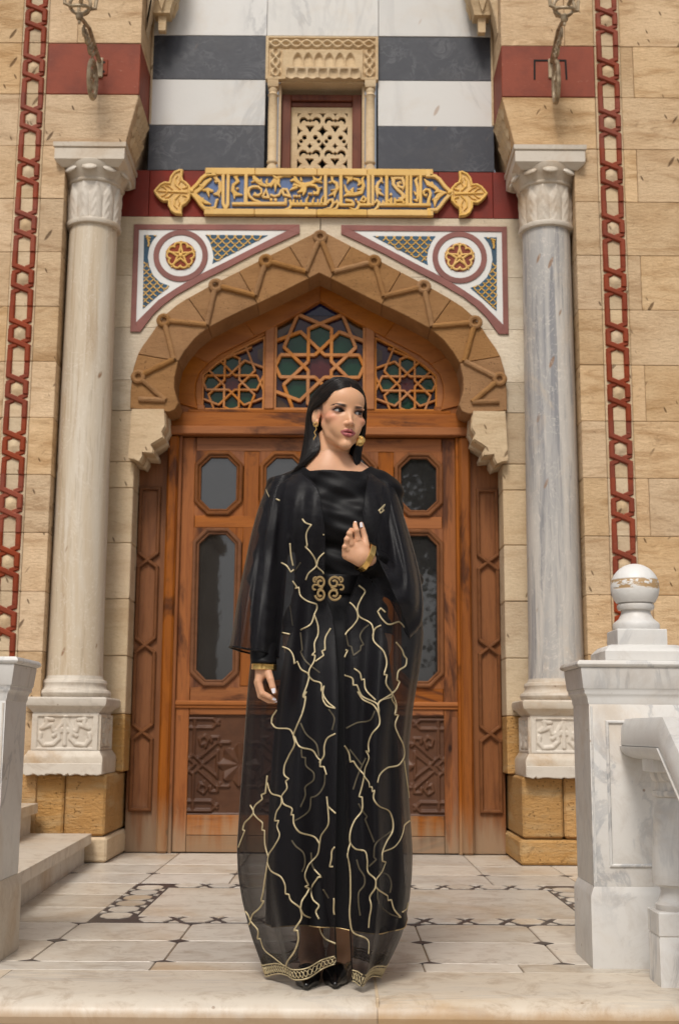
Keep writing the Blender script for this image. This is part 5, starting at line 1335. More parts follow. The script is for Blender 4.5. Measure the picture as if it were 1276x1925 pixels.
# ================================================================ the woman
f32 = np.float32
def smin(a, b, k):
    h = np.clip(.5 + .5 * (b - a) / k, 0, 1); return b * (1 - h) + a * h - k * h * (1 - h)
def smax(a, b, k): return -smin(-a, -b, k)
class Grid:
    def __init__(s, lo, hi, h):
        s.lo = np.array(lo, float); s.h = h; s.n = [int(math.ceil((b - a) / h)) + 1 for a, b in zip(lo, hi)]
        ax = [(s.lo[i] + h * np.arange(s.n[i])).astype(f32) for i in range(3)]
        s.X = ax[0][:, None, None]; s.Y = ax[1][None, :, None]; s.Z = ax[2][None, None, :]
    def cap(s, a, b, ra, rb=None):
        rb = ra if rb is None else rb
        a = np.array(a, f32); b = np.array(b, f32); d = b - a; L = float((d * d).sum()) + 1e-12
        t = np.clip(((s.X - a[0]) * d[0] + (s.Y - a[1]) * d[1] + (s.Z - a[2]) * d[2]) / f32(L), 0, 1)
        return np.sqrt((s.X - a[0] - t * d[0]) ** 2 + (s.Y - a[1] - t * d[1]) ** 2 + (s.Z - a[2] - t * d[2]) ** 2) - (ra + t * f32(rb - ra))
    def ell(s, c, r, rot=None):
        x, y, z = s.X - f32(c[0]), s.Y - f32(c[1]), s.Z - f32(c[2])
        if rot is not None:
            m = np.array(rot, f32); x, y, z = m[0, 0] * x + m[1, 0] * y + m[2, 0] * z, m[0, 1] * x + m[1, 1] * y + m[2, 1] * z, m[0, 2] * x + m[1, 2] * y + m[2, 2] * z
        k0 = np.sqrt((x / r[0]) ** 2 + (y / r[1]) ** 2 + (z / r[2]) ** 2); k1 = np.sqrt((x / r[0] ** 2) ** 2 + (y / r[1] ** 2) ** 2 + (z / r[2] ** 2) ** 2) + 1e-9
        return k0 * (k0 - 1) / k1
    def sph(s, c, r): return np.sqrt((s.X - c[0]) ** 2 + (s.Y - c[1]) ** 2 + (s.Z - c[2]) ** 2) - f32(r)
    def nets(s, F):
        """surface nets: one vertex in each cell the surface crosses"""
        F = np.broadcast_to(F, s.n).astype(f32); ins = F < 0
        c = [ins[i:i + s.n[0] - 1, j:j + s.n[1] - 1, k:k + s.n[2] - 1] for i in (0, 1) for j in (0, 1) for k in (0, 1)]
        cnt = sum(q.astype(np.int8) for q in c); act = (cnt > 0) & (cnt < 8)
        I = np.argwhere(act); vid = -np.ones(act.shape, np.int64); vid[act] = np.arange(len(I))
        P = np.zeros((len(I), 3)); W_ = np.zeros(len(I))
        offs = [(i, j, k) for i in (0, 1) for j in (0, 1) for k in (0, 1)]
        val = {o: F[I[:, 0] + o[0], I[:, 1] + o[1], I[:, 2] + o[2]].astype(float) for o in offs}
        for a in offs:
            for ax in range(3):
                if a[ax] == 1: continue
                b = list(a); b[ax] = 1; b = tuple(b)
                fa, fb = val[a], val[b]; m = (fa < 0) != (fb < 0)
                t = np.where(m, fa / np.where(m, fa - fb, 1), 0)
                p = np.array(a, float)[None, :] + np.zeros((len(I), 3)); p[:, ax] += t
                P += p * m[:, None]; W_ += m
        V = s.lo + (I + P / np.maximum(W_, 1)[:, None]) * s.h
        Q = []
        for ax in range(3):
            u, v = (ax + 1) % 3, (ax + 2) % 3
            sl0 = [slice(None)] * 3; sl1 = [slice(None)] * 3; sl0[ax] = slice(0, -1); sl1[ax] = slice(1, None)
            ch = ins[tuple(sl0)] != ins[tuple(sl1)]; flip = ins[tuple(sl0)]
            E_ = np.argwhere(ch); E_ = E_[(E_[:, u] > 0) & (E_[:, v] > 0) & (E_[:, u] < s.n[u] - 1) & (E_[:, v] < s.n[v] - 1)]
            fl = flip[E_[:, 0], E_[:, 1], E_[:, 2]]
            def cell(du, dv):
                q = E_.copy(); q[:, u] -= du; q[:, v] -= dv; return vid[q[:, 0], q[:, 1], q[:, 2]]
            q = np.stack([cell(0, 0), cell(1, 0), cell(1, 1), cell(0, 1)], 1); q[~fl] = q[~fl][:, ::-1]
            Q.append(q)
        return V, np.concatenate(Q)
def npmesh(name, V, Q, smooth=True):
    me = bpy.data.meshes.new(name); n = len(V); m = len(Q)
    me.vertices.add(n); me.vertices.foreach_set('co', np.asarray(V, f32).ravel())
    k = Q.shape[1]
    me.loops.add(m * k); me.polygons.add(m)
    me.loops.foreach_set('vertex_index', np.asarray(Q, np.int32).ravel())
    me.polygons.foreach_set('loop_start', np.arange(0, m * k, k, dtype=np.int32))
    me.update(calc_edges=True); me.validate()
    me.polygons.foreach_set('use_smooth', np.ones(len(me.polygons), bool)); me.update()
    return me
def join(parts):
    o = 0; Vs = []; Qs = []
    for V, Q in parts: Vs.append(V); Qs.append(Q + o); o += len(V)
    return np.concatenate(Vs), np.concatenate(Qs)
YBODY = 3.76
def P3(px, py, y=YBODY): return np.array(atY(px, py, y))
BW = P3

# ------------------------------------------------ head, in centimetres: x to the viewer's right, f forward, z up
hg = Grid((-9.6, -11.0, -19.0), (9.6, 12.0, 12.8), 0.15)
def el(c, r, rot=None): return hg.ell(c, r, rot)
def rx(a): a = rad(a); return np.array([[1, 0, 0], [0, math.cos(a), -math.sin(a)], [0, math.sin(a), math.cos(a)]])
def rz(a): a = rad(a); return np.array([[math.cos(a), -math.sin(a), 0], [math.sin(a), math.cos(a), 0], [0, 0, 1]])
def ry(a): a = rad(a); return np.array([[math.cos(a), 0, math.sin(a)], [0, 1, 0], [-math.sin(a), 0, math.cos(a)]])
F = el((0, -.8, 3.4), (7.1, 9.0, 8.0))
F = smin(F, el((0, 3.2, -2.4), (5.7, 5.5, 8.0)), 1.8)
F = smin(F, el((0, 5.0, 4.2), (5.4, 3.9, 4.4)), 1.5)                   # forehead
for s in (-1, 1):
    F = smin(F, hg.cap((s * 4.7, .8, -3.6), (s * 3.4, 3.3, -7.0), .95, .8), 1.8)  # jaw angle
    F = smin(F, hg.cap((s * 3.4, 3.3, -7.0), (s * .8, 6.6, -9.7), .8, 1.05), 1.8)
    F = smin(F, el((s * 4.35, 5.5, -2.1), (1.9, 1.8, 1.35), rz(-s * 30)), 1.3)   # cheekbone
    F = smin(F, el((s * 2.8, 6.25, -4.4), (1.7, 1.6, 2.1)), 1.4)
F = smin(F, el((0, 7.25, -9.75), (1.45, 1.35, 1.35)), 1.2)                # chin
F = smin(F, el((0, 6.65, -6.3), (3.2, 1.85, 2.3)), 1.4)                   # muzzle
EX, EF, EZ = 3.15, 6.55, 0.0
for s in (-1, 1):
    F = smin(F, el((s * 2.8, 7.75, 1.55), (2.1, .70, .55), ry(s * 8)), .8)   # brow
    F = smax(F, -el((s * EX, 8.7, -.05), (1.75, 1.15, 1.0)), .8)            # socket
# nose
F = smin(F, hg.cap((0, 7.65, .9), (0, 9.55, -3.2), .46, .58), 1.0)
F = smin(F, el((0, 9.6, -3.5), (.72, .80, .64)), .6)
for s in (-1, 1):
    F = smin(F, el((s * .95, 8.85, -3.8), (.60, .95, .56), rz(s * 18)), .6)
    F = smax(F, -el((s * .55, 9.45, -4.42), (.34, .55, .30), rz(s * 20)), .18)
F = smin(F, el((0, 9.1, -4.05), (.42, 1.0, .35)), .3)
# eyelids: a shell round each eyeball with an almond opening
for s in (-1, 1):
    lid = hg.sph((s * EX, EF, EZ), 1.40)
    F = smin(F, lid, .35)
    F = smin(F, el((s * EX, EF + .62, EZ + .92), (1.5, .95, .36), ry(s * 6)), .3)
    x0 = s * EX; tilt = s * .07
    zz = hg.Z - tilt * (hg.X - x0)
    Rr = 2.35
    op = np.maximum(np.sqrt((hg.X - x0) ** 2 + (zz - (EZ + .64 - Rr)) ** 2) - Rr, np.sqrt((hg.X - x0) ** 2 + (zz - (EZ - .44 + Rr)) ** 2) - Rr)
    op = np.maximum(op, 6.9 - hg.Y) if True else op
    F = smax(F, -op, .10)
    F = np.minimum(F, hg.sph((s * EX, EF, EZ), 1.17))
# lips, slightly apart
F = smin(F, hg.cap((0, 8.42, -5.0), (0, 8.5, -5.5), .55, .5), .4)
for s in (-1, 1):
    F = smin(F, hg.cap((s * .55, 8.74, -5.70), (s * 2.3, 7.5, -6.25), .52, .18), .28)
    F = smin(F, hg.cap((s * .6, 8.58, -7.0), (s * 2.15, 7.5, -6.48), .58, .20), .3)
F = smin(F, hg.cap((-.5, 8.66, -7.02), (.5, 8.66, -7.02), .58), .3)
F = smax(F, -el((0, 8.8, -6.36), (1.55, 1.1, .16)), .10)
F = smax(F, -el((0, 8.95, -8.25), (1.6, .55, .38)), .5)
F = smax(F, -el((0, 9.25, -5.15), (.22, .45, .5)), .3)
# ears
for s in (-1, 1):
    R_ = rz(s * 22) @ rx(-12)
    e = el((s * 7.15, -.9, -.6), (.62, 1.75, 2.9), R_)
    e = smin(e, el((s * 7.05, -.2, -3.1), (.55, .85, .95)), .4)
    e = smax(e, -el((s * 7.85, -.7, -.3), (.55, 1.05, 1.9), R_), .25)
    F = smin(F, e, .35)
# neck
F = smin(F, hg.cap((-.3, -1.7, -7.0), (-1.7, -2.6, -20), 4.7, 4.9), 1.4)
for s in (-1, 1): F = smin(F, hg.cap((s * 4.6, -1.6, -6.5), (s * 1.7 - 1.5, 1.9, -18.0), .9, 1.0), 1.4)
HV, HQ = hg.nets(F)
# paint: skin, lips, blush, eye shadow, brows, and painted shade round the mouth
X_, Y_, Z_ = HV[:, 0], HV[:, 1], HV[:, 2]
skin = np.array([.68, .375, .215])
C = np.tile(skin, (len(HV), 1))
def lay(C, w, col): return C * (1 - w[:, None]) + np.array(col) * w[:, None]
def sst(x, a, b): t = np.clip((x - a) / (b - a), 0, 1); return t * t * (3 - 2 * t)
ax = np.abs(X_)
C = lay(C, .50 * np.exp(-(((ax - 5.4) / 2.5) ** 2 + ((Z_ + 1.7 - .45 * (ax - 5.2)) / 1.7) ** 2)) * (Y_ > 0), (.60, .195, .125))
C = lay(C, .35 * np.exp(-(((ax) / 1.2) ** 2 + ((Z_ + 3.6) / .9) ** 2)) * (Y_ > 8), (.62, .27, .19))
d_eye = np.hypot((ax - EX - .15) / 2.05, (Z_ - .38) / 1.12)
C = lay(C, .85 * sst(d_eye, 1.22, .55) * (Y_ > 4), (.15, .062, .05))
C = lay(C, .55 * np.exp(-(((ax - EX - .6) / 1.5) ** 2 + ((Z_ + .75) / .4) ** 2)) * (Y_ > 4), (.20, .085, .065))
zl_ = Z_ - np.where(X_ > 0, 1, -1) * .07 * (X_ - np.where(X_ > 0, EX, -EX))
rim = np.maximum(np.hypot(ax - EX, zl_ - (.64 - 2.35)) - 2.35, np.hypot(ax - EX, zl_ - (-.44 + 2.35)) - 2.35)
front = (Y_ > 5.0)
C = lay(C, .95 * sst(rim, .30, .04) * (rim > -.12) * (zl_ > -.05) * front, (.015, .010, .010))
C = lay(C, .7 * sst(rim, .17, .04) * (rim > -.12) * (zl_ <= -.05) * front, (.05, .025, .02))
# brows
bt = (ax - 1.35) / 4.0; bz = 1.50 + .55 * np.clip(bt, 0, 1) ** 1.0 - 1.15 * np.clip(bt - .62, 0, 1) ** 1.6 * 2.0; bw_ = .46 * (1 - .62 * np.clip(bt, 0, 1) ** 2)
C = lay(C, .96 * sst(np.abs(Z_ - bz) / bw_, 1.12, .72) * sst(bt, -.14, .16) * sst(bt, 1.04, .85) * (Y_ > 3), (.030, .018, .013))
# lips
lu = np.clip(1 - (ax / 2.45) ** 2, 0, 1)
top = -5.12 - .30 * np.exp(-(ax / .35) ** 2) - 1.0 * (ax / 2.45) ** 1.5; bot = -7.78 + 1.35 * (ax / 2.45) ** 2.2
wl = sst(top - Z_, -.06, .10) * sst(Z_ - bot, -.06, .10) * (ax < 2.45) * (Y_ > 6.6)
C = lay(C, .95 * wl, (.40, .105, .115))
C = lay(C, .8 * np.exp(-(((Z_ + 6.36 + .03 * ax) / .13) ** 2)) * (ax < 2.0) * (Y_ > 6.6) * (Y_ < 8.55), (.10, .02, .02))  # dark of the gap between the lips, shade put into the colour
C = lay(C, .35 * np.exp(-((Z_ + 8.0) / .35) ** 2 - (ax / 1.5) ** 2) * (Y_ > 6), (.45, .23, .14))  # shade in the crease below the lower lip, painted into the skin
# scalp under the hair line
C = lay(C, .9 * sst((np.hypot(ax / 6.6, (Z_ - 1.0) / 8.2)), .985, 1.06) * (Z_ > 1.0), (.03, .02, .016))
C = lay(C, .9 * (sst(Y_, 2.8, 1.8) * sst(Z_, -1.0, 1.5)), (.03, .02, .016))
YAW = rad(22); HEADC = np.array(atY(638, 781.5, 3.735)); HS = .01 * 1.01
def head_w(p):
    p = np.asarray(p, float); x, f, z = p[..., 0], p[..., 1], p[..., 2]
    tl = rad(2.5); tp = rad(5.0)
    f, z = f * math.cos(tp) + z * math.sin(tp), z * math.cos(tp) - f * math.sin(tp)
    x, z = x * math.cos(tl) + z * math.sin(tl), z * math.cos(tl) - x * math.sin(tl)
    wx = x * math.cos(YAW) + f * math.sin(YAW); wy = -f * math.cos(YAW) + x * math.sin(YAW)
    return np.stack([HEADC[0] + wx * HS, HEADC[1] + wy * HS, HEADC[2] + z * HS], -1)
HWV = head_w(HV)

# ------------------------------------------------ body
SHL, SHR = P3(536, 934, 3.79), P3(715, 932, 3.79)
ELL, WRL = P3(500, 1085, 3.77), P3(495, 1254, 3.60)
ELR, WRR = P3(757, 1098, 3.76), P3(684, 1046, 3.585)
NECK = head_w((-1.2, -2.4, -17))
def torso(g):
    F = g.ell(P3(630, 955, 3.78), (.150, .095, .17))
    F = smin(F, g.ell(P3(632, 1080, 3.78), (.118, .088, .15)), .06)
    F = smin(F, g.ell(P3(634, 1200, 3.79), (.165, .115, .16)), .08)
    for x in (590, 672): F = smin(F, g.ell(P3(x, 985, 3.715), (.062, .055, .062)), .04)
    F = smin(F, g.cap(head_w((-.75, -1.95, -10)), head_w((-1.75, -2.6, -20)), .043, .0560), .03)
    F = smin(F, g.cap(NECK, P3(629, 912, 3.775), .050, .070), .05)
    F = smin(F, g.cap(SHL, SHR, .046), .05)
    for s_ in (SHL, SHR): F = smin(F, g.cap(NECK + np.array([0, .01, -.018]), s_, .040, .046), .045)
    return F
def arms(g, off=0.0, cut=False):
    F = smin(g.cap(SHL, ELL, .048 + off, .038 + off), g.cap(ELL, WRL, .038 + off, .026 + off), .02)
    G_ = smin(g.cap(SHR, ELR, .048 + off, .040 + off), g.cap(ELR, WRR, .040 + off, .027 + off), .03)
    if cut:
        u = (ELR - WRR) / np.linalg.norm(ELR - WRR); c_ = WRR + u * .012
        G_ = np.maximum(G_, -((g.X - c_[0]) * u[0] + (g.Y - c_[1]) * u[1] + (g.Z - c_[2]) * u[2]) + .007)
    return np.minimum(F, G_)
bg_ = Grid((-.42, 3.5, .55), (.42, 4.0, 1.60), .0075)
F = smin(torso(bg_), arms(bg_), .03)
ANL, ANR = P3(585, 1795, 3.78), P3(640, 1790, 3.76)
body_parts = [(HWV, HQ)]
V1, Q1 = bg_.nets(F); body_parts.append((V1, Q1))
lg = Grid((-.30, 3.55, .0), (.30, 4.0, 1.0), .009)
HPL, HPR = P3(595, 1215, 3.79), P3(672, 1215, 3.79)
KNL, KNR = np.array([(HPL[0] * .4 + ANL[0] * .6), 3.76, .50]), np.array([(HPR[0] * .4 + ANR[0] * .6), 3.74, .50])
F = np.minimum(smin(lg.cap(HPL, KNL, .085, .056), lg.cap(KNL, ANL, .054, .031), .03), smin(lg.cap(HPR, KNR, .085, .056), lg.cap(KNR, ANR, .054, .031), .03))
TOL, TOR = P3(577, 1838, 3.62), P3(630, 1836, 3.64)
TOL[2] = TOR[2] = .03
F = smin(F, lg.cap(ANL, TOL + np.array([0, .03, .01]), .030, .022), .03); F = smin(F, lg.cap(ANR, TOR + np.array([0, .03, .01]), .030, .022), .03)
body_parts.append(lg.nets(F))
# hands: palm and five fingers as tapering chains, melted together
PX = 1 / 633.0
def hand(center, chains, lo, hi, palm, h=.00115):
    g = Grid(lo, hi, h); F = None
    for a, b, ra, rb in palm:
        d = g.cap(a, b, ra, rb); F = d if F is None else smin(F, d, .010)
    for ch in chains:
        c_ = None
        for (a, ra), (b, rb) in zip(ch[:-1], ch[1:]):
            d = g.cap(a, b, ra, rb); c_ = d if c_ is None else smin(c_, d, .0016)
        F = smin(F, c_, .0024)
    return g.nets(F)
def hp(px, py, dy, y0): return P3(px, py, y0 + dy)
y0 = 3.595
lch = [  # index, middle, ring, little, thumb
 [(hp(486, 1281, -.006, y0), .0100), (hp(493, 1303, -.010, y0), .0085), (hp(507, 1310, -.010, y0), .0074), (hp(516, 1315.5, -.009, y0), .0058)],
 [(hp(484, 1283, .014, y0), .0100), (hp(490, 1308, .012, y0), .0088), (hp(505, 1317, .010, y0), .0076), (hp(515, 1319, .008, y0), .0060)],
 [(hp(484, 1281, .033, y0), .0095), (hp(489, 1305, .033, y0), .0085), (hp(503, 1314, .030, y0), .0074), (hp(511, 1313, .026, y0), .0060)],
 [(hp(485, 1277, .049, y0), .0085), (hp(489, 1297, .050, y0), .0074), (hp(500, 1306, .047, y0), .0066), (hp(507, 1305, .043, y0), .0055)],
 [(hp(502, 1258, -.012, y0), .0125), (hp(508.5, 1277, -.024, y0), .0100), (hp(512.5, 1291, -.027, y0), .0087), (hp(516, 1301, -.027, y0), .0066)]]
lpalm = [(hp(496, 1250, .005, y0), hp(487, 1279, -.004, y0), .0205, .0120), (hp(496, 1250, .010, y0), hp(486, 1280, .018, y0), .0205, .0120), (hp(497, 1250, .012, y0), hp(486, 1278, .035, y0), .0190, .0115), (hp(497, 1250, .012, y0), hp(487, 1275, .046, y0), .018, .0105), (hp(497, 1252, .0, y0), hp(503, 1266, -.010, y0), .016, .0125)]
c0 = hp(497, 1280, .01, y0)
body_parts.append(hand(c0, lch, c0 - np.array([.055, .065, .085]), c0 + np.array([.055, .075, .07]), lpalm))
y0 = 3.565
rch = [
 [(hp(672, 1014, -.004, y0), 0.0111), (hp(671, 1006, -.008, y0), 0.0084), (hp(669.5, 997, -.014, y0), 0.0086), (hp(667.5, 989, -.006, y0), 0.0071), (hp(667.5, 983, .004, y0), 0.0056)],
 [(hp(660.5, 1022, -.007, y0), 0.0111), (hp(658, 1012, -.013, y0), 0.0084), (hp(657, 1003, -.020, y0), 0.0089), (hp(660, 997, -.002, y0), 0.0073), (hp(664, 1000, .012, y0), 0.0062)],
 [(hp(653, 1032, -.004, y0), 0.0105), (hp(651.5, 1022, -.011, y0), 0.0078), (hp(652, 1014, -.018, y0), 0.0084), (hp(655, 1008, -.002, y0), 0.0069), (hp(659, 1009, .012, y0), 0.0058)],
 [(hp(648.5, 1043, .002, y0), 0.0095), (hp(647, 1034, -.005, y0), 0.0069), (hp(648, 1028, -.012, y0), 0.0075), (hp(651, 1021, .002, y0), 0.0064), (hp(655, 1020, .013, y0), 0.0053)],
 [(hp(687, 1026, .006, y0), 0.0114), (hp(685, 1010, .012, y0), 0.0093), (hp(681.5, 996, .012, y0), 0.0082), (hp(679, 985, .009, y0), 0.0062)]]
rpalm = [(hp(683, 1045, .008, y0), hp(673, 1017, 0, y0), .0205, .0120), (hp(681, 1046, .008, y0), hp(662, 1024, -.001, y0), .0205, .0122), (hp(678, 1050, .008, y0), hp(654, 1034, .001, y0), .0195, .0118), (hp(676, 1053, .008, y0), hp(650, 1045, .006, y0), .0185, .0110), (hp(684, 1042, .01, y0), hp(686, 1028, .007, y0), .017, .013), (hp(693, 1052, .016, y0), hp(680, 1044, .006, y0), .022, .021)]
c0 = hp(670, 1020, .01, y0)
body_parts.append(hand(c0, rch, c0 - np.array([.065, .06, .085]), c0 + np.array([.075, .07, .085]), rpalm))
BV, BQ = join(body_parts)
me = npmesh('person', BV, BQ)
colr = np.tile(np.array([.63, .345, .205]), (len(BV), 1)); colr[:len(C)] = C
# knuckles a little pinker
at_ = me.color_attributes.new('skin_colour', 'FLOAT_COLOR', 'POINT')
at_.data.foreach_set('color', np.concatenate([colr, np.ones((len(colr), 1))], 1).astype(f32).ravel())
g = G('skin'); vc = g.n('ShaderNodeVertexColor', layer_name='skin_colour').outputs[0]
p = g.pos(rnd=False); nn = g.noise(p, 160, 3, .6)
vc2 = g.mix(g.math('MULTIPLY', g.step(g.noise(p, 45, 4), .4, .7), .10), vc, (.45, .19, .11))
M['skin'] = g.done(vc2, g.math('ADD', .40, g.math('MULTIPLY', nn, .15)), g.bump(nn, .06, .001), **{'Subsurface Weight': .12, 'Subsurface Radius': (.010, .004, .002), 'Subsurface Scale': .5, 'Specular IOR Level': .42})
woman = put('person', me, M['skin'])
tag(woman, 'woman with long dark hair in a sheer black gold-embroidered cloak, standing before the door', 'person')
def cloth(name, c, rough=.5, **kw):
    g = G(name); p = g.pos(rnd=False); n = g.noise(p, 300, 2); w = g.noise(g.pos((1, 1, .25), False), 14, 4)
    return g.done(g.mix(w, c, tuple(x * 1.4 for x in c)), rough, g.bump(g.math('ADD', g.math('MULTIPLY', n, .3), w), .18, .004), **kw)
M['satin'] = cloth('black_satin', (.0042, .0038, .0044), .50, **{'Specular IOR Level': .16, 'Sheen Weight': .0})
g = G('black_organza')
lw = g.n('ShaderNodeLayerWeight', {'Blend': .35}).outputs['Facing']
p = g.pos((1, 1, 1), False)
wv = g.noise(g.pos((1, 1, 6), False), 30, 4, .6)
op = g.math('ADD', .50, g.math('MULTIPLY', lw, .45)); op = g.math('ADD', op, g.math('MULTIPLY', g.math('SUBTRACT', wv, .5), .10), True)
b = g.n('ShaderNodeBsdfPrincipled', {'Base Color': (.0095, .0084, .0104, 1), 'Roughness': .42, 'Specular IOR Level': .22, 'Sheen Weight': .05, 'Sheen Roughness': .35, 'Normal': g.bump(wv, .25, .004)})
tr_ = g.n('ShaderNodeBsdfTransparent'); mx = g.n('ShaderNodeMixShader', {0: op, 1: tr_.outputs[0], 2: b.outputs[0]})
g.t.links.new(mx.outputs[0], g.out.inputs[0]); M['organza'] = g.m
g = G('gold_thread'); p = g.pos(rnd=False)
M['thread'] = g.done(g.mix(g.noise(p, 120, 3), (.60, .50, .31), (.38, .30, .16)), .42, g.bump(g.noise(p, 420, 2), .6, .002), **{'Metallic': .35, 'Specular IOR Level': .6})
g = G('gold_metal'); p = g.pos(rnd=False); M['gold_metal'] = g.done(g.mix(g.noise(p, 60, 3), (.80, .53, .20), (.62, .38, .12)), .20, g.bump(g.noise(p, 90, 2), .12, .002), Metallic=1.0)
g = G('old_gold'); p = g.pos(rnd=False); M['old_gold'] = g.done(g.mix(g.noise(p, 90, 3), (.52, .37, .18), (.30, .20, .09)), .36, g.bump(g.noise(p, 120, 3), .3, .002), Metallic=.7)
g = G('hair'); p = g.pos((1, 1, .03), False); M['hair'] = g.done(g.mix(g.step(g.noise(g.pos((60, 60, 2), False), 3, 3), .4, .7), (.0075, .0050, .0042), (.018, .0105, .0075)), .30, None, **{'Specular IOR Level': .38, 'Anisotropic': .5})
g = G('eye_white')
M['eye'] = g.done((.50, .47, .45), .12, None, **{'Specular IOR Level': .6})
g = G('iris'); M['iris'] = g.done((.020, .010, .006), .08, None, **{'Specular IOR Level': .7})
g = G('nail'); M['nail'] = g.done((.80, .76, .80), .15, None, **{'Specular IOR Level': .6})
g = G('shoe_leather'); M['shoe'] = g.done((.007, .006, .006), .22, None, **{'Specular IOR Level': .5})

# eyes, looking to the side of the picture
GAZE = rad(20)
for s in (-1, 1):
    e = MB(); e.sphere((0, 0, 0), .0121 * 1.0, 28, 20)
    c_ = np.array([s * EX, EF, EZ])
    ev = MB(); ev.v = [tuple(head_w(c_ + np.array(q) * 100)) for q in e.v]; ev.f = e.f
    eb = put('eyeball', ev.mesh('eyeball', None), M['eye'], woman)
    d = np.array([math.sin(GAZE), math.cos(GAZE), .02]); d /= np.linalg.norm(d)
    a1 = np.cross(d, (0, 0, 1)); a1 /= np.linalg.norm(a1); a2 = np.cross(a1, d)
    im = MB(); R0 = .70; n = 24
    v = [tuple(head_w(c_ + d * 1.245))]; f = []
    for r_, hh in ((.30, 1.235), (.55, 1.185), (R0, 1.09)):
        for k in range(n):
            w = 2 * pi * k / n; v.append(tuple(head_w(c_ + d * hh + (a1 * math.cos(w) + a2 * math.sin(w)) * r_)))
    f += [(0, 1 + k, 1 + (k + 1) % n) for k in range(n)]
    for j in range(2): f += [(1 + j * n + k, 1 + j * n + (k + 1) % n, 1 + (j + 1) * n + (k + 1) % n, 1 + (j + 1) * n + k) for k in range(n)]
    put('iris', MB().add(v, f).mesh('iris', None), M['iris'], eb)
    # lashes along the upper lid
    ml = MB()
    for t in np.linspace(-1.25, 1.55, 26):
        zt_ = math.sqrt(max(2.35 ** 2 - t * t, 0)) - 1.71 + .07 * s * t * s
        yy = math.sqrt(max(1.45 ** 2 - t * t - .2, .05)) + EF - .02
        b0 = np.array([s * EX + s * t, yy, zt_ + .02]); b1 = b0 + np.array([s * (.10 + .28 * max(t, 0)), .30, .12]); b2 = b1 + np.array([s * .08, .12, .22])
        ml.tube([tuple(head_w(q)) for q in (b0, b1, b2)], [.00035, .00028, .0001], 4)
    put('eyelashes', ml.mesh('eyelashes', None), M['hair'], woman, stuff=True)

# ------------------------------------------------ hair: guide curves, an under-shell and many fine locks
def cr(P, t):
    """Catmull-Rom through P at t in 0..1 (arrays)"""
    P = np.asarray(P, float); n = len(P) - 1; x = np.clip(np.asarray(t) * n, 0, n - 1e-6); i = x.astype(int); u = (x - i)[..., None]
    p0, p1, p2, p3 = P[np.maximum(i - 1, 0)], P[i], P[i + 1], P[np.minimum(i + 2, n)]
    return .5 * (2 * p1 + (p2 - p0) * u + (2 * p0 - 5 * p1 + 4 * p2 - p3) * u ** 2 + (3 * p1 - p0 - 3 * p2 + p3) * u ** 3)
GL = [  # viewer's left: swept behind the ear and down the back of the shoulder
 [(-.10, 7.75, 7.8), (-2.7, 7.35, 7.1), (-5.0, 5.7, 5.2), (-6.5, 3.2, 2.8), (-7.35, .3, 1.9), (-7.6, -2.0, .2), (-6.9, -2.0, -3.8), (-5.8, -.2, -8), (-6.1, .9, -11.6), (-8.6, -.6, -15.4), (-11.8, -4.5, -20.0)],
 [(-.10, 6.3, 9.7), (-2.8, 6.1, 8.9), (-5.5, 4.5, 6.3), (-7.2, 1.8, 3.6), (-7.95, -.9, 2.3), (-8.1, -3.0, .2), (-7.7, -3.4, -4), (-7.2, -2.0, -9), (-7.9, -1.0, -12.6), (-10.6, -2.4, -16.4), (-13.4, -5.5, -21)],
 [(-.10, 3.6, 11.15), (-3.0, 3.4, 10.4), (-5.9, 2.0, 7.8), (-7.8, -.6, 4.4), (-8.3, -3.4, 1.6), (-8.2, -5.2, -1), (-8.0, -6.2, -5), (-8.2, -6.6, -10), (-9.0, -6.6, -15), (-10.5, -6.4, -19.5), (-11.5, -6.2, -23)],
 [(-.10, 0.2, 11.75), (-3.1, -.2, 11.0), (-6.2, -1.6, 8.2), (-7.9, -3.8, 4.6), (-8.0, -5.8, 1.2), (-7.6, -7.2, -2), (-7.2, -7.8, -6), (-7.2, -8.0, -11), (-7.6, -7.8, -16), (-8.4, -7.4, -21), (-8.8, -7.2, -25)],
 [(0, -4.6, 11.1), (-2.6, -6.0, 9.6), (-4.6, -7.6, 6.6), (-5.2, -8.8, 3.0), (-5.0, -9.3, 0), (-4.6, -9.5, -3), (-4.4, -9.6, -7), (-4.6, -9.4, -12), (-4.8, -9.0, -17), (-5, -8.6, -22), (-5, -8.4, -27)],
 [(0, -6.2, 10.0), (-.9, -7.6, 8.6), (-1.6, -8.8, 6.0), (-1.8, -9.6, 3.0), (-1.6, -9.9, 0), (-1.4, -10, -3), (-1.2, -10, -7), (-1.2, -9.8, -12), (-1.2, -9.4, -17), (-1.2, -9, -22), (-1.2, -8.8, -27)]]
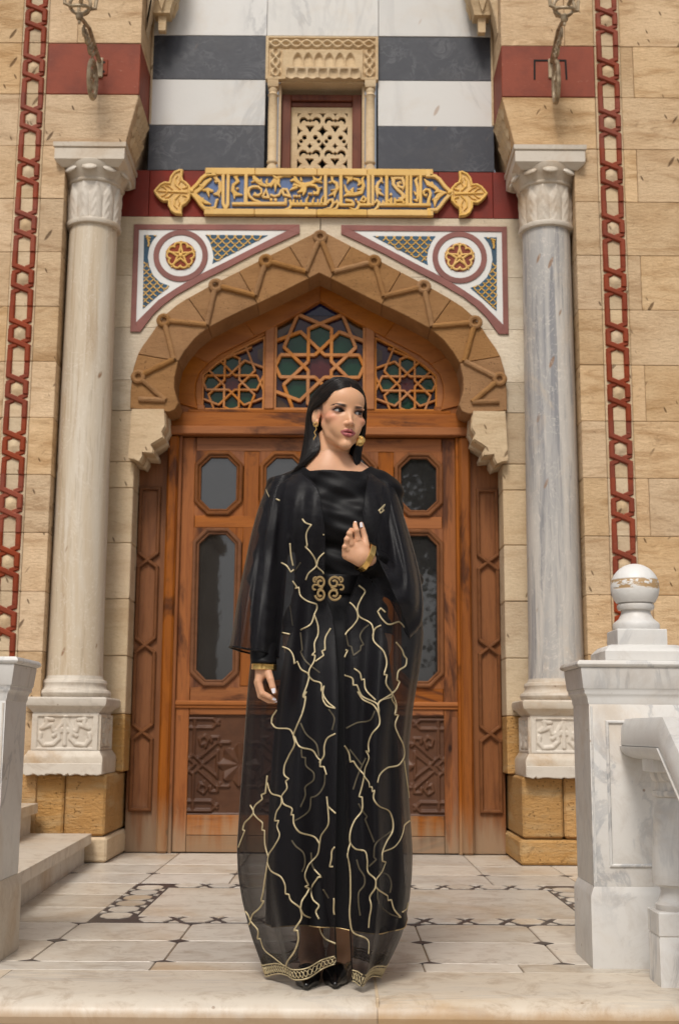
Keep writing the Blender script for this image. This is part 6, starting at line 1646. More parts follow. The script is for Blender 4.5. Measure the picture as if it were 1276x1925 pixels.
GR = [  # viewer's right: falls in front of the far ear to the shoulder
 [(.10, 7.75, 7.8), (2.5, 7.35, 7.1), (4.6, 6.2, 5.6), (5.9, 4.7, 3.4), (6.6, 3.7, .9), (6.9, 3.0, -2), (6.7, 2.4, -5.5), (5.2, 2.2, -9), (4.3, 3.2, -12.5), (5.6, 4.2, -16.5), (8.0, 3.8, -20)],
 [(.10, 6.3, 9.7), (2.7, 6.1, 9.0), (5.2, 4.9, 6.8), (6.8, 3.2, 4.0), (7.5, 2.2, 1.0), (7.8, 1.6, -2), (7.9, 1.2, -5), (7.3, 1.2, -9), (6.6, 1.8, -12.5), (7.6, 2.6, -16.5), (9.6, 2.2, -20.5)],
 [(.10, 3.6, 11.15), (3.0, 3.4, 10.4), (5.9, 2.0, 7.9), (7.7, .2, 4.6), (8.3, -1.4, 1.4), (8.5, -2.0, -2), (8.6, -2.6, -5), (8.7, -3, -9), (8.9, -3.2, -13), (9.2, -3.2, -17), (9.6, -3, -22)],
 [(.10, .2, 11.75), (3.1, -.2, 11.0), (6.2, -1.6, 8.2), (7.9, -3.6, 4.8), (8.1, -5.2, 1.4), (8.0, -6.0, -2), (8.0, -6.4, -5), (8.1, -6.6, -9), (8.2, -6.6, -13), (8.4, -6.4, -18), (8.6, -6.2, -23)],
 [(0, -4.6, 11.1), (2.6, -6.0, 9.6), (4.6, -7.6, 6.6), (5.2, -8.8, 3.0), (5.0, -9.3, 0), (4.6, -9.5, -3), (4.4, -9.6, -7), (4.6, -9.4, -12), (4.8, -9.0, -17), (5, -8.6, -22), (5, -8.4, -27)],
 [(0, -6.2, 10.0), (.9, -7.6, 8.6), (1.6, -8.8, 6.0), (1.8, -9.6, 3.0), (1.6, -9.9, 0), (1.4, -10, -3), (1.2, -10, -7), (1.2, -9.8, -12), (1.2, -9.4, -17), (1.2, -9, -22), (1.2, -8.8, -27)]]
def hairline(side, u, v):
    Gs = GL if side < 0 else GR
    pts = np.stack([cr(g_, v) for g_ in Gs], 0)          # guides x nv x 3
    return cr_axis(pts, u)
def cr_axis(pts, u):
    n = len(pts) - 1; x = np.clip(u * n, 0, n - 1e-6); i = int(x); w = x - i
    p0, p1, p2, p3 = pts[max(i - 1, 0)], pts[i], pts[i + 1], pts[min(i + 2, n)]
    return .5 * (2 * p1 + (p2 - p0) * w + (2 * p0 - 5 * p1 + 4 * p2 - p3) * w ** 2 + (3 * p1 - p0 - 3 * p2 + p3) * w ** 3)
vv_ = np.linspace(0, 1, 40)
hs = MB(); r_ = random.Random(4)
for side in (-1, 1):
    rows_ = [hairline(side, u, vv_) for u in np.linspace(0, 1, 26)]
    v = []; nV = 36
    for row in rows_:
        row = row[:36]
        v += [tuple(head_w(q * np.array([.975, .975, .985]) if k < 16 else q * np.array([.985, .97, 1]))) for k, q in enumerate(row)]
    f = [(i * nV + j, i * nV + j + 1, (i + 1) * nV + j + 1, (i + 1) * nV + j) for i in range(25) for j in range(nV - 1)]
    hs.add(v, f)
hair_base = put('hair', hs.mesh('hair', None), M['hair'], woman)
hl = MB(); vt = np.linspace(0, 1, 22)
for side in (-1, 1):
    for i in range(1500):
        u = r_.random() ** 1.35
        P = hairline(side, u, vt).copy(); off = r_.gauss(0, 1)
        out = P.copy(); out[:, 2] *= .35; out = out / (np.linalg.norm(out, axis=1)[:, None] + 1e-6)
        amp = .05 + .42 * r_.random() ** 1.5 ; P += out * amp * np.minimum(1, vt * 9)[:, None] * .9
        if u < .10: P += np.array([0, .16, -.30]) * abs(r_.gauss(0, .55)) * np.exp(-((vt - .16) / .16) ** 2)[:, None]
        w1 = r_.uniform(-.30, .30); w2 = r_.uniform(-.25, .25)
        P[:, 0] += w1 * vt ** 1.5; P[:, 1] += w2 * vt ** 1.5
        end = 1 - .10 * r_.random(); k = max(6, int(len(vt) * end))
        Q_ = head_w(P[:k]); wr = r_.uniform(.00028, .00075)
        hl.tube([tuple(q) for q in Q_], [wr * (.7 + .3 * min(1, j / 4)) * (1 - .7 * (j / (k - 1)) ** 3) for j in range(k)], 4, cap=False)
put('hair_locks', hl.mesh('hair_locks', None, fix=False), M['hair'], hair_base, stuff=True)
fly = MB()
for i in range(34):
    P = hairline(-1, r_.random() * .4, vt); k = r_.randint(13, 21); b0 = P[k]
    q = [b0 + np.array([-t * r_.uniform(.6, 2.0), r_.uniform(-.2, .6) * t, -t * r_.uniform(.3, 1.2)]) for t in (0, .6, 1.3, 2.0)]
    fly.tube([tuple(head_w(z_)) for z_ in q], [.0004, .0004, .0003, .0001], 3, cap=False)
put('loose_hair', fly.mesh('loose_hair', None, fix=False), M['hair'], hair_base, stuff=True)

# earrings
er = MB(); lobe = head_w((-7.45, .15, -3.9))
for k in range(16):
    w = 2 * pi * k / 16; er.tube([tuple(lobe + np.array([.0050 * math.cos(w), -.006, .0050 * math.sin(w)])), tuple(lobe + np.array([.0085 * math.cos(w), -.006, .0085 * math.sin(w)]))], .0011, 5)
er.tube([tuple(lobe + np.array([.0055 * math.cos(t), -.006, .0055 * math.sin(t)])) for t in np.linspace(0, 2 * pi, 18, endpoint=False)], .0016, 6, closed=True)
er.tube([tuple(lobe + np.array([-.0035 * t + .0025 * math.sin(t * 12), -.006, -.009 - .040 * t])) for t in np.linspace(0, 1, 22)], .0013, 5)
put('earring', er, M['gold_metal'], woman, label='gold starburst earring with a wavy drop')
er = MB(); c_ = np.array(atY(677, 830, 3.70))
er.lathe([(.0, .0), (.010, .0005), (.014, .002), (.0165, .004), (.014, .006), (.0, .007)], 0, 0, 20)
er.v = [tuple(c_ + np.array([v[0] * .72, -.002 - v[2] * .6, v[1] * .95])) for v in er.v]
for k in range(9):
    a = -1.0 + .25 * k; er.tube([tuple(c_ + np.array([.0 - .004, -.009, -.006])), tuple(c_ + np.array([.015 * math.cos(a + .8), -.0095, .016 * math.sin(a + .8)]))], .0012, 5)
er.tube([tuple(c_ + np.array([-.011, -.006, -.004 - .010 * t])) for t in (0, .5, 1)], .0022, 6); er.tube([tuple(c_ + np.array([-.003, -.006, -.006 - .010 * t])) for t in (0, .5, 1)], .0018, 6)
put('earring', er, M['gold_metal'], woman, label='round fluted gold earring')
# nails
def nail(c, d, w, l, nrm):
    d = np.array(d, float); d /= np.linalg.norm(d); n = np.array(nrm, float); n -= d * n.dot(d); n /= np.linalg.norm(n); t = np.cross(d, n); v = []; f = []
    for i, a in enumerate(np.linspace(-1, 1, 7)):
        for j, b_ in enumerate(np.linspace(0, 1, 5)):
            ww = w * (1 - .35 * b_ ** 2); v.append(tuple(np.array(c) + d * l * b_ + t * ww * a + n * (.0016 - .0022 * a * a + .0004 * b_)))
    for i in range(6):
        for j in range(4): f.append((i * 5 + j, i * 5 + j + 1, (i + 1) * 5 + j + 1, (i + 1) * 5 + j))
    return MB().add(v, f)
Y1, Y2 = 3.595, 3.565
for c, d, w, l, nr in ((hp(513.5, 1294, -.0345, Y1), (.18, -.05, -1), .0058, .014, (.2, -1, .1)), (hp(513, 1313, -.016, Y1), (1, -.05, -.45), .0045, .010, (0, -1, .6)), (hp(515, 1317.5, .004, Y1), (1, 0, -.3), .0045, .009, (0, -1, .7)),
                        (hp(667.5, 987, -.004, Y2), (0, .35, 1), .0050, .011, (-.3, -1, .5)), (hp(680, 991, .003, Y2), (-.15, -.05, 1), .0055, .014, (.5, -1, .1))):
    put('fingernail', nail(c, d, w, l, nr).mesh('fingernail', None), M['nail'], woman)

# ------------------------------------------------ dress: fitted bodice with sleeves, and a skirt to the ankles
dg = Grid((-.42, 3.5, .98), (.42, 4.0, 1.56), .0058)
F = smin(torso(dg), arms(dg, .004, True), .03) - .007
fold = .0026 * np.sin(dg.X * 34 + dg.Z * 52 + 1.2 * np.sin(dg.Z * 21)) + .0020 * np.sin(dg.Z * 88 - dg.X * 41 + 1.5 * np.sin(dg.X * 30)) + .0014 * np.sin(dg.Z * 150 + dg.X * 60)
F = F + fold
zn = P3(640, 877, 3.70)[2] - .012
F = np.maximum(F, dg.Z - (zn + .05 * (dg.Y - 3.70) + .80 * np.maximum(0, np.abs(dg.X + .012) - .078)))
BVd, BQd = dg.nets(F)
# tight sleeve ends below the bodice grid
sl = Grid((-.34, 3.5, .74), (-.12, 3.95, 1.06), .0058); F = np.maximum(sl.cap(ELL, WRL, .048, .037), -(sl.Z - (P3(495, 1249, 3.60)[2])))
F = F + .0012 * np.sin(sl.Z * 130 + sl.X * 50)
SVd, SQd = sl.nets(F)
def sk(rows, yc, n, amp, seed, nf=9, phi0=None, zfun=None):
    """closed cloth loft: rows of (py, left px, right px, half depth)"""
    rg = random.Random(seed); ph = [rg.uniform(0, 6.28) for _ in range(6)]
    pys = np.array([r[0] for r in rows], float); out = []
    tt = np.linspace(pys[0], pys[-1], 110)
    L_ = np.interp(tt, pys, [r[1] for r in rows]); R_ = np.interp(tt, pys, [r[2] for r in rows]); D_ = np.interp(tt, pys, [r[3] for r in rows])
    return tt, L_, R_, D_, ph
rows_s = [(1095, 568, 700, .100), (1130, 556, 708, .112), (1200, 540, 728, .135), (1300, 524, 740, .155), (1400, 514, 748, .17), (1500, 508, 753, .185), (1600, 504, 758, .2), (1700, 501, 764, .215), (1738, 500, 767, .22)]
tt, L_, R_, D_, ph = sk(rows_s, YBODY, 160, 0, 3)
n = 200; v = []
for i, py in enumerate(tt):
    q = i / (len(tt) - 1); zz = P3(640, py, 3.66)[2]; xl, xr = P3(L_[i], py)[0], P3(R_[i], py)[0]; cx = (xl + xr) / 2; a = (xr - xl) / 2
    for k in range(n):
        w = 2 * pi * k / n
        fd = 1 + (.02 + .10 * q) * (math.cos(9 * w + ph[0] + .8 * q) * .6 + math.cos(15 * w + ph[1]) * .35 + math.cos(4 * w + ph[2]) * .4) * .6
        v.append((cx + a * math.sin(w) * (1 + (fd - 1) * .5), YBODY - D_[i] * math.cos(w) * fd, zz + .012 * q * math.cos(3 * w + 1)))
m_ = len(tt); f = [(i * n + k, i * n + (k + 1) % n, (i + 1) * n + (k + 1) % n, (i + 1) * n + k) for i in range(m_ - 1) for k in range(n)]
DV, DQ = join([(BVd, BQd), (SVd, SQd), (np.array(v), np.array(f))])
dress = put('dress', npmesh('dress', DV, DQ), M['satin'], woman)
hemv = [v[(m_ - 1) * n + k] for k in range(n)]
hm = MB().tube([(p[0], p[1], p[2]) for p in hemv], .0016, 5, closed=True); put('dress_hem_trim', hm.mesh('dress_hem_trim', None), M['old_gold'], dress)

# shoes with pointed toes
for an, to, s in ((ANL, TOL, -1), (ANR, TOR, 1)):
    sg = Grid((min(an[0], to[0]) - .06, to[1] - .10, -.005), (max(an[0], to[0]) + .06, an[1] + .08, .15), .004)
    tip_ = to + np.array([0, -.055, -.016])
    F = smin(sg.cap(an + np.array([0, .02, -.035]), to + np.array([0, .02, -.006]), .034, .032), sg.cap(to + np.array([0, .02, -.008]), tip_, .030, .009), .02)
    F = smin(F, sg.cap(an + np.array([0, .045, -.04]), an + np.array([0, .05, -an[2] + .004]), .026, .009), .015)
    F = np.maximum(F, .002 - sg.Z)
    put('shoe', npmesh('shoe', *sg.nets(F)), M['shoe'], woman)

# ------------------------------------------------ sheer cloak, open in front
ROWS = [(884, 556, 700, .075), (892, 528, 722, .095), (902, 512, 735, .105), (930, 506, 744, .135), (960, 503, 753, .15), (1000, 498, 766, .155), (1060, 492, 779, .150), (1120, 487, 790, .148), (1190, 480, 796, .160), (1250, 470, 789, .185), (1320, 464, 777, .205), (1400, 459, 768, .22), (1500, 452, 768, .235), (1600, 446, 775, .245), (1650, 448, 774, .245), (1700, 456, 769, .24), (1760, 471, 757, .225), (1805, 487, 736, .21), (1838, 500, 716, .20)]
XEL = [(884, 566), (905, 590), (930, 602), (1000, 611), (1060, 612), (1110, 606), (1150, 624), (1200, 630), (1300, 636), (1500, 632), (1700, 629), (1838, 632)]
XER = [(884, 690), (905, 690), (940, 684), (985, 679), (1010, 688), (1060, 684), (1100, 668), (1150, 650), (1200, 648), (1300, 645), (1500, 648), (1700, 655), (1838, 661)]
pys = np.array([r[0] for r in ROWS], float)
TT = np.concatenate([np.linspace(884, 960, 18)[:-1], np.linspace(960, 1838, 120)])
def sm_interp(t, xs, ys):
    t2 = np.array(t, float); k = np.array([-12, -6, 0, 6, 12.]); return np.mean([np.interp(np.clip(t2 + d, xs[0], xs[-1]), xs, ys) for d in k], 0)
CL, CR_, CD = (sm_interp(TT, pys, [r[j] for r in ROWS]) for j in (1, 2, 3))
EL_ = sm_interp(TT, [r[0] for r in XEL], [r[1] for r in XEL]); ER_ = sm_interp(TT, [r[0] for r in XER], [r[1] for r in XER])
NF = 300
_fr = random.Random(21)
FOLD = [(k, (.62 if k < 9 else .40 if k < 16 else .22) * _fr.uniform(.35, 1.15), _fr.uniform(0, 6.28), _fr.uniform(-2.5, 2.5)) for k in (3, 5, 7, 8, 10, 12, 13, 17, 19, 23, 29)]
def cloak_rows():
    V = np.zeros((len(TT), NF, 3))
    for i, py in enumerate(TT):
        q = np.clip((py - 960) / 880, 0, 1); z0 = P3(640, py, 3.66)[2]
        if py > 1790: z0 = max(z0, .012)
        xl, xr = P3(CL[i], py)[0], P3(CR_[i], py)[0]; xel, xer = P3(EL_[i], py)[0], P3(ER_[i], py)[0]; cx = P3(640, py)[0]
        pl = -math.asin(np.clip((cx - xel) / (cx - xl), -.98, .98)); pr = math.asin(np.clip((xer - cx) / (xr - cx), -.98, .98))
        w = np.linspace(pr, 2 * pi + pl, NF)
        sx = np.sin(w); a = np.where(sx > 0, xr - cx, cx - xl)
        up = np.clip((py - 890) / 60, 0, 1)
        fl = (.075 + .070 * q ** 1.1) * up
        fd = sum(am * np.cos(fr_ * w + p0 + dr_ * q + .5 * math.sin(py * .006 + p0)) for fr_, am, p0, dr_ in FOLD)
        yv = YBODY - CD[i] * np.cos(w) * (1 + fl * fd) 
        # edges of the opening turn slightly outward
        xv = cx + a * sx * (1 + .25 * fl * fd * np.cos(w) ** 2)
        fr = np.clip(np.cos(w), 0, 1)
        hem = np.where(sx < 0, np.clip(1 + sx * 1.15, 0, 1), .25 * np.clip(1 - np.abs(sx - .35) * 2, 0, 1)) * fr
        zv = z0 + np.clip((py - 1640) / 200, 0, 1) ** 1.5 * (.050 * hem + .008 * np.cos(7 * w))
        V[i, :, 0] = xv; V[i, :, 1] = yv; V[i, :, 2] = zv
    return V
CV = cloak_rows()
nr = len(TT)
Qc = np.array([(i * NF + k, i * NF + k + 1, (i + 1) * NF + k + 1, (i + 1) * NF + k) for i in range(nr - 1) for k in range(NF - 1)])
# sleeves: the viewer's left hangs straight, the right droops from the raised forearm
def loft(rings, sub=40):
    """closed rings (list of arrays n x 3), smoothly joined"""
    R_ = np.array(rings); t = np.linspace(0, 1, sub); V = cr(R_.reshape(len(R_), -1), t).reshape(sub, R_.shape[1], 3); n = R_.shape[1]
    Q = np.array([(i * n + k, i * n + (k + 1) % n, (i + 1) * n + (k + 1) % n, (i + 1) * n + k) for i in range(sub - 1) for k in range(n)])
    return V.reshape(-1, 3), Q
n = 96; th = np.linspace(0, 2 * pi, n, endpoint=False)
def ringL(py, xo, xi, d, yc, q, tiltz=0.0):
    a, b = P3(xo, py, yc), P3(xi, py, yc); cx, ax_ = (a[0] + b[0]) / 2, (b[0] - a[0]) / 2
    fo = 1 + .075 * q * (np.cos(4 * th + 1 + py * .006) + .7 * np.cos(7 * th + 2 - py * .004) + .35 * np.cos(13 * th + py * .01))
    return np.stack([cx + ax_ * np.cos(th), yc - d * np.sin(th) * fo, a[2] + tiltz * (np.cos(th)) + 0 * th], 1)
RL = [ringL(900, 512, 560, .06, 3.78, 0), ringL(940, 492, 552, .085, 3.79, .3), ringL(1000, 474, 545, .10, 3.78, .6), ringL(1060, 461, 540, .105, 3.77, .8), ringL(1130, 447, 534, .12, 3.72, 1), ringL(1190, 438, 528, .12, 3.69, 1.1, -.006), ringL(1226, 432, 524, .12, 3.68, 1.1, -.014)]
SLV, SLQ = loft(RL, 60)
# right sleeve rings run from the shoulder to the loop round the forearm
def ringR(top, bot, yc, d, q):
    a, b = P3(*top, yc), P3(*bot, yc); c_ = (a + b) / 2; h_ = (a - b) / 2
    fo = 1 + .11 * q * (np.cos(4 * th + .5) + .7 * np.cos(7 * th + top[0] * .03) + .3 * np.cos(13 * th + 1))
    P = c_[None, :] + np.cos(th)[:, None] * h_[None, :]; P[:, 1] = yc - d * np.sin(th) * fo + (b[1] - a[1]) * 0
    return P
RR = [ringR((738, 905), (705, 930), 3.77, .05, 0), ringR((763, 985), (706, 985), 3.745, .085, .3), ringR((784, 1060), (712, 1040), 3.71, .10, .6), ringR((794, 1120), (714, 1056), 3.675, .105, .9), ringR((792, 1172), (710, 1050), 3.645, .10, 1.1), ringR((770, 1200), (703, 1038), 3.62, .09, 1.3)]
SRV, SRQ = loft(RR, 60)
AV, AQ = join([(CV.reshape(-1, 3), Qc), (SLV, SLQ), (SRV, SRQ)])
cloak = put('sheer_cloak', npmesh('sheer_cloak', AV, AQ), M['organza'], woman)
# piping at the sleeve hem and gold braid at the foot
hem = SLV.reshape(60, n, 3)[-1]; put('sleeve_hem', MB().tube([tuple(p) for p in hem], .0030, 5, closed=True).mesh('sleeve_hem', None), M['satin'], cloak)
hem = SRV.reshape(60, n, 3)[-1]; put('sleeve_hem', MB().tube([tuple(p) for p in hem], .0016, 5, closed=True).mesh('sleeve_hem', None), M['satin'], cloak)
for e in (0, NF - 1): put('front_edge', MB().tube([tuple(p) for p in CV[::2, e]], .0018, 5).mesh('front_edge', None), M['satin'], cloak)
tb = MB(); low = CV[-1]; up_ = CV[-4]
def hemline(t): return low * (1 - t) + up_ * t
for t, r0 in ((.04, .0022), (.95, .0022)):
    tb.tube([tuple(p) for p in hemline(t)[::2]], r0, 5)
mid = []
for k in range(0, NF):
    t = .5 + .34 * math.sin(k * 1.25); mid.append(tuple(hemline(t)[k]))
tb.tube(mid, .0017, 4); tb.tube([tuple(hemline(.5 - .34 * math.sin(k * 1.25))[k]) for k in range(NF)], .0017, 4)
put('hem_braid', tb.mesh('hem_braid', None), M['thread'], cloak)

# embroidery: stitched lines laid on the cloak
bvh = BVHTree.FromPolygons([Vector(p) for p in AV.tolist()], AQ.tolist())
cam_o = Vector((0, 0, CAM_Z))
def onto(px, py, layer=0):
    d = ray(px, py).normalized(); o = cam_o.copy(); hit = None
    for i in range(layer + 1):
        h, nrm, idx, dist = bvh.ray_cast(o, d)
        if h is None: return hit
        hit = h; o = h + d * .012
    return hit - d * .0025 if layer == 0 else hit + d * .002
def q3(x, y): return (420 + x * .32916, 1300 + y * .32916)
def q2(x, y): return (420 + x * .32916, 860 + y * .32916)
ST = {q3: [
 [(475, 0), (455, 30), (470, 40), (455, 110), (412, 215), (400, 250), (408, 290), (372, 370), (347, 435), (350, 480), (373, 498), (355, 512), (363, 548), (332, 600), (330, 640), (302, 690), (292, 738), (316, 738), (306, 765), (320, 820), (292, 880), (258, 935), (252, 975), (268, 1020), (330, 1062), (350, 1100), (354, 1155), (374, 1160), (380, 1185), (438, 1238), (455, 1272), (520, 1310), (526, 1338), (546, 1332), (558, 1380), (580, 1410), (640, 1440)],
 [(440, 1240), (447, 1200), (478, 1150), (490, 1125), (466, 1115), (486, 1105), (466, 1060), (482, 1000), (540, 925), (549, 870), (556, 830), (598, 760), (598, 680), (590, 600)],
 [(548, 870), (530, 840), (425, 795), (402, 755), (400, 705), (386, 703), (392, 672), (342, 640), (330, 605), (272, 580), (250, 520)],
 [(250, 480), (240, 580), (216, 590), (222, 615), (177, 658), (170, 690), (195, 725), (222, 750), (220, 790), (235, 795), (238, 880), (254, 940)],
 [(153, 648), (172, 690), (150, 722), (122, 750), (110, 790), (122, 795), (100, 850), (85, 890)],
 [(252, 975), (236, 1080), (226, 1150), (215, 1196), (232, 1198), (205, 1238), (165, 1276), (155, 1310), (138, 1350)],
 [(100, 1230), (140, 1275), (155, 1310), (198, 1370), (194, 1412), (210, 1412), (230, 1470), (300, 1530), (345, 1572), (355, 1600)],
 [(440, 1240), (446, 1290), (412, 1348), (402, 1365), (424, 1365), (427, 1420), (402, 1490), (362, 1550), (355, 1600)],
 [(400, 250), (385, 222), (290, 200), (275, 180), (278, 150), (305, 105)],
 [(405, 255), (430, 310), (515, 342), (538, 378), (556, 395), (550, 428), (574, 430), (588, 475)],
 [(566, 0), (570, 50), (590, 80), (640, 96)], [(640, 240), (592, 268), (576, 310), (572, 370), (545, 408)],
 [(765, 0), (792, 42), (858, 80), (888, 138), (890, 185), (845, 245), (826, 310), (830, 345), (812, 340), (828, 368), (806, 450), (804, 480), (832, 528), (832, 545), (848, 545), (848, 572), (862, 565), (856, 610), (882, 650), (948, 688), (962, 720), (964, 800), (932, 855), (906, 925), (906, 968), (926, 975), (906, 1028), (872, 1078), (870, 1110), (938, 1168), (938, 1192), (958, 1190), (972, 1240), (1026, 1304)],
 [(684, 300), (716, 352), (724, 402), (742, 398), (764, 432), (803, 475)],
 [(804, 480), (790, 545), (774, 600), (792, 604), (790, 680), (748, 738), (722, 815), (724, 865), (752, 898), (808, 914), (820, 960), (824, 1030), (868, 1078), (866, 1120), (834, 1178), (842, 1215), (832, 1300), (828, 1350)],
 [(965, 0), (960, 40), (984, 90), (978, 132), (998, 136), (980, 192), (1000, 250), (1024, 300), (1030, 375), (1002, 418), (932, 438), (892, 478), (880, 520)],
 [(886, 130), (888, 60), (960, 30)], [(1075, 730), (1032, 768), (1028, 792), (1004, 855), (978, 886), (912, 915)],
 [(724, 865), (708, 930), (720, 1000), (725, 1150), (722, 1300), (738, 1372), (825, 1422), (828, 1500)], [(1030, 395), (1058, 600), (1070, 700)],
 [(655, 870), (620, 908), (616, 955), (606, 1000), (625, 1000)], [(600, 660), (650, 705)], [(1052, 1205), (1044, 1240), (1020, 1260)], [(630, 1180), (640, 1290), (700, 1340)]],
 q2: [
 [(450, 350), (465, 370), (502, 385), (490, 400), (474, 432), (478, 505), (466, 510), (487, 530), (526, 590), (534, 622), (570, 660), (576, 700)],
 [(568, 440), (590, 450), (593, 500), (578, 515), (590, 532), (542, 580), (530, 620), (482, 668), (470, 700)],
 [(330, 600), (360, 618), (385, 655), (402, 640)],
 [(395, 705), (418, 738), (410, 748), (430, 742), (440, 790), (470, 815), (532, 838), (535, 855), (520, 895), (500, 950), (440, 985)],
 [(520, 900), (540, 965), (540, 1010), (520, 1060), (522, 1110), (505, 1128), (524, 1130), (518, 1162), (490, 1215), (487, 1245), (510, 1272), (556, 1290), (558, 1335), (574, 1305), (568, 1345), (598, 1400), (638, 1432)],
 [(335, 1080), (378, 1100), (404, 1165), (404, 1178), (422, 1165), (442, 1208), (487, 1240), (480, 1290), (462, 1340), (454, 1362), (470, 1366), (460, 1425), (450, 1458)],
 [(612, 975), (582, 1030), (580, 1098), (562, 1106), (572, 1130), (524, 1165)],
 [(680, 815), (720, 828), (762, 880), (767, 915), (742, 958), (698, 1008), (690, 1040), (690, 1098), (710, 1102), (694, 1135), (680, 1185), (682, 1235), (738, 1266), (740, 1300), (762, 1300), (788, 1358), (882, 1418), (888, 1450)],
 [(772, 730), (808, 765), (790, 800), (766, 858), (768, 895), (848, 958), (856, 995), (854, 1035), (918, 1115), (932, 1170), (916, 1240), (934, 1242), (928, 1290), (958, 1340), (988, 1420), (985, 1458)],
 [(850, 1020), (868, 975), (900, 958)], [(745, 1205), (778, 1230), (788, 1270), (804, 1266), (810, 1320), (868, 1385)],
 [(985, 1055), (1022, 1105), (1030, 1130), (1046, 1150), (1040, 1188), (1000, 1218), (990, 1270), (1006, 1282), (990, 1318), (890, 1395)],
 [(335, 1000), (380, 1010)], [(885, 305), (922, 268), (905, 296), (918, 300), (895, 318), (890, 300)], [(235, 155), (246, 190), (255, 212), (262, 226)],
 [(925, 885), (898, 860), (880, 880), (905, 922), (938, 952), (1000, 938), (1012, 945), (1032, 970)], [(300, 236), (322, 246)], [(380, 490), (386, 560), (398, 620)]]}
emb = MB()
def stitch(conv, pts, r0, layer=0):
    P = [np.array(conv(*p)) for p in pts]; dense = []; N_ = len(P)
    for i in range(N_ - 1):
        a, b = P[i], P[i + 1]; L = np.linalg.norm(b - a); m = max(1, int(L / 2.0))
        pa = P[i - 1] if i > 0 else 2 * a - b; pb = P[i + 2] if i + 2 < N_ else 2 * b - a
        def tang(u, v, w):
            d1, d2 = v - u, w - v; l1, l2 = np.linalg.norm(d1) + 1e-6, np.linalg.norm(d2) + 1e-6
            if min(l1, l2) < 9 and d1.dot(d2) / (l1 * l2) < .75 or d1.dot(d2) / (l1 * l2) < .1: return None
            return (d1 / l1 * l2 + d2 / l2 * l1) / (l1 + l2)
        ta, tb_ = tang(pa, a, b), tang(a, b, pb); dr_ = (b - a) / (L + 1e-6)
        ta = dr_ if ta is None else ta; tb_ = dr_ if tb_ is None else tb_
        for k in range(m):
            t = k / m; h1, h2, h3, h4 = 2 * t ** 3 - 3 * t * t + 1, t ** 3 - 2 * t * t + t, -2 * t ** 3 + 3 * t * t, t ** 3 - t * t
            dense.append(a * h1 + ta * L * h2 + b * h3 + tb_ * L * h4)
    dense.append(P[-1])
    run = []; last = None
    for p in dense:
        h = onto(p[0], p[1], layer)
        if h is None or (last is not None and (h - last).length > .09):
            if len(run) > 1: RUNS.append(MB().tube(run, r0 * 1.15, 6, sq=.4))
            run = []; last = h
            if h is not None: run = [h]
            continue
        run.append(h); last = h
    if len(run) > 1: RUNS.append(MB().tube(run, r0 * 1.15, 6, sq=.4))
for conv, L in ST.items():
    for pts in L:
        RUNS = []; stitch(conv, pts, .0023)
        for emb in RUNS: put('embroidery_line', emb.mesh('embroidery_line', None, fix=False), M['thread'], cloak)
BK = [[(390, 850), (410, 880), (455, 920), (462, 1000), (448, 1030)], [(402, 740), (440, 720), (488, 680), (500, 605), (520, 600), (574, 535), (580, 470)], [(440, 180), (470, 240), (530, 300), (545, 370)], [(445, 330), (448, 375), (468, 378), (470, 420), (516, 470), (516, 500), (466, 550), (468, 585), (440, 660)],
      [(500, 920), (510, 1000), (560, 1060), (540, 1060), (500, 1130), (512, 1190), (545, 1225), (528, 1255), (545, 1300)], [(570, 1130), (600, 1180)], [(760, 960), (775, 1010), (805, 1060), (805, 1100), (772, 1150), (770, 1190), (780, 1280)], [(770, 640), (800, 690), (820, 715), (808, 730), (860, 860)], [(700, 210), (760, 180), (840, 160), (865, 110)], [(960, 795), (865, 880), (858, 945), (872, 960), (830, 1000)], [(890, 1030), (940, 1050), (958, 1100), (950, 1150)], [(740, 560), (770, 470), (812, 380)], [(720, 330), (790, 420)], [(880, 1120), (885, 1200), (950, 1270), (1010, 1290)], [(600, 100), (632, 150), (620, 220)]]
bvh_in = BVHTree.FromPolygons([Vector(p) for p in DV.tolist()], DQ.tolist())
def onto(px, py, layer=0):
    d = ray(px, py).normalized(); h, nrm, idx, dist = bvh_in.ray_cast(cam_o, d)
    return None if h is None else h - d * .006
BK = [(q3, p_) for p_ in BK]
BK += [(q2, p_) for p_ in ([(440, 600), (400, 660)], [(380, 850), (395, 960)], [(440, 1000), (450, 1100), (440, 1110), (460, 1150), (550, 1230)], [(700, 1010), (712, 1075), (730, 1080), (742, 1130), (782, 1100), (785, 1075), (800, 1070), (780, 1020), (800, 980), (830, 955)])]
for conv, pts in BK:
    RUNS = []; stitch(conv, pts, .0022, 1)
    for emb in RUNS: put('inner_embroidery_line', emb.mesh('inner_embroidery_line', None, fix=False), M['thread'], cloak)

# ------------------------------------------------ bracelets and belt buckle
def band(c, axis, rx_, ry_, w, ref):
    axis = np.array(axis, float); axis /= np.linalg.norm(axis); u = np.array(ref, float); u -= axis * u.dot(axis); u /= np.linalg.norm(u); t = np.cross(axis, u); mb = MB(); v = []; nn_ = 40
    for o, rr_ in ((-w, 1.0), (-w * .85, 1.05), (0, 1.03), (w * .85, 1.05), (w, 1.0), (w, .93), (-w, .93)):
        for k in range(nn_):
            a = 2 * pi * k / nn_; facet = 1 + .012 * math.cos(10 * a)
            v.append(tuple(np.array(c) + axis * o + (u * rx_ * math.cos(a) + t * ry_ * math.sin(a)) * rr_ * facet))
    f = [(j * nn_ + k, j * nn_ + (k + 1) % nn_, ((j + 1) % 7) * nn_ + (k + 1) % nn_, ((j + 1) % 7) * nn_ + k) for j in range(7) for k in range(nn_)]
    return mb.add(v, f)
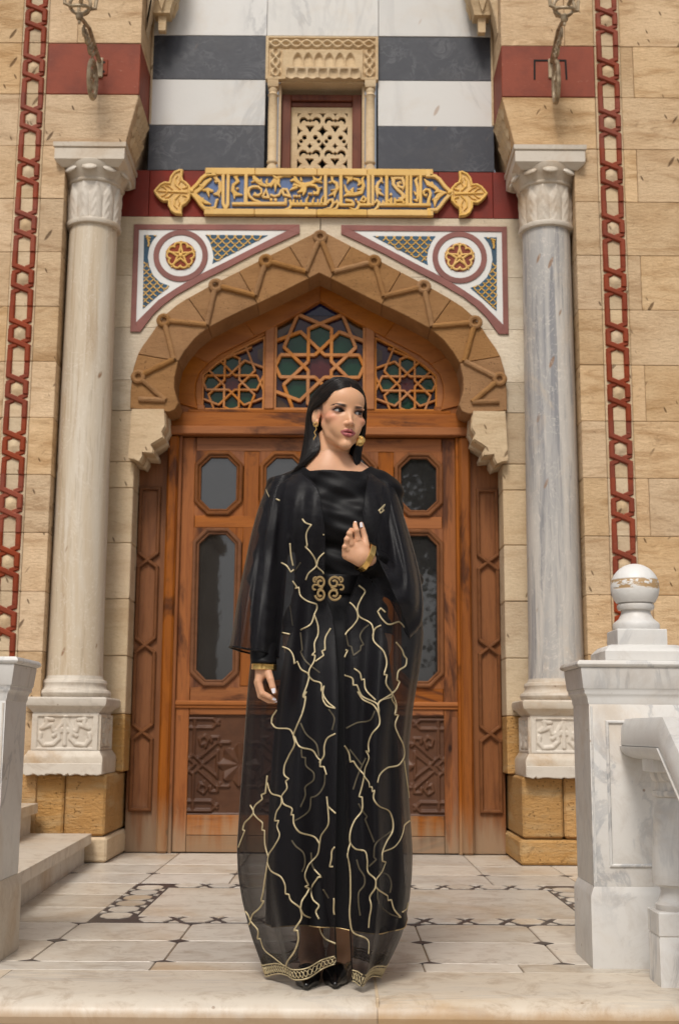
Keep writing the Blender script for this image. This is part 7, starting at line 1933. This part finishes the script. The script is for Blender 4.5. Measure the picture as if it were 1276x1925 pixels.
put('bracelet', band(P3(496.5, 1254, 3.60), (.04, 0, 1), .0345, .033, .0085, (1, 0, 0)), M['gold_metal'], woman)
fa = ELR - WRR
put('bracelet', band(WRR + fa * .03, (fa[0], fa[1] * .35, fa[2]), .0435, .0385, .0095, (.3, 0, 1)), M['gold_metal'], woman)
bk = MB(); yb_ = 3.592
def bs(pts, w): 
    q = [(P3(px, py, yb_)[0], P3(px, py, yb_)[2]) for px, py in pts]; bk.ribbon(q, w, yb_ - .004, yb_ + .002, .0015)
def arcp(cx, cy, r0, r1, a0, a1, m=18): return [(cx + (r0 + (r1 - r0) * t) * math.cos(rad(a0 + (a1 - a0) * t)), cy + (r0 + (r1 - r0) * t) * math.sin(rad(a0 + (a1 - a0) * t))) for t in np.linspace(0, 1, m)]
for cx_, sg in ((630, 1), (600.5, -1)):
    def mm_(P): return [(cx_ + sg * (x - 630) * (1 if sg > 0 else .8), y) for x, y in P]
    bs(mm_(arcp(628, 1095.5, 12, 3.0, -20, -500, 30)), .0068); bs(mm_(arcp(628, 1117, 12.5, 3.0, 10, 500, 30)), .0068)
    bs(mm_(arcp(640, 1091, 6, 2.5, -120, 120, 14)), .0056); bs(mm_(arcp(641, 1105, 6.5, 3, 220, 490, 16)), .0056)
    bs(mm_([(622, 1104), (628, 1107), (634, 1110)]), .0060)
put('belt_buckle', bk.mesh('belt_buckle', 40), M['old_gold'], woman)
bl = MB(); yb2 = []
th_ = np.linspace(0, 2 * pi, 60, endpoint=False); c_ = P3(634, 1106)
for z_ in (-.028, -.022, .022, .028):
    yb2 += [(c_[0] + (.112 if abs(z_) < .025 else .110) * math.sin(a), 3.765 - (.125 if abs(z_) < .025 else .122) * math.cos(a), c_[2] + z_) for a in th_]
bl.add(yb2, [(j * 60 + k, j * 60 + (k + 1) % 60, (j + 1) * 60 + (k + 1) % 60, (j + 1) * 60 + k) for j in range(3) for k in range(60)])
put('belt', bl.mesh('belt', None), M['satin'], woman)
# ================================================================ what the door glass mirrors: trees, a house and a van across the square
g = G('leaf_green'); p = g.pos(rnd=False); M['leaf'] = g.done(g.vary(g.mix(g.noise(p, 1.5, 4), (.045, .075, .025), (.085, .11, .045)), .2), .6)
g = G('bark'); p = g.pos(rnd=False); M['bark'] = g.done(g.mix(g.noise(p, 9, 4), (.12, .085, .06), (.07, .05, .035)), .9)
def tree(x, y, h, cr_, label, seed, droop=.5, lim=(.35, .75)):
    r = random.Random(seed); z0 = -1.06
    t = thing('tree', label, 'tree', (x, y, z0), 'trees across the square')
    tk = MB(); tk.tube([(x, y, z0), (x + .1, y, z0 + h * .3), (x + .05, y + .1, z0 + h * .6), (x - .1, y, z0 + h * .9)], [h * .035, h * .028, h * .018, h * .006], 9)
    tips = []
    for i in range(11):
        a = r.uniform(0, 2 * pi); z = z0 + h * r.uniform(*lim); L = cr_ * r.uniform(.6, 1.0)
        e = (x + L * math.cos(a), y + L * math.sin(a), z + L * r.uniform(.2, .8)); m = (x + L * .45 * math.cos(a), y + L * .45 * math.sin(a), z + L * .42)
        tk.tube([(x, y, z), m, e], [h * .012, h * .008, h * .003], 6); tips += [m, e, e]
    put('trunk', tk, M['bark'], t)
    tips.append((x, y, z0 + h * .95)); lf = MB()
    for c in tips:
        n = r.randint(90, 140)
        for k in range(n):
            d = Vector((r.gauss(0, 1), r.gauss(0, 1), r.gauss(0, .8))); q = Vector(c) + d * cr_ * .24
            q.z -= droop * abs(r.gauss(0, .35)) * cr_ * .5
            u = Vector((r.gauss(0, 1), r.gauss(0, 1), r.gauss(0, 1) - droop)).normalized(); w = u.orthogonal().normalized() * .045; u = u * r.uniform(.12, .22)
            lf.add([q - w, q + u * .5 - w * 1.6, q + u, q + u * .5 + w * 1.6], [(0, 1, 2, 3)])
    put('crown', lf.mesh('crown', None, fix=False), M['leaf'], t, stuff=True)
tree(2.3, -13.5, 9.0, 1.7, 'tall drooping tree across the square, mirrored in the right door leaf', 3, 1.0, (.62, .9))
tree(5.2, -17.5, 8.0, 2.6, 'broad tree farthest to the right across the square', 5, .6)
tree(-1.0, -21.0, 3.6, 1.1, 'low bushy tree across the square, mirrored in the left door leaf', 8, .4)
tree(-6.6, -20.0, 7.0, 1.8, 'round tree beside the stone house across the square', 9, .4)
hs_ = thing('house', 'plain stone house across the square, mirrored in the left door leaf', 'house', (-4.6, -17, -1.06))
put('wall', MB().box(-6.2, -3.35, -20, -16, -1.06, 5.6, .02), M['stone_pale'], hs_)
put('cornice', MB().box(-6.35, -3.2, -20.1, -15.85, 5.6, 5.9, .03), M['stone_carved'], hs_)
for zz in (.6, 3.2): put('window', MB().box(-4.4, -3.5, -16.02, -15.95, zz, zz + 1.4, .01), M['glass'], hs_)
vn = thing('van', 'white van parked across the square, mirrored low in the left door leaf', 'van', (-2.1, -11.5, -1.06))
vb = [(-3.6, -.75), (-3.6, .35), (-3.3, .95), (-2.7, 1.15), (-.9, 1.15), (-.7, .95), (-.7, -.75)]
put('body', MB().prism(vb, -11.9, -10.4, .12), M['white_inlay'], vn)
for wx in (-2.95, -1.3):
    for wy in (-10.42, -11.88): put('wheel', MB().tube([(wx, wy - .1, -.74), (wx, wy + .1, -.74)], .32, 20), M['void'], vn)
put('side_window', MB().prism([(-3.3, .35), (-3.2, .85), (-2.5, .95), (-2.5, .35)], -10.41, -10.38, .01), M['glass'], vn)
